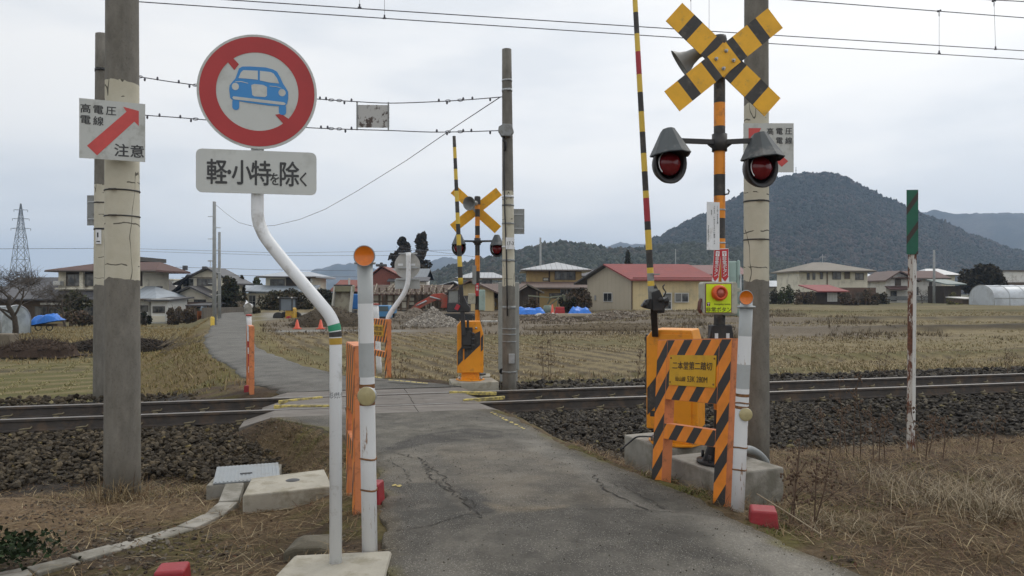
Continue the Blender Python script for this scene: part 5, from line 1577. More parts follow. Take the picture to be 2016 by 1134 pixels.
# ------------------------------------------------------------------ village
class House:
    """a building laid out in its own frame: x to the right, y away from the lane, z up; sizes from photo pixels at its distance"""
    def __init__(s, name, label, cat, pxc, d, zb, yaw=0.0, group=None):
        s.d, s.pxc, s.zb, s.k = d, pxc, zb, d/F
        s.t = thing(name, label, cat, (PX(pxc,d), d, zb), R(yaw), group)
    def X(s, px): return (px-s.pxc)*s.k
    def Z(s, py): return PZ(py, s.d)-s.zb
    def wall(s, px0, px1, pytop, dep, mat, y0=0.0, zb=-.6, name='wall'):
        mb = MB(); mb.box(s.X(px0), s.X(px1), y0, y0+dep, zb, s.Z(pytop)); return mb.build(name, mat, s.t)
    def gwall(s, px0, px1, pxa, pyeave, pyapex, dep, mat, y0=0.0, zb=-.6, pyeave2=None, name='wall'):
        z2 = s.Z(pyeave2 if pyeave2 else pyeave)
        mb = MB(); mb.prism([(s.X(px0),zb),(s.X(px1),zb),(s.X(px1),z2),(s.X(pxa),s.Z(pyapex)),(s.X(px0),s.Z(pyeave))], y0, y0+dep); return mb.build(name, mat, s.t)
    def gable_y(s, px0, px1, pxa, pyeave, pyapex, y0, y1, mat, th=.16, pyeave2=None, name='roof', curve=0.0):
        """ridge running away from the viewer: the gable end faces us"""
        z0, z1, z2 = s.Z(pyeave), s.Z(pyapex), s.Z(pyeave2 if pyeave2 else pyeave)
        L_, R_ = [], []
        for i in range(7):
            t = i/6; c = curve*4*t*(1-t)
            L_.append((s.X(px0)+(s.X(pxa)-s.X(px0))*t, z0+(z1-z0)*t-c)); R_.append((s.X(px1)+(s.X(pxa)-s.X(px1))*t, z2+(z1-z2)*t-c))
        poly = L_+R_[::-1][1:]
        up = poly; lo = [(x,z-th) for x,z in poly][::-1]
        mb = MB()
        n = len(up); v = [(x,y0,z) for x,z in up]+[(x,y1,z) for x,z in up]+[(x,y0,z-th) for x,z in up]+[(x,y1,z-th) for x,z in up]
        f = []
        for i in range(n-1):
            f += [(i,i+1,n+i+1,n+i),(2*n+i+1,2*n+i,3*n+i,3*n+i+1),(i+1,i,2*n+i,2*n+i+1),(n+i,n+i+1,3*n+i+1,3*n+i)]
        f += [(0,n,3*n,2*n),(n-1,3*n-1,4*n-1,2*n-1)]
        mb.add(v, f); return mb.build(name, mat, s.t)
    def gable_x(s, px0, px1, pyeave, pyridge, y0, y1, mat, th=.16, inset0=0, inset1=0, name='roof'):
        """ridge running left to right; insets (px) turn the ends into hips"""
        ze, zr = s.Z(pyeave), s.Z(pyridge); ym = (y0+y1)/2
        a, b, c, d_ = s.X(px0), s.X(px1), s.X(px0+inset0), s.X(px1-inset1)
        mb = MB()
        v = [(a,y0,ze),(b,y0,ze),(b,y1,ze),(a,y1,ze),(c,ym,zr),(d_,ym,zr)]
        v += [(x,y,z-th) for x,y,z in v]
        f = [(0,1,5,4),(2,3,4,5),(1,2,5),(3,0,4),(7,6,10,11),(9,8,11,10),(8,7,11),(6,9,10),(1,0,6,7),(3,2,8,9),(2,1,7,8),(0,3,9,6)]
        mb.add(v, f); o = mb.build(name, mat, s.t)
        g_ = MB(); g_.tube([(a,y0-.06,ze-th*.6),(b,y0-.06,ze-th*.6)], .07, 6); g_.build('gutter', mGutter, o)
        return o
    def lean(s, px0, px1, py0, py1, y0, y1, mat, th=.14, name='roof', px0b=None, px1b=None):
        """single slope: py0 at the front edge y0, py1 at the back edge y1"""
        a, b = s.X(px0), s.X(px1); a2 = s.X(px0b) if px0b else a; b2 = s.X(px1b) if px1b else b
        v = [(a,y0,s.Z(py0)),(b,y0,s.Z(py0)),(b2,y1,s.Z(py1)),(a2,y1,s.Z(py1))]
        v += [(x,y,z-th) for x,y,z in v]
        mb = MB(); mb.add(v, [(0,1,2,3),(7,6,5,4),(0,4,5,1),(1,5,6,2),(2,6,7,3),(3,7,4,0)]); return mb.build(name, mat, s.t)
    def window(s, px0, px1, py0, py1, y=0.0, n=2, frame=None, fw=.05, glass=None, name='window', hbar=False):
        a, b, z1, z0 = s.X(px0), s.X(px1), s.Z(py0), s.Z(py1)
        mb = MB()
        for q in ((a-fw,b+fw,z1,z1+fw),(a-fw,b+fw,z0-fw,z0),(a-fw,a,z0,z1),(b,b+fw,z0,z1)): mb.box(q[0],q[1],y-.06,y-.004,q[2],q[3])
        for i in range(1,n):
            x = a+(b-a)*i/n; mb.box(x-fw*.4,x+fw*.4,y-.05,y-.004,z0,z1)
        if hbar: mb.box(a,b,y-.048,y-.006,(z0+z1)/2-fw*.4,(z0+z1)/2+fw*.4)
        o = mb.build(name, frame or mFrameW, s.t)
        MB().box(a,b,y-.03,y-.003,z0,z1).build('pane', glass or mGlass, o)
        return o
    def box(s, name, px0, px1, py0, py1, y0, y1, mat, bev=0):
        mb = MB(); mb.box(s.X(px0),s.X(px1),y0,y1,s.Z(py1),s.Z(py0)); return mb.build(name, mat, s.t, bev)
    def post(s, name, px, py0, py1, w, mat, y=0.0):
        mb = MB(); mb.box(s.X(px)-w/2,s.X(px)+w/2,y-w,y,s.Z(py1),s.Z(py0)); return mb.build(name, mat, s.t)

mGutter = MAT('brown_gutter', (.085,.065,.05), .5, .1)
mFrameW = MAT('window_frame_pale', (.50,.50,.48), .5, .05)
mFrameD = MAT('window_frame_dark', (.08,.065,.05), .5, .1)
mCream = MAT('cream_render', (.66,.62,.51), .85, .07, .6, dirt=(.40,.37,.29), dirt_amt=.25, dirt_scale=.8)
mOchre = MAT('ochre_render', (.46,.33,.15), .85, .09, .7, dirt=(.30,.21,.10), dirt_amt=.3, dirt_scale=.8)
mYelW = MAT('pale_yellow_cladding', (.60,.49,.28), .8, .06, .5, lines=('X',.28,.18), dirt=(.40,.34,.22), dirt_amt=.3, dirt_scale=.5)
mGreyClad = MAT('grey_cladding', (.42,.37,.28), .8, .06, .6, lines=('X',.28,.15))
mPlaster = MAT('white_plaster', (.70,.69,.65), .85, .08, .7, dirt=(.36,.34,.30), dirt_amt=.35, dirt_scale=.7)
mTimber = MAT('dark_timber', (.055,.042,.032), .9, .3, 2, lines=('X',.2,.4))
mBrownW = MAT('brown_timber_wall', (.10,.070,.045), .9, .25, 2)
mRoofG = MAT('grey_tile_roof', (.085,.085,.092), .6, .15, 1.5, lines=('X',.30,.45), spec=.4)
mRoofD = MAT('dark_metal_roof', (.060,.058,.060), .5, .15, 1.0, lines=('X',.45,.4))
mRoofBr = MAT('brown_roof', (.115,.075,.06), .6, .15, 1.0, lines=('X',.4,.4))
mRoofRd = MAT('red_metal_roof', (.245,.070,.068), .7, .08, .8, spec=.25, lines=('Y',.45,.22), dirt=(.28,.07,.06), dirt_amt=.3, dirt_scale=1)
mRoofRd2 = MAT('faded_maroon_roof', (.105,.062,.054), .7, spec=.25, var=.12, scale=.8, lines=('X',.4,.3), dirt=(.15,.08,.065), dirt_amt=.3)
mRoofBl = MAT('pale_blue_metal_roof', (.34,.38,.42), .4, .1, .8, lines=('X',.5,.4))
mRoofSn = MAT('ribbed_reflective_roof', (.36,.37,.38), .35, .12, .5, lines=('X',.55,2.0), spec=.6)
mRoofTn = MAT('taupe_roof', (.165,.145,.115), .7, .1, .8, lines=('X',.35,.2))
mThatch = MAT('clad_thatch', (.072,.066,.060), .8, .2, .8, lines=('Z',.35,.3))
mRedWall = MAT('red_oxide_wall', (.225,.075,.055), .8, .1, .8, lines=('X',.35,.2), dirt=(.15,.06,.05), dirt_amt=.35)

# --- left farmhouse
h = House('farmhouse', 'long farmhouse behind the left masts, red-brown upper roof over grey tiled lower roof', 'house', 160, 70, -1.35)
h.wall(-40,272,585,8,mBrownW,0); 
h.lean(-60,285,588,563,-1.1,3.6,mRoofG)
h.gable_x(-60,96,588,543,2.5,11,mRoofG,.2)
h.wall(92,262,529,5.5,mCream,1.8,h.Z(572)); h.box('balcony_recess',108,262,533,563,1.74,1.79,MAT('shaded_recess_timber',(.05,.04,.032),.9,.3,2))
h.post('pillar',143,531,566,.35,mCream,1.72)
for a,b in ((112,140),(147,195),(200,255)): h.window(a,b,540,562,1.73,2,mFrameD)
h.box('balcony_rail',92,262,566.5,569.5,1.2,1.75,mCream)
h.gable_x(78,300,531,512,.8,8.3,mRoofRd2,.18,80,30)
h.box('air_conditioner',90,104,553,562,1.1,1.78,mFrameW,.05)
for a,b in ((70,92),(98,120),(126,160),(166,184)): h.window(a,b,604,630,-.02,3,mFrameD)
h.box('store_wall',84,184,596,600,-.35,-.05,mPlaster)
h.wall(268,296,588,5,mPlaster,-.3); h.window(273,294,602,613,-.32,2,mFrameD)
h.gable_x(245,322,587,563,-1.4,6,mRoofBl,.18,0,40)
h.box('skirting',268,296,616,634,-.36,-.305,mPlaster)
h = House('outbuilding', 'small white outbuilding with one dark window right of the left mast', 'outbuilding', 313, 66, -1.3)
h.wall(298,330,588,4,MAT('bright_plaster',(.66,.66,.63),.8,.05),0); h.window(302,324,604,615,-.01,2,mFrameD); h.lean(290,340,590,585,-.6,4.5,mRoofD); h.box('skirting',298.5,329.5,622,634,-.06,-.003,mCream)
h.box('water_tank',331,336,612,633,-.6,-.1,mFrameW,.03)
# thatch-shaped house behind
h = House('thatched_house', 'old house with steep swept dark roof behind the left mast', 'house', 275, 95, -1.2)
h.wall(225,325,578,5,mBrownW,0)
h.gable_y(205,345,268,580,512,-1.5,6,mThatch,.4,None,'roof',1.3)
h.box('ridge_cap',262,281,506,514,-2,6.5,mThatch); h.lean(258,287,508,506,-2.4,-1.6,mThatch,.1,'ridge_board')
# white gabled house
h = House('gabled_house', 'cream two-storey gabled house with porch roof, left of the two utility poles', 'house', 400, 78, -1.25)
h.gwall(357,452,410,552,531,4,mCream,0)
h.gable_y(345,470,410,558,526,-.6,4.6,mRoofD,.18)
h.window(361,381,549,564,-.01,2,mFrameW); h.window(389,418,549,562,-.01,3,mFrameD)
h.box('band_board',357.5,452,546,547.2,-.05,-.003,mBrownW)
h.wall(362,462,578,3,mCream,-2.6); 
h.gwall(356,448,400,585,566,2.4,mCream,-2.65,h.Z(590)); h.gable_y(346,452,400,588,563,-3.5,.2,mRoofD,.16)
h.box('porch_opening',373,392,585,618,-2.72,-2.62,mTimber); h.window(404,425,590,605,-2.62,2,mFrameD)
h.lean(388,450,600,594,-4.2,-2.7,mRoofBr,.12,'lean_to_roof')
h.gable_y(298,372,372,582,540,-.5,4.5,mRoofD,.2,545,'swept_roof',.9)
h.wall(318,356,583,6,mTimber,.3)
h.post('antenna_mast',399,510,530,.05,mGalv,2); h.box('antenna_bar',394,404,511,512,1.9,1.95,mGalv)
h.box('ridge_tiles',362,371,523,532,-.4,-.1,mRoofG,.05); h.box('ridge_tiles',405,413,525,530,-1.0,-.5,mRoofG,.05)
h = House('carport', 'low dark carport with clutter under it, in front of the gabled house', 'carport', 395, 68, -1.15)
h.lean(374,420,600,597,-1,3,mRoofD,.1)
for p_ in (376,394,417): h.post('pillar',p_,600,633,.14,mBrownW,-.8)
h.wall(376,418,604,.2,mTimber,2.8)
for i,(a,b,c_,m_) in enumerate(((379,384,612,mOchre),(385,391,612,MAT('clutter_orange',(.5,.16,.04),.6)),(398,405,618,mGrey),(408,416,622,mBrownW))): h.box('shelf_load',a,b,c_,632,-.2,.7,m_,.04)
# hip-roofed house right of the poles
h = House('hip_roofed_house', 'cream two-storey house with grey hip roof behind the clipped hedge', 'house', 560, 85, -.9)
h.wall(523,612,546,7,mCream,0,h.Z(580)); h.wall(564,612,547,.2,mTimber,-.22,h.Z(572))
h.gable_x(510,627,544,533,-1.1,8.4,mRoofBl,.18,30,35)
h.window(533,560,551,562,-.01,4,mFrameD); h.box('band_board',523,564,568,571,-.12,-.003,mPlaster)
h.wall(484,620,578,6,mCream,-1.5); h.lean(478,630,573,561,-2.4,.2,mRoofBl,.14)
h.window(500,512,582,605,-1.52,2,mFrameW,hbar=True); h.window(560,580,582,600,-1.52,2,mFrameD)
h.box('satellite_dish',613,617,549,556,-.5,-.4,mFrameW,.1); h.post('antenna_mast',551,527,535,.05,mGalv,3)
# distant flat block
h = House('apartment_block', 'far pale flat-roofed block between the swept roof and the gabled house', 'building', 325, 160, -1)
h.wall(312,342,552,6,mPlaster,0); h.box('parapet',310,344,549,551.5,-.6,6.5,mCream); h.window(316,338,555,558,-.02,5,mFrameD,.04)
# red oxide house behind the far sign
h = House('red_gabled_house', 'red gabled house with dark ridge tiles behind the far road sign', 'house', 752, 92, -.6)
h.gwall(698,842,752,570,528,11,mRedWall,0)
h.gable_y(690,850,751,575,523,-.4,11.5,mRedWall,.12)
h.gable_x(740,838,546,526,1,10,MAT('blue_grey_roof',(.16,.18,.20),.55,.1,.8,lines=('X',.5,.3)),.2)
h.box('ridge_tiles',741,762,520,525,-.5,.1,mRoofG,.08); h.box('ridge_tiles',749,754,517,520,-.45,.05,mRoofG,.05)
h.wall(770,840,552,4,mPlaster,-.6,h.Z(575)); h.lean(765,846,553,545,-1.2,1,mRoofG,.12)
h.lean(655,720,573,550,-2,4,mRedWall,.1,'side_roof'); h.box('flue',690.5,693.5,548,562,-1.5,-1.1,mFrameW,.02)
h.wall(660,722,575,3,mTimber,-1.5)
# house being dismantled
h = House('dismantled_house', 'stripped timber-framed house with bare rafters and pale wall panels', 'house', 800, 68, -.3)
rq_ = random.Random(8)
for p_ in range(734,884,14): h.post('pillar',p_,566,618,.16,mBrownW,-.2)
h.box('beam',730,884,577,580,-.3,-.1,mBrownW); h.box('beam',730,884,592,594,-.28,-.12,mBrownW)
for a,b,c_,e in ((736,752,581,606),(763,771,582,604),(772,786,582,603),(791,800,584,606),(806,818,586,600),(838,850,596,608)): h.box('wall_panel',a,b,c_,e,-.09,.05,mCream)
h.box('back_wall',734,884,581,618,5,5.2,MAT('dim_lining_boards',(.12,.095,.07),.9,.3,1))
h.lean(716,884,578,560,-1,3.6,MAT('stripped_roof_boards',(.125,.085,.068),.85,.4,1.2,lines=('Y',.3,.5)),.1)
for i in range(17):
    a = 722+i*9.6; mb = MB(); mb.bar((h.X(a),-1.2,h.Z(579)),(h.X(a+rq_.uniform(-14,14)),3.2,h.Z(559+rq_.uniform(-2,3))),.09,.09); mb.build('rafter', MAT('bare_rafter',(.27,.23,.18),.9,.25,3), h.t)
for i in range(4):
    a, b = 722+i*2, 880; y = -1+i*1.2
    mb = MB(); mb.bar((h.X(a),y,h.Z(576-i*4.6)),(h.X(b),y+.1,h.Z(575.5-i*4.6)),.07,.07); mb.build('purlin', _mats['bare_rafter'], h.t)
for i in range(7):
    a = 812+i*10; mb = MB(); mb.bar((h.X(a),-1.1,h.Z(574)),(h.X(a+rq_.uniform(-8,8)),-1.4+rq_.random(),h.Z(606)),.10,.08); mb.build('loose_timber', mBrownW, h.t)
# yellow bungalow and brown-roofed neighbours
h = House('bungalow', 'pale yellow bungalow with brown gable roof behind the excavator', 'house', 940, 66, -.2)
h.gwall(884,972,928,571,556,6,mYelW,0); h.gable_y(875,985,926,577,550,-.8,7,mRoofBr,.16)
h.window(890,905,585,612,-.02,1,mFrameD,.08,MAT('pale_paper',(.5,.5,.46),.8)); h.window(911,925,583,600,-.02,2,mFrameD)
h = House('garage', 'brown-roofed garage with yellow wall and stone plinth, left of the far mast', 'garage', 985, 70, -.3)
h.wall(950,1030,580,5,mOchre,0); h.gable_x(930,1040,583,558,-.9,6,mRoofBr,.18)
h.box('doorway',955,965,584,612,-.06,-.004,mTimber); h.box('doorway',1000,1020,584,612,-.06,-.004,mTimber); h.box('plinth',968,1018,612,630,-1.0,-.7,MAT('block_wall',(.16,.15,.135),.9,.2,2,lines=('Z',.2,.4)))
mb = MB(); mb.lathe([(0,0),(.28,0),(.28,.04),(0,.04)], (h.X(972),-.1,h.Z(599)), (0,-1,0), 6); mb.build('wall_clock', mFrameW, h.t)
h = House('house', 'white-walled house with ribbed grey roof between far signal and far mast', 'house', 960, 105, -.3)
h.wall(915,988,556,7,mPlaster,0); h.gable_x(897,1000,547,535,-1.2,8,mRoofSn,.2,30,30); h.window(950,968,551,562,-.02,2,mFrameD); h.lean(905,995,566,559,-2.2,0,mRoofD,.15)
h = House('shed', 'weathered grey-roofed shed left of the far signal', 'shed', 880, 95, -.3)
h.gwall(852,908,895,568,556,5,mTimber,0); h.gable_y(845,915,893,566,553,-.6,6,mRoofBl,.12)
# ochre house
h = House('ochre_house', 'ochre two-storey house with ribbed hip roof right of the far mast', 'house', 1095, 78, -.2)
h.wall(1038,1145,528,6,mOchre,0); h.gable_x(1024,1162,531,514,-1.2,7.2,mRoofSn,.2,75,62)
h.window(1093,1132,532,550,-.02,3,mFrameD,.07); h.box('pillar',1080,1083,528,556,-.07,-.004,mBrownW); h.window(1070,1079,548,552,-.02,1,mFrameD,.08,MAT('cream_paper',(.6,.58,.5),.8))  # the small pane is plain cream paper
h.wall(1050,1110,568,4,mOchre,-3.4); h.gable_x(1026,1175,566,555,-4.4,2,mRoofBr,.18); h.window(1079,1099,578,586,-3.42,3,mFrameD); h.window(1100,1122,570,590,-3.42,2,mFrameW)
h.wall(1110,1165,572,3,mBrownW,-2.6)
h = House('timber_shed', 'dark timber shed with gable roof beside the ochre house', 'shed', 1042, 64, -.1)
h.gwall(1020,1062,1040,574,563,4,mTimber,0); h.gable_y(1012,1071,1038,575,558,-.6,4.6,mRoofTn,.14)
h.post('pillar',1057,574,606,.16,mBrownW,-.5)
# garden frame with sticks
t = thing('plant_frame', 'rough frame of poles and sticks in front of the ochre house', 'garden frame', P(1090,610,62)); o0 = Vector(t.location); mb = MB()
for a,b,c_,e in ((1078,598,1085,585),(1085,585,1112,582),(1077,606,1100,586),(1112,608,1112,582),(1040,582,1085,586),(1115,608,1108,580),(1098,610,1098,588)): mb.bar(P(a,b,62)-o0,P(c_,e,61.5)-o0,.1,.1)
mb.build('poles', MAT('grey_green_sticks',(.20,.21,.15),.9,.2,2), t)
# big red-roofed barn
h = House('barn', 'long pale yellow barn with bright red roof, left of the near gate boom', 'barn', 1245, 60, 0)
mb = MB(); ya = 7.0
fx0, fx1, fa, ze0, zr_ = h.X(1169), h.X(1245), h.X(1205), h.Z(550), h.Z(518)
# gable end turned a little towards us: left end wall then the long front wall
A0, A1 = (h.X(1169), 5.2), (h.X(1245), 0.0)
lx, ly = h.X(1400), .6
am = ((A0[0]+A1[0])/2, (A0[1]+A1[1])/2)
ze = h.Z(548); zr_ = h.Z(520)
mb.add([(A0[0],A0[1],-.5),(A1[0],A1[1],-.5),(A1[0],A1[1],ze),(am[0],am[1],zr_),(A0[0],A0[1],ze)], [(0,1,2,3,4)])
mb.build('gable_wall', mGreyClad, h.t)
mb = MB(); mb.add([(A1[0],A1[1],-.5),(lx,ly,-.5),(lx,ly,ze),(A1[0],A1[1],ze)], [(0,1,2,3)])
dv = Vector((lx-A1[0],ly-A1[1],0))
mb.add([(A0[0],A0[1],-.5),(A0[0]+dv.x,A0[1]+dv.y,-.5),(A0[0]+dv.x,A0[1]+dv.y,ze),(A0[0],A0[1],ze)], [(3,2,1,0)])
mb.add([(lx,ly,-.5),(A0[0]+dv.x,A0[1]+dv.y,-.5),(A0[0]+dv.x,A0[1]+dv.y,ze),(am[0]+dv.x,am[1]+dv.y,zr_),(lx,ly,ze)], [(0,1,2,3,4)])
mb.build('wall', mYelW, h.t)
def roofplane(p0, p1, over_e, nm, mat):
    """from ridge (am) down to the eave point p, with overhang"""
    e = Vector((p0[0]-am[0], p0[1]-am[1], 0)); L0 = e.length; e /= L0
    sl = (zr_-ze)/L0
    a = Vector((am[0],am[1],zr_+.12)); b = a+e*(L0+over_e); b.z = zr_+.12-sl*(L0+over_e)
    dn = dv.normalized()
    q = [a-dn*.5, b-dn*.5, b+dn*(dv.length+.5), a+dn*(dv.length+.5)]
    v = [tuple(p) for p in q]+[(p.x,p.y,p.z-.12) for p in q]
    m_ = MB(); m_.add(v, [(0,1,2,3),(7,6,5,4),(0,4,5,1),(1,5,6,2),(2,6,7,3),(3,7,4,0)]); m_.build(nm, mat, h.t)
roofplane(A1, None, .55, 'roof', mRoofRd); roofplane(A0, None, 1.2, 'roof', mRoofD)
h.box('fascia',1244,1402,546.5,548.4,-.45,-.40,MAT('maroon_fascia',(.17,.035,.03),.6))
mb = MB(); mb.bar((A1[0]-.05,A1[1]-.08,0),(A1[0]-.05,A1[1]-.08,ze),.09,.09); mb.build('downpipe', mBrownW, h.t)
uu = (Vector((A1[0],A1[1],0))-Vector((A0[0],A0[1],0))).normalized(); nn_ = Vector((uu.y,-uu.x,0))
def onend(t0,t1,y0,y1,nm,off,mat):
    a = Vector((A0[0],A0[1],0)); p0 = a+uu*t0+nn_*off; p1 = a+uu*t1+nn_*off
    m_ = MB(); m_.bar(p0+Vector((0,0,(h.Z(y0)+h.Z(y1))/2)), p1+Vector((0,0,(h.Z(y0)+h.Z(y1))/2)), .06, 0+abs(h.Z(y0)-h.Z(y1))); return m_.build(nm, mat, h.t)
wo = onend(2.35,3.55,576,595,'window',.03,mFrameW); wo2 = onend(2.43,2.92,577.5,593.5,'pane',.05,mGlass); wo2.parent = wo
wo2 = onend(2.98,3.47,577.5,593.5,'pane',.05,mGlass); wo2.parent = wo
o = onend(1.1,1.3,582,592,'meter_box',.05,mGrey)
h.window(1309,1322,578,608,.25,1,mFrameW,.08,None,'door',True); h.window(1331,1356,578,594,.3,2,mFrameW,.06)
h.box('plinth',1248,1400,610,614,.1,.3,mPlaster)
# darker roof beyond the barn
h = House('maroon_roofed_house', 'maroon-roofed house half hidden behind the near signal post', 'house', 1390, 75, 0)
h.wall(1345,1450,545,5,mOchre,0); h.gable_x(1330,1470,540,520,-.8,6,MAT('maroon_roof',(.13,.04,.036),.6,.1,.8,lines=('X',.4,.3)),.18)
h = House('house', 'low grey-roofed house between the ochre house and the red-roofed barn', 'house', 1165, 110, 0)
h.wall(1145,1195,545,6,mPlaster,0); h.gable_x(1138,1200,543,530,-1,7,mRoofG,.2,10,15)
# --- right-hand side
h = House('cream_house', 'cream two-storey house with taupe hip roof, right of the right mast', 'house', 1640, 108, -.25)
h.wall(1573,1708,532,9,mCream,0); h.gable_x(1566,1716,533,514,-1.4,10.5,mRoofTn,.22,60,62)
for a,b,c_,e in ((1589,1593,538,550),(1600,1604,538,550),(1615,1619,537,549)): h.window(a,b,c_,e,-.02,1,mFrameD,.06)
h.window(1640,1654,537,549,-.02,2,mFrameD,.1); h.window(1662,1673,535,549,-.02,1,MAT('lime_trim',(.42,.38,.22),.7),.05,MAT('brown_door_glass',(.10,.075,.05),.4)); h.window(1685,1699,539,550,-.02,2,mFrameD,.1)
h.box('downpipe',1627.5,1629,532,562,-.12,-.02,mBrownW); h.post('antenna_mast',1642,498,518,.06,mGalv,4); h.box('antenna_bar',1636,1648,503,504,3.9,3.95,mGalv)
h = House('red_roofed_shed', 'dark shed with red lean-to roof in front of the cream house', 'shed', 1630, 92, -.25)
h.wall(1600,1660,575,4,mTimber,0); h.lean(1604,1666,573,560,-.9,3.5,mRoofRd,.14,'roof',1593,1655); h.window(1630,1646,578,592,-.03,3,mFrameW,.12,MAT('pale_curtain',(.45,.45,.42),.8)); h.wall(1655,1740,566,2,MAT('brown_boards',(.12,.075,.055),.9,.2,1),2)
h = House('gabled_white_house', 'white house with long maroon roof and gabled porch, right of the green marker', 'house', 1810, 112, -.3)
h.gwall(1744,1802,1768,549,537,6,mPlaster,0); h.wall(1800,1856,548,6,mPlaster,.3)
h.gable_y(1737,1808,1767,552,533,-.9,7,mRoofBr,.2); h.gable_x(1768,1868,547,532,-.6,7.5,mRoofRd2,.2)
h.box('balcony_canopy',1752,1774,546,548,-1.2,-.1,mRoofBr); h.window(1763,1772,549,561,-.03,2,mFrameD,.1,MAT('brown_door_glass',(.10,.075,.05),.4)); h.lean(1742,1785,569,563,-1.6,0,mRoofRd2,.14,'porch_roof')
h.window(1754,1764,574,592,-.03,1,mFrameD,.08); h.window(1803,1809,566,580,.28,1,mFrameD,.08); h.window(1832,1836,556,572,.28,1,mFrameD,.08)
h.box('plinth',1744,1860,583,591,-.1,.27,mGrey)
h = House('ribbed_roof_house', 'house with pale ribbed roof just behind the maroon-roofed white house', 'house', 1850, 135, -.2)
h.wall(1822,1880,541,6,mCream,0); h.gable_x(1815,1888,541,528,-1,7,mRoofSn,.2,25,22)
h = House('blue_roofed_house', 'small white house with pale blue roof beside the right mast', 'house', 1540, 125, -.2)
h.wall(1500,1556,565,6,mPlaster,0); h.gable_x(1490,1568,564,552,-1,7,mRoofBl,.2,0,24); h.lean(1495,1520,545,541,0,4,mRoofG,.2,'upper_roof'); h.wall(1498,1516,545,3,mTimber,.6)
h = House('blue_roofed_house', 'pale blue-roofed house between the cream house and the white gabled house', 'house', 1722, 135, -.2)
h.wall(1700,1740,552,6,mPlaster,0); h.gable_x(1692,1736,548,536,-1,7,mRoofBl,.2,0,20)
h = House('green_roofed_shed', 'low shed with grey-green roof left of the round evergreen tree', 'shed', 1880, 104, -.2)
h.wall(1858,1892,563,4,mTimber,0); h.lean(1855,1895,559,549,-1,4,MAT('grey_green_roof',(.16,.20,.19),.6,.1,1),.16)
h = House('garden_shed', 'small brown shed with pale flat roof left of the greenhouse', 'shed', 1912, 92, -.3)
h.wall(1895,1926,589,3,mBrownW,0); h.lean(1893,1928,587.5,584.5,-.5,3.4,mFrameW,.1)
h = House('apartment_block', 'pale flat building behind the greenhouse at the right edge', 'building', 1995, 150, -.3)
h.wall(1974,2060,534,8,mPlaster,0); h.box('parapet',1972,2062,532,534,-.4,8.3,mBrownW); h.wall(1976,2060,556,3,mBrownW,-1.5)
# vinyl greenhouses
mVinyl = MAT('cloudy_vinyl', (.50,.54,.58), .35, .10, 1.2, dirt=(.38,.40,.42), dirt_amt=.4, dirt_scale=1.0)
def tunnel(label, pxc, d, zb, yaw, half, length, hgt, mat):
    t = thing('vinyl_greenhouse', label, 'greenhouse', (PX(pxc,d),d,zb), R(yaw), 'vinyl tunnel greenhouses')
    n = 14; prof_ = [(-half,-.4)]+[(-half*math.cos(math.pi*i/n), (hgt*.45)+hgt*.55*math.sin(math.pi*i/n)) for i in range(n+1)]+[(half,-.4)]
    mb = MB(); m = len(prof_); rows = int(length/1.6)
    vs, fs = [], []
    for j in range(rows+1):
        for x,z in prof_: vs.append((j*length/rows, x, z-.015*(j%2)))
    for j in range(rows):
        for i in range(m-1): fs.append((j*m+i,j*m+i+1,(j+1)*m+i+1,(j+1)*m+i))
    fs.append(tuple(range(m))); fs.append(tuple(range(rows*m+m-1,rows*m-1,-1)))
    mb.add(vs, fs, 0, [True]*(len(fs)-2)+[False,False]); mb.build('cover', mat, t)
    rib = MB()
    for j in range(rows+1):
        pts = [(j*length/rows, x*1.005, z+.012) for x,z in prof_]
        r_ = MB(); r_.tube(pts, .035, 6); r_.build('hoop', mGalv, t)
    for z_ in (hgt*.45,hgt*.95):
        r_ = MB(); yy = -half*1.01 if z_ < hgt*.6 else -half*.42
        r_.tube([(0,yy,z_),(length,yy,z_)], .03, 6); r_.build('side_rail', mGalv, t)
tunnel('long pale vinyl tunnel greenhouse at the right edge', 1932, 86, -.35, -4, 2.6, 22, 2.7, mVinyl)
tunnel('small cloudy plastic tunnel at the left edge behind the bare tree', -70, 44, -.95, 0, 1.3, 3.1, 1.7, MAT('milky_vinyl',(.36,.40,.42),.4,.2,1.5,dirt=(.2,.22,.22),dirt_amt=.5,dirt_scale=1.5))

# --- utility poles
def util(label, px, d, ytop, r0, r1, steps=True):
    zb = gz(PX(px,d),d)
    t = thing('utility_pole', label, 'utility pole', (PX(px,d),d,zb), 0, 'slim concrete utility poles')
    H = PZ(ytop,d)-zb; mb = MB(); mb.tube([(0,0,-.5),(0,0,H)], [r0,r1], 12, 0); mb.build('pole_shaft', mUtil, t)
    if steps:
        for i in range(8):
            z = H*(.25+.09*i); mb = MB(); mb.cyl((-(r0+.22) if i%2 else r0*.5,0,z),(-(r0*.5) if i%2 else r0+.22,0,z),.018,None,6); mb.build('step_bolt', mGalv, t)
    return t
t = util('taller slim utility pole with yellow foot guard at the bend of the lane', 422, 40, 397, .12, .085)
mb = MB(); mb.lathe([(.135,-.1),(.135,.42),(.10,.5),(.0,.5)], (-.06,-.05,0), (0,0,1), 10); mb.build('foot_guard', mYellowP, t)
t = util('shorter slim utility pole just right of the one with the yellow foot', 432, 50, 457, .12, .085, False)
util('slender pole rising between the far mast and the ochre house', 1064, 88, 468, .16, .11, False)
util('grey pole behind the white gabled house on the right', 1839, 105, 492, .2, .14, False)
util('thin grey pole behind the red-roofed barn and the near boom', 1330, 170, 490, .15, .1, False)

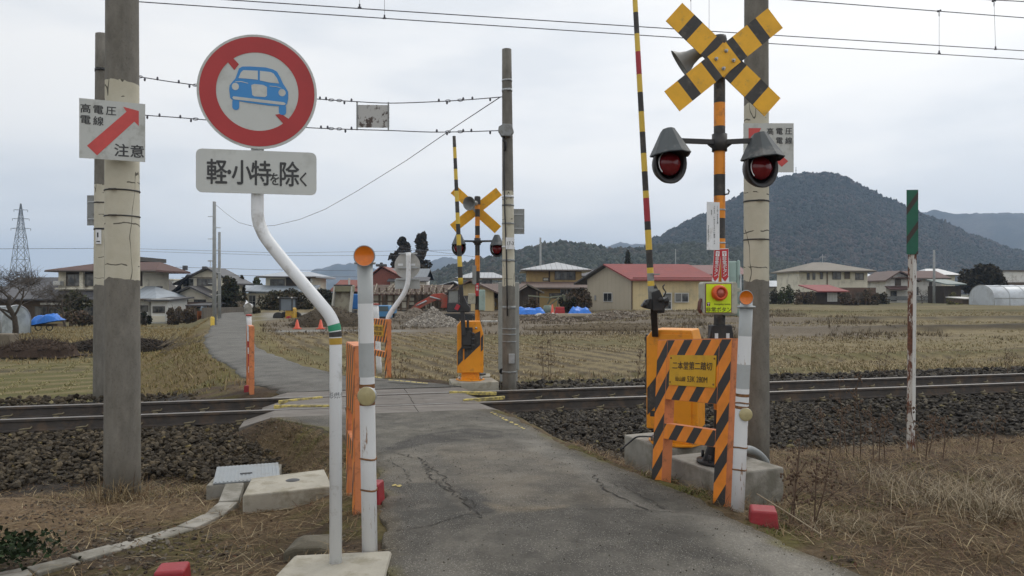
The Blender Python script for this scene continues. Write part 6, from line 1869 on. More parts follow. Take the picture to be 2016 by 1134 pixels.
# --- lattice pylons
def pylon(label, px, d, ybase, ytop, w0):
    zb = PZ(ybase,d); t = thing('pylon', label, 'pylon', (PX(px,d),d,zb), R(12), 'steel lattice pylons')
    H = PZ(ytop,d)-zb; s_ = d/500.
    levels = [0,.2,.37,.51,.62,.71,.78,.85,.92,1.0]
    def wz(f): return w0*(1-f)+.9*s_*f if f < .7 else (w0*.3+.63*s_)*(1-f)/.3*.8+.5*s_
    mb = MB(); th = .20*s_
    for a, b in zip(levels[:-1],levels[1:]):
        wa, wb = wz(a)/2, wz(b)/2
        ca = [(-wa,-wa),(wa,-wa),(wa,wa),(-wa,wa)]; cb = [(-wb,-wb),(wb,-wb),(wb,wb),(-wb,wb)]
        for i in range(4):
            j = (i+1)%4
            mb.bar((*ca[i],a*H),(*cb[i],b*H),th*1.3,th*1.3); mb.bar((*ca[i],a*H),(*cb[j],b*H),th,th); mb.bar((*ca[j],a*H),(*cb[i],b*H),th,th); mb.bar((*cb[i],b*H),(*cb[j],b*H),th,th)
    mb.build('lattice_tower', MAT('pylon_steel',(.13,.14,.15),.6), t)
    for f, L_ in ((.72,.10),(.83,.085),(.93,.07)):
        mb = MB(); l_ = L_*H
        for sx in (-1,1):
            mb.bar((0,0,f*H+.5*s_),(sx*l_,0,f*H),th,th); mb.bar((0,0,f*H-.4*s_),(sx*l_,0,f*H),th,th); mb.bar((sx*l_,0,f*H),(sx*l_,0,f*H-1.4*s_),th*1.2,th*1.2)
        mb.build('cross_arm', _mats['pylon_steel'], t)
    return t
pylon('lattice pylon at the far left above the farmhouse roof', 41, 480, 575, 401, 11.5)
pylon('lattice pylon in front of the dark hill at the right', 1861, 560, 560, 432, 10.5)

# --- building-site machines
mExc = MAT('excavator_red', (.40,.055,.03), .5, .15, 2, dirt=(.20,.09,.06), dirt_amt=.45, dirt_scale=2)
t = thing('excavator', 'red excavator with lowered arm behind the gravel pile', 'excavator', P(902,632,46)); o0 = Vector(t.location)
def E(px,py,d=46): return P(px,py,d)-o0
mb = MB()
def chain(mb, pts, w0, w1, h):
    for a,b in zip(pts[:-1],pts[1:]): mb.bar(a,b,w0,h)
mb.prism([((p[0]-902)*46/F,-(p[1]-632)*46/F) for p in ((868,606),(870,595),(862,590),(846,591),(842,586),(852,579),(872,577),(884,583),(887,606))], -.15,.15); mb.build('boom_arm', mExc, t, .02)
mb = MB(); mb.prism([((p[0]-902)*46/F,-(p[1]-632)*46/F) for p in ((858,578),(861,590),(836,602),(811,617),(805,611),(822,596))], -.16,.12); mb.build('stick', mExc, t, .02)
mb = MB(); mb.prism([((p[0]-902)*46/F,-(p[1]-632)*46/F) for p in ((812,606),(815,613),(812,622),(805,622),(803,614))], -.3,.3); mb.build('bucket', MAT('bucket_brown',(.13,.07,.05),.8,.2,4), t, .03)
mb = MB(); mb.cyl(E(846,584,45.8),E(868,590,45.8),.05,None,8); mb.cyl(E(820,602,45.8),E(840,592,45.8),.05,None,8); mb.build('hydraulic_ram', mGalv, t)
mb = MB(); mb.box(-.65,.75,-.6,.8,.55,1.15); mb.build('body', mDark, t, .06)
mb = MB()
for x_ in (-.6,.05):
    for y_ in (-.55,.55): mb.bar((x_,y_,1.15),(x_+.03,y_,1.9),.06,.06)
mb.box(-.68,.12,-.62,.62,1.9,1.97); o = mb.build('cab', mDark, t, .01)
mb = MB(); mb.box(-.57,.02,-.5,.5,1.16,1.88); mb.build('cab_glass', MAT('cab_glazing',(.22,.23,.22),.15), o)
for y_ in (-.62,.72):
    mb = MB(); mb.prism([(-.95,.1),(-.8,0),(.9,0),(1.05,.12),(1.05,.34),(.9,.45),(-.8,.45),(-.95,.36)], y_-.2,y_+.2); mb.build('track', mRubber, t, .03)
# wheel loader
t = thing('wheel_loader', 'small wheel loader with red bucket and yellow body beside the lane', 'wheel loader', P(566,634,50)); o0 = Vector(t.location); k_ = 50/F
def Q(px,py): return ((px-566)*k_, -(py-634)*k_)
mb = MB(); mb.prism([Q(*p) for p in ((563,628),(582,628),(580,608),(574,600),(565,606))], -.3,.5); mb.build('body', MAT('loader_yellow',(.55,.33,.03),.5,.1,3,dirt=(.2,.13,.05),dirt_amt=.4), t, .03)
mb = MB()
for px_ in (555,579):
    for y_ in (-.45,.5): mb.bar((Q(px_,0)[0],y_,.75),(Q(px_,0)[0],y_,1.6),.08,.08)
x0_,x1_ = Q(553,0)[0],Q(581,0)[0]; mb.box(x0_,x1_,-.55,.6,1.6,1.68); o = mb.build('cab', mDark, t, .01)
mb = MB(); mb.box(x0_+.1,x1_-.1,-.4,.45,.8,1.59); mb.build('cab_glass', MAT('cab_glazing_blue',(.17,.20,.23),.15,.1,2), o)
for px_ in (551,555): 
    mb = MB(); mb.lathe([(0,-.12),(.3,-.12),(.34,-.08),(.34,.08),(.3,.12),(0,.12)], (Q(px_,0)[0],-.4 if px_ == 551 else .6,.34), (.2,1,0), 18); mb.build('wheel', mRubber, t)
mb = MB(); mb.lathe([(0,-.12),(.3,-.12),(.34,-.08),(.34,.08),(.3,.12),(0,.12)], (Q(580,0)[0],.5,.34), (.2,1,0), 18); mb.build('wheel', mRubber, t)
mb = MB(); mb.prism([Q(*p) for p in ((549,634),(576,632),(577,621),(573,622),(570,628),(549,627))], -1.0,-.5); mb.build('bucket', MAT('bucket_red',(.40,.03,.04),.5,.1,3), t, .02)
for px_,s_ in ((553.5,1),(579.5,1)):
    mb = MB(); mb.blob((Q(px_,0)[0],-.6,1.66), .06,.04,.06, 8); mb.build('lamp', mFrameW, t)
# dump truck body tipped up
t = thing('dump_truck', 'dump truck seen from behind with its dusty grey body tipped up', 'truck', P(672,634,50)); o0 = Vector(t.location)
def Q2(px,py): return ((px-672)*k_, -(py-634)*k_)
a, b = Q2(653,634)[0], Q2(691,634)[0]
mBed = MAT('dusty_bed',(.27,.25,.19),.8,.15,1.5,dirt=(.10,.075,.05),dirt_amt=.55,dirt_scale=1.5,stretch=(1,1,.7))
zt_ = Q2(0,562)[1]; zb_ = Q2(0,628)[1]
mb = MB(); ty = 1.0
mb.add([(a+.1,0,zb_),(b-.1,0,zb_),(b-.1,ty,zt_),(a+.1,ty,zt_),(a+.1,.12,zb_),(b-.1,.12,zb_),(b-.1,ty+.12,zt_),(a+.1,ty+.12,zt_)], [(0,1,2,3),(7,6,5,4),(0,4,5,1),(1,5,6,2),(2,6,7,3),(3,7,4,0)])
mb.build('bed_floor', mBed, t)
for x_ in (a,b-.1):
    mb = MB(); mb.add([(x_,-.45,zb_+.1),(x_+.1,-.45,zb_+.1),(x_+.1,ty-.45,zt_+.05),(x_,ty-.45,zt_+.05),(x_,.1,zb_),(x_+.1,.1,zb_),(x_+.1,ty+.1,zt_+.02),(x_,ty+.1,zt_+.02)], [(0,1,2,3),(7,6,5,4),(0,4,5,1),(1,5,6,2),(2,6,7,3),(3,7,4,0)])
    mb.build('bed_side', MAT('pale_bed_side',(.36,.35,.31),.7,.1,2), t)
mb = MB(); mb.box(a-.02,b+.02,ty-.5,ty+.15,zt_-.42,zt_-.04); mb.build('headboard', MAT('olive_headboard',(.20,.19,.12),.7,.15,2), t, .02)
mb = MB(); mb.box(a+.02,b-.02,ty-.5,ty-.35,zt_-.03,zt_+.06); mb.build('headboard_rim', mDark, t)
mb = MB(); mb.box(a+.25,b-.25,.2,3.2,.5,.75); mb.build('chassis', mDark, t)
for x_ in (a+.2,b-.2):
    mb = MB(); mb.lathe([(0,-.14),(.4,-.14),(.45,-.1),(.45,.1),(.4,.14),(0,.14)], (x_,.8,.45), (1,0,0), 18); mb.build('wheel', mRubber, t)
mb = MB(); mb.box(a+.05,b-.05,2.6,4.2,.8,1.9); mb.build('cab', MAT('truck_cab_blue',(.03,.16,.45),.5,.08,2), t, .08)
# blue light truck
t = thing('light_truck', 'small blue truck facing the lane, between the white markers and far sign', 'truck', P(752,634,48)); o0 = Vector(t.location)
k_ = 48/F
def Q3(px,py): return ((px-752)*k_, -(py-634)*k_)
mBlueT = MAT('truck_blue',(.055,.21,.42),.45,.07,2,dirt=(.10,.2,.33),dirt_amt=.3)
a, b = Q3(738,0)[0], Q3(767,0)[0]
mb = MB(); mb.prism([(a,.25),(b,.25),(b,.72),(b-.08,1.08),(a+.08,1.08),(a,.72)], 0, 1.3); cab = mb.build('cab', mBlueT, t, .05)
mb = MB(); mb.prism([(a+.06,.70),(b-.06,.70),(b-.12,1.02),(a+.12,1.02)], -.012,.0); mb.build('windscreen', MAT('windscreen_tint',(.10,.13,.14),.1,.1,1), cab)
for x_ in (a+.1,b-.1): 
    mb = MB(); mb.lathe([(0,0),(.07,0),(.06,.02),(0,.025)], (x_,-.005,.5), (0,-1,0), 12); mb.build('headlight', mFrameW, t)
mb = MB(); mb.box(a-.02,b+.02,-.05,.0,.22,.36); mb.build('bumper', mDark, t)
mb = MB(); mb.box(a,b,1.34,3.0,.5,.85); mb.build('load_bed', mBlueT, t, .02)
for x_ in (a+.08,b-.08):
    for y_ in (.35,2.4): 
        mb = MB(); mb.lathe([(0,-.07),(.24,-.07),(.26,-.04),(.26,.04),(.24,.07),(0,.07)], (x_,y_,.24), (1,0,0), 14); mb.build('wheel', mRubber, t)
t = thing('road_cone', 'x', 'x'); bpy.data.objects.remove(t)
# traffic cones
mCone = MAT('cone_red',(.62,.09,.045),.55,.06,4)
def cone(label, px, py, d, h=.62):
    t = thing('traffic_cone', label, 'traffic cone', P(px,py,d), 0, 'red traffic cones on the building plot')
    mb = MB(); mb.lathe([(.15,.03),(.13,.05),(.035,h),(.0,h)], (0,0,0), (0,0,1), 14); mb.build('cone_body', mCone, t)
    mb = MB(); mb.box(-.18,.18,-.18,.18,-.02,.03); mb.build('base', mCone, t, .01)
cone('left one of two red traffic cones below the dirt bank', 585, 647, 37, .45); cone('right one of two red traffic cones below the dirt bank', 631.5, 647, 37, .45); cone('red traffic cone among tarps in front of the ochre house', 1087.5, 620, 52, .75)
# parked car by the far lane, low wall
t = thing('parked_car', 'white car parked at the end of the far lane, by the brown wall', 'car', P(470,613,75)); mb = MB()
mb.prism([(-.9,.3),(.9,.25),(.95,.65),(.5,.85),(.1,1.25),(-.7,1.3),(-.95,.8)], 0,1.6); bd = mb.build('body', MAT('car_white',(.62,.63,.65),.35,.04,2), t, .08)
mb = MB(); mb.prism([(-.62,.88),(.35,.88),(.08,1.2),(-.58,1.22)], -.02,.0); mb.build('side_window', mGlass, bd)
for x_ in (-.55,.6):
    mb = MB(); mb.lathe([(0,-.08),(.27,-.08),(.29,-.04),(.29,.04),(.27,.08),(0,.08)], (x_,.1,.28), (0,1,0), 16); mb.build('wheel', mRubber, t)
t = thing('parked_car', 'pale car parked under the carport beside the utility poles', 'car', P(425,628,72), R(75)); mb = MB()
mb.prism([(-1.5,.3),(1.5,.3),(1.55,.75),(.9,.95),(.5,1.45),(-1.2,1.5),(-1.5,.9)], -.7,.7); bd = mb.build('body', MAT('car_silver_blue',(.36,.42,.48),.35,.04,2), t, .08)
mb = MB(); mb.prism([(-1.1,1.0),(.72,1.0),(.45,1.38),(-1.05,1.4)], -.72,-.703); mb.build('side_window', mGlass, bd)
for x_ in (-.95,1.0):
    mb = MB(); mb.lathe([(0,-.08),(.27,-.08),(.29,-.04),(.29,.04),(.27,.08),(0,.08)], (x_,-.65,.28), (0,1,0), 16); mb.build('wheel', mRubber, t)
t = thing('garden_wall', 'weathered brown board wall along the end of the far lane', 'wall', P(444,632,62), R(60)); mb = MB(); mb.box(-2.2,2.4,-.1,.1,-.4,1.15); mb.build('wall_boards', MAT('weathered_boards',(.16,.14,.115),.9,.2,1.5,lines=('X',.25,.4)), t)
t = thing('standing_stone', 'small upright grey stone beside the gravel yard', 'stone', P(489,626,58)); mb = MB(); mb.blob((0,0,.55),.34,.2,.65,10,0,.06,random.Random(2)); mb.build('stone_body', mConc, t)
# tarps
def tarp(label, px, py, d, w_, h_, dp, seed, name='tarpaulin', mat=None, yaw=0, group='blue tarpaulins'):
    t = thing(name, label, 'tarpaulin', P(px,py,d), R(yaw), group); rg_ = random.Random(seed); n = 12; m = 8; vs, fs = [], []
    for j in range(m+1):
        for i in range(n+1):
            a, b = i/n, j/m; z = h_*min(1,6*min(a,1-a)+.05)*min(1,5*min(b,1-b)+.02)*(.75+.3*math.sin(11*a+seed)*math.sin(7*b+seed)+rg_.uniform(-.14,.14))
            vs.append(((a-.5)*w_+rg_.uniform(-.03,.03)*w_, (b-.5)*dp, max(z,-.05) if 0 < i < n and 0 < j < m else -.08))
    for j in range(m):
        for i in range(n): fs.append((j*(n+1)+i,j*(n+1)+i+1,(j+1)*(n+1)+i+1,(j+1)*(n+1)+i))
    mb = MB(); mb.add(vs, fs); mb.build('sheet', mat or mTarp, t)
    return t
t = tarp('bright blue tarpaulin tied over a handcart left of the masts', 92, 633, 46, 1.7, .5, 1.2, 1); t.rotation_euler = (0, R(-11), R(8))
t2 = thing('handcart', 'low handcart under the bright blue tarpaulin on the left', 'handcart', P(92,638,46.1), R(8)); mb = MB(); mb.box(-.8,.8,-.4,.4,-.12,.02); mb.build('bed', mBrownW, t2)
for x_ in (-.3,.35):
    mb = MB(); mb.lathe([(.16,-.03),(.2,-.02),(.2,.02),(.16,.03)], (x_,-.42,-.2), (0,1,0), 14); mb.build('wheel', mRubber, t2)
mb = MB(); mb.bar((-.8,0,-.05),(-1.35,0,-.25),.06,.06); mb.build('handle', mBrownW, t2)
tarp('blue tarpaulin heap right of the far mast', 1042, 616, 52, 2.3, .40, 1.6, 2)
tarp('blue tarpaulin tied over a stack in front of the ochre house', 1141, 616, 52, 1.6, .42, 1.6, 3)
tarp('small flat blue sheet beside the red crates', 1100, 622, 50, .75, .16, .9, 4)
tarp('white plastic sheet crumpled over rubble right of the far mast', 1072, 630, 48, 1.6, .45, 1.2, 5, 'plastic_sheet', MAT('white_sheet',(.55,.55,.53),.6,.1,3), 0, None)
tarp('rust-brown sheet lying over rubble near the far mast', 1062, 634, 47, 1.5, .35, 1.0, 6, 'ground_sheet', MAT('rust_sheet',(.17,.09,.06),.8,.2,3), 0, None)
t = thing('crate', 'red plastic crates stacked beside the blue sheet on the plot', 'crate', P(1102,618,53)); mb = MB(); mb.box(-.35,.35,-.25,.25,-.05,.28); mb.box(-.3,.32,-.22,.22,.285,.5); mb.build('crate_body', MAT('crate_red',(.42,.035,.035),.5,.1,4), t, .02)
t = thing('timber_stack', 'pale squared timbers lying on the plot in front of the barn', 'timber', P(1165,621,50), R(3)); rg_ = random.Random(3)
for i in range(5):
    mb = MB(); mb.box(-2.6+rg_.uniform(-.4,.4),2.4+rg_.uniform(-.4,.4),-.5+i*.2,-.34+i*.2,-.05,.1+.03*(i%2)); mb.build('timber', MAT('pale_timber',(.40,.34,.25),.8,.15,3), t)
t = thing('board', 'long pale board lying behind the far orange gate machine', 'board', P(980,633,44), R(4)); mb = MB(); mb.box(-1.0,.95,-.2,.2,-.04,.06); mb.build('board_body', MAT('pale_sheeting',(.52,.51,.48),.7,.08,3), t)
t = thing('lidded_bin', 'grey-green barrel among the tarps before the ochre house', 'barrel', P(1078,618,54)); mb = MB(); mb.lathe([(.0,0),(.28,0),(.31,.3),(.28,.62),(0,.64)], (0,0,0), (0,0,1), 14); mb.build('barrel_body', MAT('barrel_green',(.17,.22,.18),.6,.1,3), t)
# ------------------------------------------------------------------ trees, shrubs, weeds
def rand_unit(rg_, n):
    v = rg_.normal(size=(n,3)); return v/np.linalg.norm(v,axis=1)[:,None]
def leaf_quads(c, size, rg_, cols, up=.25):
    n = len(c)
    a = rand_unit(rg_, n); b = np.cross(a, rand_unit(rg_, n)); b /= np.linalg.norm(b,axis=1)[:,None]+1e-9
    s = (np.asarray(size)*rg_.uniform(.6,1.3,n))[:,None]
    V = np.stack([c-a*s-b*s*.55, c+a*s*.2-b*s*.7, c+a*s*1.1, c+a*s*.1+b*s*.7],1).reshape(-1,3)
    Q = np.arange(n*4).reshape(n,4)
    return V, Q, np.repeat(cols,4,0)
def pick_cols(pal, n, rg_, lo=.7, hi=1.3):
    return np.array(pal)[rg_.integers(0,len(pal),n)]*rg_.uniform(lo,hi,(n,1))
def limbs(mb, base, H, r0, rg_, spread, levels=3, kids=4, up=.5, tw=.72, start=.3, m=0, tips=None, lean=(0,0)):
    """trunk with forking limbs; returns tip points"""
    def grow(p, d, L, r, lev):
        n = 4; pts = [p]; q = p; dd = d
        for i in range(n):
            dd = (dd+Vector((rg_.normal()*.16,rg_.normal()*.16,rg_.normal()*.10+.03*up))).normalized()
            q = q+dd*(L/n); pts.append(q)
        mb.tube(pts, [r*(1-.45*i/n) for i in range(n+1)], 8 if lev == 0 else (6 if lev == 1 else 4), m, lev < 2)
        if lev >= levels:
            if tips is not None: tips.append(q)
            return
        k = kids if lev else kids+2
        for i in range(k):
            f = start+(1-start)*(i+rg_.uniform(.2,.9))/k
            j = min(n-1, int(f*n)); pp = pts[j].lerp(pts[j+1], f*n-j)
            a = rg_.uniform(0,6.283)
            nd_ = (dd*up+Vector((math.cos(a)*spread,math.sin(a)*spread,rg_.uniform(-.1,.5)))).normalized()
            grow(pp, nd_, L*tw*rg_.uniform(.65,1.05), r*.5*(1-.3*f), lev+1)
        if tips is not None: tips.append(q)
    grow(Vector(base), Vector((lean[0],lean[1],1)).normalized(), H, r0, 0)
def tree_bare(label, px, d, ytop, r0, seed, spread=.8, levels=3, kids=4, name='bare_tree', group=None, mat=None, tw=.66, zb=None, up=.5, trunkf=.5):
    x = PX(px,d); zb = gz(x,d) if zb is None else zb
    rg_ = np.random.default_rng(seed); t = thing(name, label, 'tree', (x,d,zb), 0, group)
    H = PZ(ytop,d)-zb; mb = MB(); tips = []
    limbs(mb, (0,0,-.2), H*trunkf, r0, rg_, spread, levels, kids, up, tw, .35, 0, tips)
    mb.build('trunk', mat or mBark, t)
    mb = MB()
    for p in tips[:400]:
        for k in range(3):
            v = Vector(rand_unit(rg_,1)[0]); v.z = abs(v.z)*.8
            mb.tube([p, p+v*H*.05, p+(v+Vector((rg_.normal()*.3,rg_.normal()*.3,.2)))*H*.085], [r0*.05,r0*.04,r0*.02], 3, 0, False)
    mb.build('crown', mat or mBark, t)
    return t
def clump_tree(label, px, d, ybase, ytop, wpx, seed, pal, name='evergreen_tree', cat='tree', n=2600, leaf=.16, group=None, nclump=16, shape='round', dep=None, trunk=True, zb=None, holes=.0):
    x = PX(px,d); zb = PZ(ybase,d) if zb is None else zb
    rg_ = np.random.default_rng(seed); t = thing(name, label, cat, (x,d,zb), 0, group)
    H = PZ(ytop,d)-zb; W = wpx*d/F/2; Dp = dep or W
    cl = []
    for i in range(nclump):
        if shape == 'cone':
            f = (i+.5)/nclump; rr_ = (1-f)**.8; a = rg_.uniform(0,6.28); q = rg_.uniform(.0,.65)
            cl.append((W*rr_*q*math.cos(a), Dp*rr_*q*math.sin(a), H*(.08+.9*f), W*(.25+.55*rr_), H*.13))
        elif shape == 'column':
            f = (i+.5)/nclump; rr_ = .35+.65*math.sin(math.pi*min(1,f*.85+.12)); a = rg_.uniform(0,6.28); q = rg_.uniform(.2,.75)
            cl.append((W*rr_*q*math.cos(a), Dp*rr_*q*math.sin(a), H*(.15+.83*f), W*.42*rr_+.1*W, H*.085))
        elif shape == 'mound':
            a = rg_.uniform(0,6.28); q = math.sqrt(rg_.uniform(0,1))*.8
            cl.append((W*q*math.cos(a), Dp*q*math.sin(a), H*(.12+.72*rg_.uniform(.1,1)*math.sqrt(max(0,1-q*q))), W*.32, H*.26))
        else:
            v = rand_unit(rg_,1)[0]; q = rg_.uniform(.3,.8)
            cl.append((W*q*v[0], Dp*q*v[1], H*(.57+.36*q*v[2]), W*.36, H*.17))
    per = n//nclump; pts, shade = [], []
    for c in cl:
        v = rand_unit(rg_, per)*(rg_.uniform(.35,1.0,(per,1))**.5)
        pts.append(np.array(c[:3])+v*np.array([c[3],c[3],c[4]])*1.05); shade += [rg_.uniform(.72,1.25)]*per
    pts = np.concatenate(pts); shade = np.array(shade)[:,None]
    keep = pts[:,2] > .02*H; pts, shade = pts[keep], shade[keep]
    V, Qd, cc = leaf_quads(pts, leaf, rg_, pick_cols(pal, len(pts), rg_)*shade)
    big_mesh('foliage' if cat == 'shrub' else 'crown', V, Qd, mVeg, cc, False, t)
    mb = MB()
    if trunk:
        tips = []
        limbs(mb, (0,0,-.3), H*.55, max(.05,W*.09), rg_, .7, 1, 5, .6, .6, .3, 0, tips)
    else:
        for i in range(26):
            a = rg_.uniform(0,6.28); q = rg_.uniform(.1,.75); e = rg_.uniform(.55,1.12)
            mb.tube([(W*q*.5*math.cos(a),Dp*q*.5*math.sin(a),-.15),(W*q*math.cos(a),Dp*q*math.sin(a),H*e*.6*(1-.3*q)),(W*(q+rg_.normal()*.15)*math.cos(a+.2),Dp*q*math.sin(a),H*e*(1-.35*q))], [.03,.02,.010], 4)
    mb.build('trunk' if trunk else 'stem', mBark, t)
    return t
DKG = [(.034,.040,.024),(.045,.048,.028),(.055,.055,.032),(.062,.050,.032)]
BRG = [(.068,.058,.032),(.052,.048,.028),(.085,.064,.04),(.045,.044,.026)]
RUS = [(.135,.092,.062),(.10,.075,.053),(.085,.072,.045)]
GRN = [(.050,.062,.022),(.040,.050,.02),(.065,.068,.028)]
TWG = [(.115,.085,.06),(.085,.065,.05),(.14,.11,.075)]
gt = 'bare garden trees on the left'
tree_bare('large bare tree at the left edge in front of the farmhouse', 30, 42, 440, .17, 3, 1.0, 4, 4, group=gt, trunkf=.45, tw=.74)
tree_bare('smaller bare tree beside the farmhouse, left of the hidden mast', 130, 55, 520, .10, 5, .9, 3, 5, group=gt, tw=.74)
tree_bare('pruned pale bare tree between the utility poles and the hip-roofed house', 472, 66, 575, .20, 9, .9, 2, 4, group=gt, mat=MAT('pale_bark',(.20,.165,.12),.95,.3,5))
clump_tree('garden pine with flat dark tufts in front of the farmhouse', 140, 60, 640, 566, 76, 6, [(.05,.055,.026),(.04,.042,.024),(.07,.06,.03)], 'garden_pine', 'tree', 900, .14, None, 9, 'round')
clump_tree('tall dark evergreen right behind the two utility poles', 454, 72, 630, 548, 50, 7, DKG, 'evergreen_tree', 'tree', 3000, .17, 'dark evergreens by the far lane', 22, 'column')
clump_tree('slim dark evergreen leaning over the pale bare tree', 476, 82, 628, 545, 20, 8, BRG, 'evergreen_tree', 'tree', 1200, .17, 'dark evergreens by the far lane', 12, 'column')
clump_tree('broad evergreen behind the left end of the hip-roofed house', 508, 110, 600, 545, 34, 10, GRN, 'evergreen_tree', 'tree', 1500, .25, None, 12)
clump_tree('large clipped dark brown-green hedge before the hip-roofed house', 558, 70, 622, 570, 108, 11, BRG, 'clipped_hedge', 'shrub', 7000, .13, None, 34, 'mound', 2.0, False)
clump_tree('low dark hedge behind the tipped dump truck', 640, 85, 605, 568, 62, 12, DKG, 'clipped_hedge', 'shrub', 2500, .15, None, 14, 'mound', 1.6, False)
clump_tree('low shrub with round stone beside the gravel yard', 500, 60, 622, 606, 24, 13, BRG, 'garden_shrub', 'shrub', 800, .12, None, 8, 'mound', .8, False)
clump_tree('left of the two tall conifers, ragged and round-headed', 790, 120, 560, 470, 44, 14, [(.052,.046,.034),(.070,.055,.042),(.040,.038,.028)], 'conifer', 'tree', 3600, .24, 'tall dark conifers behind the far sign', 20, 'column')
clump_tree('right of the two tall conifers, narrow and pointed', 829, 118, 562, 461, 36, 15, [(.052,.046,.034),(.070,.055,.042),(.040,.038,.028)], 'conifer', 'tree', 4200, .22, 'tall dark conifers behind the far sign', 24, 'column')
clump_tree('small pointed conifer behind the red roof of the barn', 1236, 130, 560, 498, 17, 16, DKG, 'conifer', 'tree', 900, .3, None, 14, 'cone')
clump_tree('wide round evergreen tree left of the right-edge greenhouse', 1933, 108, 605, 507, 88, 17, [(.034,.030,.018),(.045,.036,.022),(.058,.045,.028),(.028,.026,.016)], 'evergreen_tree', 'tree', 7000, .24, None, 34)
gs = 'brown winter shrubs along the right-hand houses'
for i, (lab, px, d, yb, yt, w_, pal, n) in enumerate((('dark green shrub right beside the right mast', 1528, 98, 600, 570, 36, DKG, 1500), ('tall dark shrub between the right mast and the red-roofed shed', 1548, 94, 602, 562, 34, GRN, 1700),
      ('reddish twiggy shrub at the left of the red-roofed shed', 1583, 90, 606, 566, 44, RUS, 2200), ('twiggy brown shrub just right of the red-roofed shed', 1672, 88, 604, 572, 46, RUS, 2200), ('rounded twiggy shrub under the cream house', 1706, 92, 602, 566, 44, RUS, 2200),
      ('brown bush in front of the white gabled house', 1735, 96, 600, 575, 30, BRG, 1200), ('yellow-green bush left of the round evergreen tree', 1878, 98, 600, 575, 26, [(.12,.11,.045),(.09,.085,.035)], 900), ('low bush behind the greenhouse', 1968, 100, 604, 575, 50, BRG, 1800),
      ('low bush in front of the brown garden shed', 1880, 90, 606, 592, 40, [(.16,.16,.03),(.09,.085,.03),(.06,.05,.03)], 700))):
    clump_tree(lab, px, d, yb, yt, w_, 30+i, pal, 'winter_shrub', 'shrub', int(n*.8), .11, gs, 12, 'mound', None, False)
gs2 = 'shrubs between the building plot and the ochre house'
for i, (lab, px, d, yb, yt, w_, pal, n) in enumerate((('russet twiggy shrub under the ochre house roof', 1128, 66, 606, 562, 58, RUS, 3000), ('dark green shrub right of the plant frame', 1118, 62, 612, 578, 34, DKG, 1600), ('brown bush left of the barn wall', 1150, 60, 612, 572, 30, RUS, 1500), ('dark tangle in front of the timber shed', 1042, 60, 615, 583, 40, RUS, 1400))):
    clump_tree(lab, px, d, yb, yt, w_, 50+i, pal, 'garden_shrub', 'shrub', int(n*.8), .10, gs2, 12, 'mound', None, False)
for i, (lab, px, d, yt) in enumerate((('leafless orchard tree in front of the white gabled house', 1815, 100, 556), ('leafless orchard tree under the cream house wall', 1690, 86, 560), ('leafless tree standing behind the greenhouse', 1985, 112, 535))):
    tree_bare(lab, px, d, yt, .09, 70+i, .9, 3, 4, group='leafless orchard trees on the right')
gl = 'low shrubs by the left houses'
for i, (lab, px, d, yb, yt, w_, pal) in enumerate((('brown bush at the foot of the white outbuilding', 345, 62, 638, 598, 26, RUS), ('dark round shrub at the left of the white outbuilding', 283, 60, 638, 616, 24, DKG), ('brown thicket below the carport', 372, 60, 636, 606, 28, TWG), ('dark low growth along the farmhouse wall', 160, 58, 640, 606, 70, RUS))):
    clump_tree(lab, px, d, yb, yt, w_, 80+i, pal, 'garden_shrub', 'shrub', 1300, .12, gl, 10, 'mound', .9, False)

# mounds of the building plot
def mound(name, label, cat, px, d, wpx, ytop, ybase, pal, seed, n, size, dep, kind=None, sq=1.0):
    x = PX(px,d); zb = PZ(ybase,d); rg_ = np.random.default_rng(seed)
    H = PZ(ytop,d)-zb; W = wpx*d/F/2
    g_ = np.linspace(-1.05,1.05,48); A, B = np.meshgrid(g_, g_)
    r = np.sqrt(A**2+B**2)
    hh = H*np.clip(1-r,0,1)**sq*(1+.35*(fbm(A*3+seed,B*3,1,3,seed)-.5)) - .15*(r > .98)
    V = np.stack([A*W, B*dep, hh],-1).reshape(-1,3); q = np.arange(48*48).reshape(48,48)
    Fq = np.stack([q[:-1,:-1],q[:-1,1:],q[1:,1:],q[1:,:-1]],-1).reshape(-1,4)
    nn_ = fbm(A.ravel()*4,B.ravel()*4,1.2,3,seed+3)[:,None]
    t = thing(name, label, cat, (x,d,zb))
    big_mesh('heap_body', V, Fq, mGround, np.array(pal[0])[None]*(.7+.6*nn_), True, t)
    a = rg_.uniform(-.97,.97,(n,2)); a = a[np.hypot(a[:,0],a[:,1]) < .97]
    hz = H*np.clip(1-np.hypot(a[:,0],a[:,1]),0,1)**sq*(1+.35*(fbm(a[:,0]*3+seed,a[:,1]*3,1,3,seed)-.5))
    o = stones('rubble', np.column_stack([a[:,0]*W,a[:,1]*dep,hz]), rg_.uniform(size*.4,size,len(a)), pick_cols(pal,len(a),rg_), seed)
    o.parent = t; o['kind'] = 'stuff'
    if name == 'brushwood_pile':
        mb = MB(); rq = random.Random(seed)
        for i in range(420):
            b_ = a[rq.randrange(len(a))]; z0_ = H*max(0,1-math.hypot(*b_))**sq
            v = Vector((rq.uniform(-.5,.5),rq.uniform(-.3,.3),rq.uniform(.05,.5)))*rq.uniform(.3,.9)
            q_ = Vector((b_[0]*W,b_[1]*dep,z0_-.05)); mb.tube([q_,q_+v*.6,q_+v+Vector((0,0,rq.uniform(-.1,.08)))], [.012,.009,.004], 3, 0, False)
        mb.build('twigs', MAT('dark_twigs',(.085,.062,.046),.9,.35,3), t)['kind'] = 'stuff'
    return t
mound('gravel_pile', 'pale pile of crushed stone in front of the red excavator', 'gravel pile', 852, 40, 128, 608, 643, [(.25,.225,.19),(.32,.29,.25),(.20,.18,.155),(.38,.35,.31)], 1, 2600, .085, 1.5)
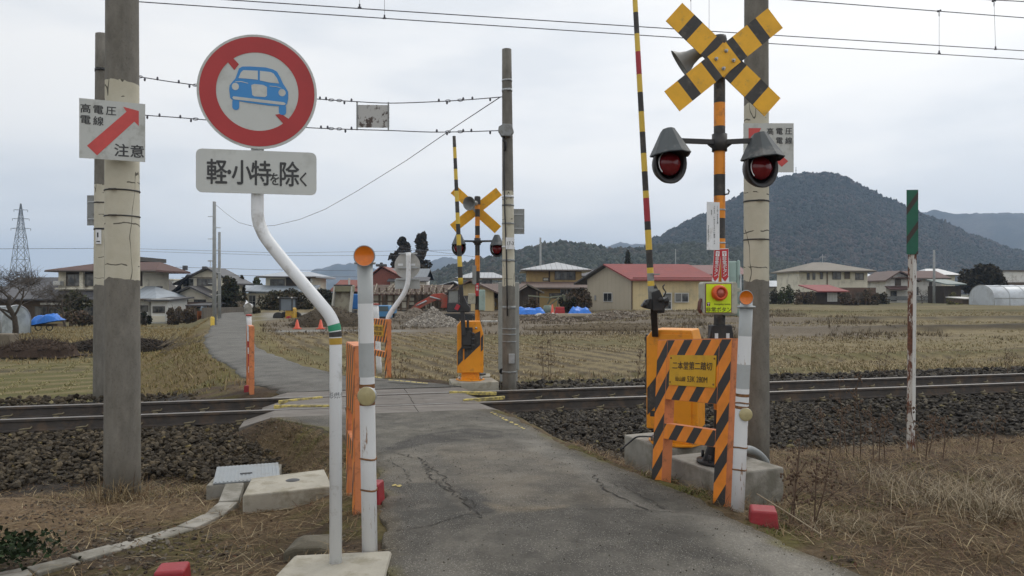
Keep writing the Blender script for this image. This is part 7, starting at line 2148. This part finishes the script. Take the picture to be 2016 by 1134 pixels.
mound('gravel_pile', 'darker soil pile behind the pale crushed stone', 'gravel pile', 815, 45, 120, 606, 636, [(.17,.145,.115),(.21,.18,.145)], 2, 1200, .08, 1.8)
mound('earth_bank', 'dark weedy earth bank in front of the wheel loader and dump truck', 'earth bank', 650, 41, 170, 600, 648, [(.075,.060,.042),(.10,.08,.055),(.055,.045,.032)], 3, 1000, .06, 1.7, None, .6)
mound('rubble_heap', 'heap of rubble and soil left of the timber stack', 'rubble heap', 1080, 47, 150, 618, 640, [(.16,.13,.10),(.25,.21,.17),(.12,.095,.07)], 4, 1400, .10, 1.4, None, .6)
mound('rubble_heap', 'low heap of rubble in front of the red-roofed barn', 'rubble heap', 1215, 48, 150, 612, 634, [(.16,.13,.10),(.27,.24,.2),(.12,.095,.07)], 5, 1000, .10, 1.2, None, .5)
mound('earth_bank', 'low brown dyke of soil left of the near gate boom', 'earth bank', 1190, 36, 330, 636, 652, [(.12,.095,.062),(.15,.12,.08)], 6, 700, .05, .9, None, .4)
mound('brushwood_pile', 'dark heap of cut brushwood in the left field', 'brushwood', 240, 30, 260, 664, 690, [(.035,.028,.022),(.05,.04,.03),(.024,.02,.016)], 7, 1500, .08, 1.0, None, .5)
mound('brushwood_pile', 'low grey-brown thicket beside the stump in the left field', 'brushwood', 75, 27, 150, 668, 692, [(.06,.042,.032),(.08,.055,.04)], 8, 900, .06, .8, None, .5)
t = thing('tree_stump', 'squat pale stump block at the foot of the large bare tree', 'stump', P(12,672,30)); mb = MB(); mb.box(-.45,.35,-.3,.3,-.2,.32); mb.build('stump_body', MAT('grey_wood',(.16,.135,.10),.9,.25,3), t, .06)
# twigs of the cut brush
mb = MB(); rq_ = random.Random(21)
t = thing('cut_twigs', 'bundle of pale cut twigs lying on the lane embankment', 'twigs', P(345,690,26))
for i in range(60):
    a = Vector((rq_.uniform(-.5,.5),rq_.uniform(-.4,.4),rq_.uniform(-.1,.25))); v = Vector((rq_.uniform(.2,.9),rq_.uniform(-.2,.2),rq_.uniform(.05,.45)))
    mb.tube([a,a+v*.5+Vector((0,0,.03)),a+v], [.010,.008,.004], 4, 0, False)
mb.build('twigs', MAT('pale_twig',(.21,.175,.13),.9,.2,5), t)

# ------------------------------------------------------------------ dry grass, straw and small plants: what nobody could count
def blades(name, label, x, y, h, lean, wid, cols, rg_, zoff=0.0, curl=.5, az=None):
    n = len(x); z = land(x, y)+zoff
    a = rg_.uniform(0,6.283,n) if az is None else az
    dx, dy = np.cos(a), np.sin(a); px_, py_ = -dy, dx
    l = np.asarray(lean); h = np.asarray(h)
    up = h*np.cos(l); ou = h*np.sin(l)
    w_ = np.asarray(wid)
    def pt(f, s, k): 
        o_ = ou*f*(1+curl*(f-.5)); u_ = up*f*(1-.25*curl*f)
        return np.stack([x+dx*o_+px_*w_*s*k, y+dy*o_+py_*w_*s*k, z+u_],1)
    V = np.stack([pt(0,1,1),pt(0,-1,1),pt(.55,-1,.8),pt(.55,1,.8),pt(1,0,0)],1).reshape(-1,3)
    b = np.arange(n)[:,None]*5
    T = np.concatenate([b+np.array([[0,1,2]]), b+np.array([[0,2,3]]), b+np.array([[3,2,4]])],0)
    o = big_mesh(name, V, T, mVeg, np.repeat(cols,5,0))
    tag(o, label, kind='stuff'); return o
rg = np.random.default_rng(77)
STR = [(.235,.175,.095),(.29,.225,.13),(.18,.125,.068),(.14,.092,.052),(.33,.27,.165),(.11,.068,.042)]
STR2 = [(.165,.112,.060),(.205,.145,.078),(.12,.078,.044),(.085,.052,.034),(.25,.19,.11),(.075,.044,.028),(.105,.062,.036)]
def near_soil(n, x0, x1, y0, y1, dens):
    x = rg.uniform(x0,x1,n); y = rg.uniform(y0,y1,n)
    u, v = to_uv(x,y); t = v-VC
    xl = np.interp(y,RL[:,1],RL[:,0]); xr = np.interp(y,RR[:,1],RR[:,0])
    out_ = np.maximum(xl-x, x-xr)
    k = (out_ > .02+.1*fbm(x,y,3,2,3)) & ((t < -2.55+(fbm(x,y,1.1,3,61)-.5)*.9) | ((out_ < .25+1.5*fbm(x,y,.8,3,66)) & (t < -1.3)))
    k &= rg.random(n) < dens(x,y,out_,t)
    # keep clear of covers and footings
    for cx_,cy_,r_ in ((-.88,3.58,.33),(-1.73,5.71,.30),(-2.3,6.4,.32),(1.6,5.65,.34),(1.45,6.75,.34)): k &= np.hypot(x-cx_,y-cy_) > r_
    return x[k], y[k]
dens = lambda x,y,o_,t: np.where(x < 0, np.clip(.25+1.1*(fbm(x,y,.9,3,21)-.35),.05,1)*(1-.75*np.exp(-(((x+4.3)/1.2)**2+((y-5.6)/.8)**2))), np.clip(.55+1.0*(fbm(x,y,.8,3,24)-.3),.1,1))
x, y = near_soil(80000, -7.5, 0, 2.2, 9.5, dens)
blades('fallen_straw', 'litter of dry straw on the ground left of the lane', x, y, rg.uniform(.03,.16,len(x)), rg.uniform(1.15,1.55,len(x)), rg.uniform(.0008,.0020,len(x)), pick_cols(STR2,len(x),rg), rg, .008, .6)
x, y = near_soil(150000, .6, 11, 2.5, 12, dens)
blades('fallen_straw', 'litter of dry straw on the ground right of the lane', x, y, rg.uniform(.04,.18,len(x)), rg.uniform(1.05,1.52,len(x)), rg.uniform(.0009,.0024,len(x)), pick_cols(STR2,len(x),rg), rg, .008, .6)
# dead leaves and chaff matted on the soil
for side_, x0_, x1_, n_l in (('left', -7.5, 0, 26000), ('right', .6, 10, 34000)):
    x, y = near_soil(n_l, x0_, x1_, 2.3, 11, lambda x,y,o_,t: np.clip(.25+1.6*(fbm(x,y,1.1,3,57)-.4),.05,1))
    n = len(x); c = np.column_stack([x,y,land(x,y)+.006])
    a = rg.uniform(0,6.28,n); tl_ = rg.normal(0,.35,(n,2)); s_ = rg.uniform(.006,.020,n)[:,None]
    d1_ = np.column_stack([np.cos(a),np.sin(a),tl_[:,0]]); d2_ = np.column_stack([-np.sin(a),np.cos(a),tl_[:,1]])*.45
    V = np.stack([c-d1_*s_, c-d2_*s_, c+d1_*s_, c+d2_*s_],1).reshape(-1,3)
    o = big_mesh('leaf_litter', V, np.arange(4*n).reshape(n,4), mVeg, np.repeat(pick_cols([(.13,.085,.05),(.095,.06,.038),(.17,.115,.065),(.07,.046,.032),(.11,.055,.035)],n,rg),4,0))
    tag(o, 'brown dead leaves and chaff matted on the soil, %s of the lane' % side_, kind='stuff')
x, y = near_soil(26000, -7.5, 0, 2.2, 9.5, dens)
blades('fallen_straw', 'longer pale straw lying loose on the ground left of the lane', x, y, rg.uniform(.06,.22,len(x)), rg.uniform(1.25,1.55,len(x)), rg.uniform(.0013,.0030,len(x)), pick_cols(STR,len(x),rg), rg, .010, .6)
x, y = near_soil(7000, .6, 9, 2.5, 10, dens)
blades('fallen_straw', 'longer pale straw lying loose on the ground right of the lane', x, y, rg.uniform(.08,.26,len(x)), rg.uniform(1.15,1.54,len(x)), rg.uniform(.0013,.0030,len(x)), pick_cols(STR,len(x),rg), rg, .010, .6)
# standing dry grass in tufts
def tufts(n, per, x0, x1, y0, y1, dens, rad, h0, h1, lean0, lean1, wid, pal, name, label):
    cx_, cy_ = near_soil(n, x0, x1, y0, y1, dens)
    k = len(cx_); x = np.repeat(cx_,per)+rg.normal(0,rad,k*per); y = np.repeat(cy_,per)+rg.normal(0,rad,k*per)
    hs = np.repeat(rg.uniform(h0,h1,k),per)*rg.uniform(.5,1.2,k*per)
    blades(name, label, x, y, hs, rg.uniform(lean0,lean1,k*per), rg.uniform(wid*.5,wid*1.2,k*per), pick_cols(pal,k*per,rg), rg, -.01, .9)
tufts(1300, 34, .7, 10, 2.6, 11, lambda x,y,o_,t: np.clip(1.4*(fbm(x,y,.7,3,27)-.40)*2,0,1)*(o_ > .25), .055, .05, .20, .25, 1.3, .0019, STR2, 'dry_grass', 'tufts of bleached dry grass right of the lane')
tufts(420, 22, -7, -.5, 2.4, 9, lambda x,y,o_,t: np.clip(1.5*(fbm(x,y,.8,3,28)-.45)*2,0,1)*(o_ > .2), .05, .03, .12, .4, 1.35, .0018, STR2, 'dry_grass', 'tufts of dry grass left of the lane')
GRW = [(.075,.085,.022),(.055,.065,.02),(.10,.095,.03),(.12,.10,.035)]
tufts(700, 30, -6, 9, 2.6, 10, lambda x,y,o_,t: (o_ < .45)*np.clip((fbm(x,y,1.6,3,31)-.42)*3,0,1), .05, .015, .05, .2, 1.2, .004, GRW, 'moss', 'low moss and green weeds along the lane edges')
tufts(900, 40, .8, 10, 2.6, 10, lambda x,y,o_,t: np.clip((fbm(x,y,.9,3,36)-.48)*4,0,1), .07, .02, .07, .2, 1.2, .005, GRW, 'ground_cover', 'patches of low green weeds among the dry grass')
MIX = STR2+GRW+[(.09,.075,.03),(.075,.05,.03)]
tufts(5200, 30, .7, 10, 2.5, 10.5, lambda x,y,o_,t: np.clip(.15+2.2*(fbm(x,y,1.2,4,38)-.38),0,1), .07, .025, .085, .6, 1.45, .0016, MIX, 'dry_grass', 'matted low dead grass and weeds right of the lane')
tufts(2600, 28, -7, -.5, 2.3, 9.3, lambda x,y,o_,t: np.clip(.10+2.0*(fbm(x,y,1.2,4,39)-.42),0,1), .06, .02, .065, .7, 1.48, .0015, MIX, 'dry_grass', 'matted low dead grass and weeds left of the lane')
tufts(900, 30, -4.2, -1.2, 6.3, 9.6, lambda x,y,o_,t: np.ones_like(x), .06, .03, .12, .3, 1.35, .0022, MIX, 'dry_grass', 'withered brown weeds on the shoulder beside the crossing deck')
# bleached clump at far right, and grass round the left mast
def clump(cx_, cy_, n, rad, h0, h1, l0, l1, wid, pal, name, label):
    x = cx_+rg.normal(0,rad,n); y = cy_+rg.normal(0,rad*.8,n)
    return blades(name, label, x, y, rg.uniform(h0,h1,n), rg.uniform(l0,l1,n), rg.uniform(wid*.5,wid,n), pick_cols(pal,n,rg), rg, -.01, 1.2)
PAL = [(.28,.23,.155),(.23,.185,.12),(.185,.145,.09),(.33,.28,.20)]
for (px,py,d,n,rad,h1) in ((1880,960,5.3,420,.22,.38),(1960,1000,4.9,380,.2,.36),(1760,930,6.0,260,.2,.28),(2000,930,5.8,300,.25,.34),(1660,1010,4.7,240,.18,.20)):
    clump(PX(px,d), d, n, rad, .12, h1, .15, 1.1, .0028, PAL, 'dry_grass', 'arching bleached grass clump right of the lane')
for (px,d,n,rad,h1) in ((222,6.15,160,.10,.38),(258,6.2,120,.10,.34),(205,6.3,60,.12,.5),(295,6.1,110,.18,.16)):
    clump(PX(px,d), d, n, rad, .06, h1, .1, 1.0, .0030, STR, 'dry_grass', 'straw-coloured grass round the foot of the left mast')
for (px,d,n,rad) in ((1350,5.2,260,.10),(1310,5.75,160,.08),(1540,5.0,180,.12)):
    clump(PX(px,d), d, n, rad, .03, .10, .3, 1.3, .006, GRW, 'ground_cover', 'low green weeds at the footing of the near signal')
# tall stalks of the previous year: each stands alone
def stalk(label, px, d, H, seed, n=1, br=8, col=None, group='dead weed stalks right of the lane'):
    x = PX(px,d); zb = gz(x,d); rq = random.Random(seed); t = thing('dead_weed', label, 'weed', (x,d,zb), 0, group); mb = MB(); fb = MB()
    for s in range(n):
        b = Vector((rq.uniform(-.06,.06)*n**.5, rq.uniform(-.05,.05), -.05)); tip = Vector((b.x+rq.uniform(-.12,.12), b.y+rq.uniform(-.1,.1), H*rq.uniform(.75,1)))
        mid = b.lerp(tip,.5)+Vector((rq.uniform(-.03,.03),0,0)); mb.tube([b,mid,tip], [.006,.0045,.0022], 5, 0, False)
        for k in range(br):
            f = rq.uniform(.25,.95); p = b.lerp(mid,f*2) if f < .5 else mid.lerp(tip,(f-.5)*2); a = rq.uniform(0,6.28); L_ = rq.uniform(.05,.16)*(1.1-f)*1.6
            e = p+Vector((math.cos(a)*L_,math.sin(a)*L_,L_*rq.uniform(.2,1.1))); mb.tube([p,e], [.0026,.0012], 4, 0, False)
            for q in range(4):
                c = e+Vector((rq.uniform(-.02,.02),rq.uniform(-.02,.02),rq.uniform(-.03,.02))); fb.blob(c,.008,.006,.010,5)
    m_ = col or MAT('dead_stalk',(.115,.075,.05),.9,.25,9)
    mb.v, mb.f = mb.v+fb.v, mb.f+[[i+len(mb.v) for i in f] for f in fb.f]; mb.m += fb.m; mb.s += fb.s
    mb.build('stem', m_, t)
for i,(lab,px,d,H,n,br) in enumerate((('cluster of dark dead stalks right of the near red block',1582,4.75,.62,3,12),('single dark dead stalk just right of the near signal footing',1545,4.75,.55,1,10),('tall reddish dead stalks between the right mast and the green marker',1685,7.4,.95,3,10),
      ('dead stalk a little left of the green marker post',1722,7.2,.6,3,12),('dead stalk right beside the green marker post',1815,7.6,.55,2,10),('dead stalk leaning right of the green marker post',1840,7.0,.5,2,12),('pale dead stalk near the ballast left of the green marker',1640,7.6,.55,2,8),('pair of dead stalks at the toe of the ballast far right',1930,7.5,.45,2,9))):
    stalk(lab, px, d, H, 100+i, n, br)
gfar = 'dead weed stalks beyond the rails'
for i,(lab,px,d,H) in enumerate((('tall dead stalk beyond the rails near the right edge',1978,15.5,.85),('dead stalk beyond the rails left of the green marker',1738,15.8,.7),('tall thin dead stalk right of the far mast',1082,15.2,1.2),('second thin dead stalk right of the far mast',1066,15.6,1.0),('thin dead stalk left of the nearest gate machine',1255,15.0,.8),('dead stalk right of the striped barrier beyond the rails',780,15.0,.9))):
    stalk(lab, px, d, H, 140+i, 2, 9, None, gfar)
t = thing('dry_reed', 'long pale reed lying from the red block towards the lower right', 'reed', P(1500,990,4.8)); o0 = Vector(t.location)
a, b, c = [Vector((PX(px,d),d,gz(PX(px,d),d)+h_))-o0 for px,d,h_ in ((1490,5.0,.12),(1560,4.55,.07),(1620,4.3,.03))]
mb = MB(); mb.tube(dense([a,b,c],6), .0045, 5); mb.build('stem', MAT('pale_reed',(.30,.25,.17),.9,.2,9), t)
# leafy weed, bottom left
t = thing('leafy_weed', 'dark green leafy weed in the bottom left corner', 'weed', P(25,1085,4.1)); rg_ = np.random.default_rng(5)
pts = rg_.normal(size=(700,3))*np.array([.13,.10,.03])+np.array([-.04,0,.02])
V, Qd, cc = leaf_quads(pts, .016, rg_, pick_cols([(.020,.034,.014),(.028,.045,.018),(.016,.024,.012)],700,rg_)); big_mesh('foliage', V, Qd, mVeg, cc, False, t)
mb = MB()
for i in range(8): mb.tube([(0,0,-.05),(math.cos(i)*.12,math.sin(i)*.1,.05)], [.004,.002], 4)
mb.build('stem', MAT('green_stem',(.03,.05,.02),.8), t)
# broken concrete and pebbles left of the footing
t = thing('concrete_rubble', 'flat broken piece of mossy concrete behind the pale footing', 'rubble', P(615,1062,4.2)); mb = MB()
mb.prism([(-.14,-.10),(.14,-.10),(.15,-.03),(.07,-.01),(-.08,-.015),(-.14,-.04)], -.10, .14); mb.build('rubble_body', MAT('mossy_concrete',(.16,.145,.11),.95,.3,9,.5,40,dirt=(.07,.06,.04),dirt_amt=.6), t, .02)
n = 20000; x, y = near_soil(n, -4, -.3, 2.6, 9.4, lambda x,y,o_,t: np.clip((fbm(x,y,.9,3,41)-.40)*4,0.03,1))
o = stones('gravel', np.column_stack([x,y,land(x,y)+.003]), rg.uniform(.003,.017,len(x)), pick_cols([(.105,.088,.066),(.08,.066,.05),(.17,.15,.12),(.07,.056,.044)],len(x),rg), 12); tag(o, 'loose gravel and soil crumbs left of the lane', kind='stuff')
n = 2200; x, y = near_soil(n, .8, 8, 2.6, 8, lambda x,y,o_,t: np.clip((fbm(x,y,.9,3,43)-.42)*4,0.03,1))
o = stones('gravel', np.column_stack([x,y,land(x,y)+.003]), rg.uniform(.006,.022,len(x)), pick_cols([(.11,.095,.075),(.08,.068,.055),(.16,.14,.11)],len(x),rg), 13); tag(o, 'soil crumbs and pebbles right of the lane', kind='stuff')

# grit gathered on the lane and along its edges
n = 5200; x = rg.uniform(-2,2.4,n); y = rg.uniform(2.6,9.2,n)
xl = np.interp(y,RL[:,1],RL[:,0]); xr = np.interp(y,RR[:,1],RR[:,0]); e_ = np.minimum(x-xl,xr-x)
k = (e_ > -.02)&(rg.random(n) < np.where(e_ < .22,.8,.16+.5*(fbm(x,y,1.3,3,52) > .56))); x, y = x[k], y[k]
zz_ = np.array([road_z(a_,b_) for a_,b_ in zip(x,y)])
o = stones('gravel', np.column_stack([x,y,zz_+.002]), rg.uniform(.002,.006,len(x)), pick_cols([(.17,.155,.13),(.13,.12,.10),(.24,.22,.19),(.10,.088,.07)],len(x),rg), 14); tag(o, 'grit scattered on the worn asphalt of the lane', kind='stuff')

# stubble of the paddies beyond the railway
def stubble(name, label, n, x0, x1, y0, y1, cond, h0, h1, wid, pal, row_sp=None, per=4):
    x = rg.uniform(x0,x1,n); y = rg.uniform(y0,y1,n)
    if row_sp:
        r_ = x*RD[1]-y*RD[0]; q = np.round(r_/row_sp)*row_sp+rg.normal(0,.07,n); s_ = x*RD[0]+y*RD[1]
        x = q*RD[1]+s_*RD[0]; y = -q*RD[0]+s_*RD[1]
    u, v = to_uv(x,y); t = v-VC; fd, fz, sd = far_road(x,y)
    k = cond(x,y,t,fd,sd); x, y = x[k], y[k]
    x = np.repeat(x,per)+rg.normal(0,.03,len(x)*per); y = np.repeat(y,per)+rg.normal(0,.03,len(y)*per)
    m = len(x)
    blades(name, label, x, y, rg.uniform(h0,h1,m), rg.uniform(.1,1.3,m), rg.uniform(wid*.5,wid,m), pick_cols(pal,m,rg,.8,1.25), rg, -.01, .6)
STB = [(.33,.265,.155),(.26,.205,.12),(.40,.33,.21),(.21,.165,.09)]
stubble('rice_stubble', 'rows of pale rice stubble in the paddy right of the far lane', 26000, -13, 16, 14.5, 34, lambda x,y,t,fd,sd: (sd > 0)&(fd > .7)&(t > 4.0)&(fbm(x,y,.45,3,9) > .42), .04,.12,.011, STB, .62, 4)
stubble('rice_stubble', 'rows of rice stubble in the low field left of the far lane', 12000, -20, -4, 14.5, 26, lambda x,y,t,fd,sd: (sd < 0)&(fd > 1.9)&(t > 4.6)&(fbm(x,y,.5,3,10) > .42), .03,.08,.010, [(.30,.27,.14),(.20,.19,.075),(.34,.29,.17)], .62, 4)
stubble('dry_grass', 'dry verge grass along the far lane and the railway', 9000, -14, 22, 13, 36, lambda x,y,t,fd,sd: ((fd > .02)&(fd < .9)&(t > 1.4))|((t > 3.3)&(t < 5.4)&(fd > .3)), .05,.2,.010, STR+[(.12,.11,.04)], None, 4)
stubble('dry_grass', 'grass on the bank of the far lane', 7000, -14, -3, 12.5, 30, lambda x,y,t,fd,sd: (sd < 0)&(fd > 0)&(fd < 2.4)&(t > 2.5), .04,.14,.010, [(.20,.155,.065),(.23,.18,.085),(.15,.14,.05)], None, 4)
stubble('dry_grass', 'straw-coloured grass of the right-hand paddies', 26000, 4, 42, 15, 60, lambda x,y,t,fd,sd: (t > 4.2)&(fbm(x,y,.3,3,12) > .36)&~((t > 8.3)&(t < 11))&~((t > 21.3)&(t < 23.2))&~((t > 28.3)&(t < 30.2)), .05,.15,.014, [(.29,.23,.135),(.22,.18,.10),(.165,.145,.065),(.34,.28,.17)], None, 4)
stubble('dry_grass', 'ochre grass in front of the left houses', 12000, -36, -9, 24, 58, lambda x,y,t,fd,sd: (sd < 0)&(fd > .6), .06,.22,.016, [(.235,.175,.08),(.18,.14,.06),(.28,.21,.105)], None, 4)
stubble('weeds', 'withered weeds over the building plot and its banks', 9000, -14, 22, 31, 56, lambda x,y,t,fd,sd: (sd > 0)&(fd > .5)&(fbm(x,y,.4,3,19) > .5), .08,.35,.016, [(.115,.085,.055),(.15,.115,.07),(.09,.07,.045)], None, 4)
# ------------------------------------------------------------------ hills, mountains and the air
def ridge(name, prof_, d, front, back, zb, nx, ny, rough, seed, mat, cols, base_y=None, kind='structure'):
    """prof_: photo skyline; the ridge stands d metres off with a real front and back slope"""
    px = np.linspace(prof_[0][0], prof_[-1][0], nx)
    py = np.interp(px, [p[0] for p in prof_], [p[1] for p in prof_])
    py = py + (fbm(px, px*0+seed, .09, 3, seed+2)-.5)*(9 if d < 2000 else 6) + (9 if d < 600 else 5 if d < 1200 else 0)
    X = (px-CX)*d/F; Hh = np.maximum(CAMZ-(py-HY)*d/F - zb, 0)
    g_ = np.concatenate([np.linspace(-front,0,ny), np.linspace(0,back,ny//2)[1:]])
    A, B = np.meshgrid(X, g_)
    f = np.where(B < 0, 1+B/front, 1-B/back)
    sp = np.where(B < 0, f**1.12, f)
    h = Hh[None]*sp
    spur = (fbm(A/d*9+seed, B/front*1.2, 1, 4, seed)-.5)
    h = h*(1+spur*1.1*np.clip(4*f*(1-f),0,1)*rough) + (fbm(A, B, 9./d*4, 4, seed+7)-.5)*Hh.max()*.02*f
    Y = d+B*(1+.0*A)
    V = np.stack([A*(Y/d), Y, zb+h-3*(f < .02)],-1).reshape(-1,3)
    m = len(g_); q = np.arange(nx*m).reshape(m,nx)
    Fq = np.stack([q[:-1,:-1],q[:-1,1:],q[1:,1:],q[1:,:-1]],-1).reshape(-1,4)
    c = np.array(cols[0])[None]+(np.array(cols[1])-np.array(cols[0]))[None]*sstep(.35,.65,fbm(A.ravel(),B.ravel(),30./d,4,seed+3))[:,None]
    o = big_mesh(name, V, Fq, mat, c, True); tag(o, kind=kind)
    return V.reshape(m,nx,3)
mHill = vcol_mat('wooded_slope', .95, .12, .35)
def woods(name, label, Vg, n, size, pal, seed, rows=None):
    """tree crowns covering a slope: one mass"""
    rg_ = np.random.default_rng(seed); m, nx = Vg.shape[:2]
    hi = Vg[...,2]; ok = hi > hi.min()+3
    a = rg_.uniform(0,m-1.001,n); b = rg_.uniform(0,nx-1.001,n)
    i, j = a.astype(int), b.astype(int); fa, fb = (a-i)[:,None], (b-j)[:,None]
    p = Vg[i,j]*(1-fa)*(1-fb)+Vg[i+1,j]*fa*(1-fb)+Vg[i,j+1]*(1-fa)*fb+Vg[i+1,j+1]*fa*fb
    k = ok[i,j]; p = p[k]; n = len(p)
    v, f = ico()
    s = size*rg_.uniform(.5,1.4,n)
    dark = sstep(.42,.6,fbm(p[:,0],p[:,2]*2+p[:,1],.012,3,seed))
    kind = rg_.random(n) < .25+.5*dark
    V = v[None]*(1+rg_.uniform(-.32,.32,(n,12,1)))*np.stack([s*.62,s*.62,np.where(kind,s*1.05,s*.75)],1)[:,None,:]+p[:,None,:]+np.array([0,0,1])*(s*.35)[:,None,None]
    cols = np.where(kind[:,None], np.array(pal[0]), np.array(pal[1]))*rg_.uniform(.7,1.35,(n,1))
    T = (f[None]+(np.arange(n)*12)[:,None,None]).reshape(-1,3)
    o = big_mesh(name, V.reshape(-1,3), T, mVeg, np.repeat(cols,12,0), True); tag(o, label, kind='stuff')
def fringe(Vg, n, size, seed):
    """bare trees standing along the skyline"""
    rg_ = np.random.default_rng(seed); top = Vg[np.argmax(Vg[...,2],axis=0), np.arange(Vg.shape[1])]
    f = rg_.uniform(0,len(top)-1.01,n); i = f.astype(int); p = top[i]+(top[i+1]-top[i])*(f-i)[:,None]; p = p[p[:,2] > 8]
    mb = MB(); rq = random.Random(seed)
    for q in p:
        q = Vector(q)+Vector((0,rq.uniform(-4,2),-2.5)); h = size*rq.uniform(.5,1.2)
        mb.tube([q,q+Vector((0,0,h))], [.24,.12], 3, 0, False)
        for k in range(6):
            z = h*rq.uniform(.45,.95); mb.tube([q+Vector((0,0,z)), q+Vector((rq.uniform(-1,1)*h*.22,rq.uniform(-1,1)*h*.2,z+h*rq.uniform(.1,.25)))], [.16,.08], 3, 0, False)
    o = mb.build('woodland', MAT('far_bark',(.075,.065,.055),.95,.2,.2)); tag(o, 'bare trees standing out along the skyline of the big hill', kind='stuff')
PALM = [(.028,.034,.028),(.064,.054,.045)]
Vm = ridge('mountain', [(1130,575),(1230,520),(1290,470),(1340,441),(1400,418),(1450,386),(1500,358),(1560,344),(1600,339),(1622,337),(1660,345),(1690,360),(1720,376),(1790,407),(1850,432),(1920,464),(1990,490),(2060,500),(2200,540),(2300,575)], 950, 420, 500, -2, 170, 40, .5, 5, mHill, [(.045,.042,.036),(.058,.05,.043)])
woods('woodland', 'bare winter woodland covering the big hill', Vm, 75000, 3.3, PALM, 4)
fringe(Vm, 700, 3.6, 8)
Vh = ridge('hill', [(780,560),(860,535),(930,515),(1000,498),(1040,487),(1075,480),(1100,477),(1130,479),(1160,484),(1200,488),(1250,490),(1300,484),(1360,478),(1450,490),(1560,520),(1700,555),(1800,575)], 520, 190, 260, -2, 150, 30, .25, 9, mHill, [(.042,.043,.032),(.058,.052,.04)])
woods('woodland', 'dark evergreen woodland on the lower hill in the middle', Vh, 34000, 3.2, [(.040,.046,.032),(.062,.056,.043)], 6)
for i, (prof_, d) in enumerate(([[(560,570),(590,545),(615,532),(640,526),(665,521),(690,519),(715,522),(760,535),(820,525),(850,514),(872,507),(890,508),(905,514),(940,530),(1000,560)], 2500],
        [[(1120,520),(1165,491),(1180,487),(1200,484),(1222,478),(1240,480),(1262,481),(1300,483),(1360,505)], 2400],
        [[(1780,430),(1815,416),(1840,414),(1866,417),(1885,421),(1910,421),(1935,419),(1960,421),(1975,418),(2016,421),(2080,418),(2200,440),(2400,500)], 2000])):
    Vd = ridge('mountain', prof_, d, d*.30, d*.15, -5, 140, 26, .35, 20+i, mHill, [(.05,.055,.05),(.09,.085,.075)])
# solitary trees on the skyline of the big hill
t = thing('aerial_mast', 'tiny aerial mast on the summit of the big hill', 'mast', P(1567,343,940)); mb = MB(); mb.bar((0,0,-4),(0,0,9),.5,.5); mb.bar((-1.2,0,5),(1.2,0,5),.4,.4); mb.build('mast_pole', mWire, t)

# air: far hills fade to blue
mh, n_, l_, b_ = mat_base('winter_haze')
n_.remove(b_)
pv = n_.new('ShaderNodeVolumePrincipled')
pv.inputs['Color'].default_value = (.50,.68,.95,1)
pv.inputs['Density'].default_value = 0.00027
pv.inputs['Anisotropy'].default_value = 0.0
l_.new(pv.outputs['Volume'], n_['Material Output'].inputs['Volume'])
mb = MB(); mb.box(-5200,5200,-400,5200,-8,300)
hz = mb.build('haze', mh); tag(hz, kind='stuff')
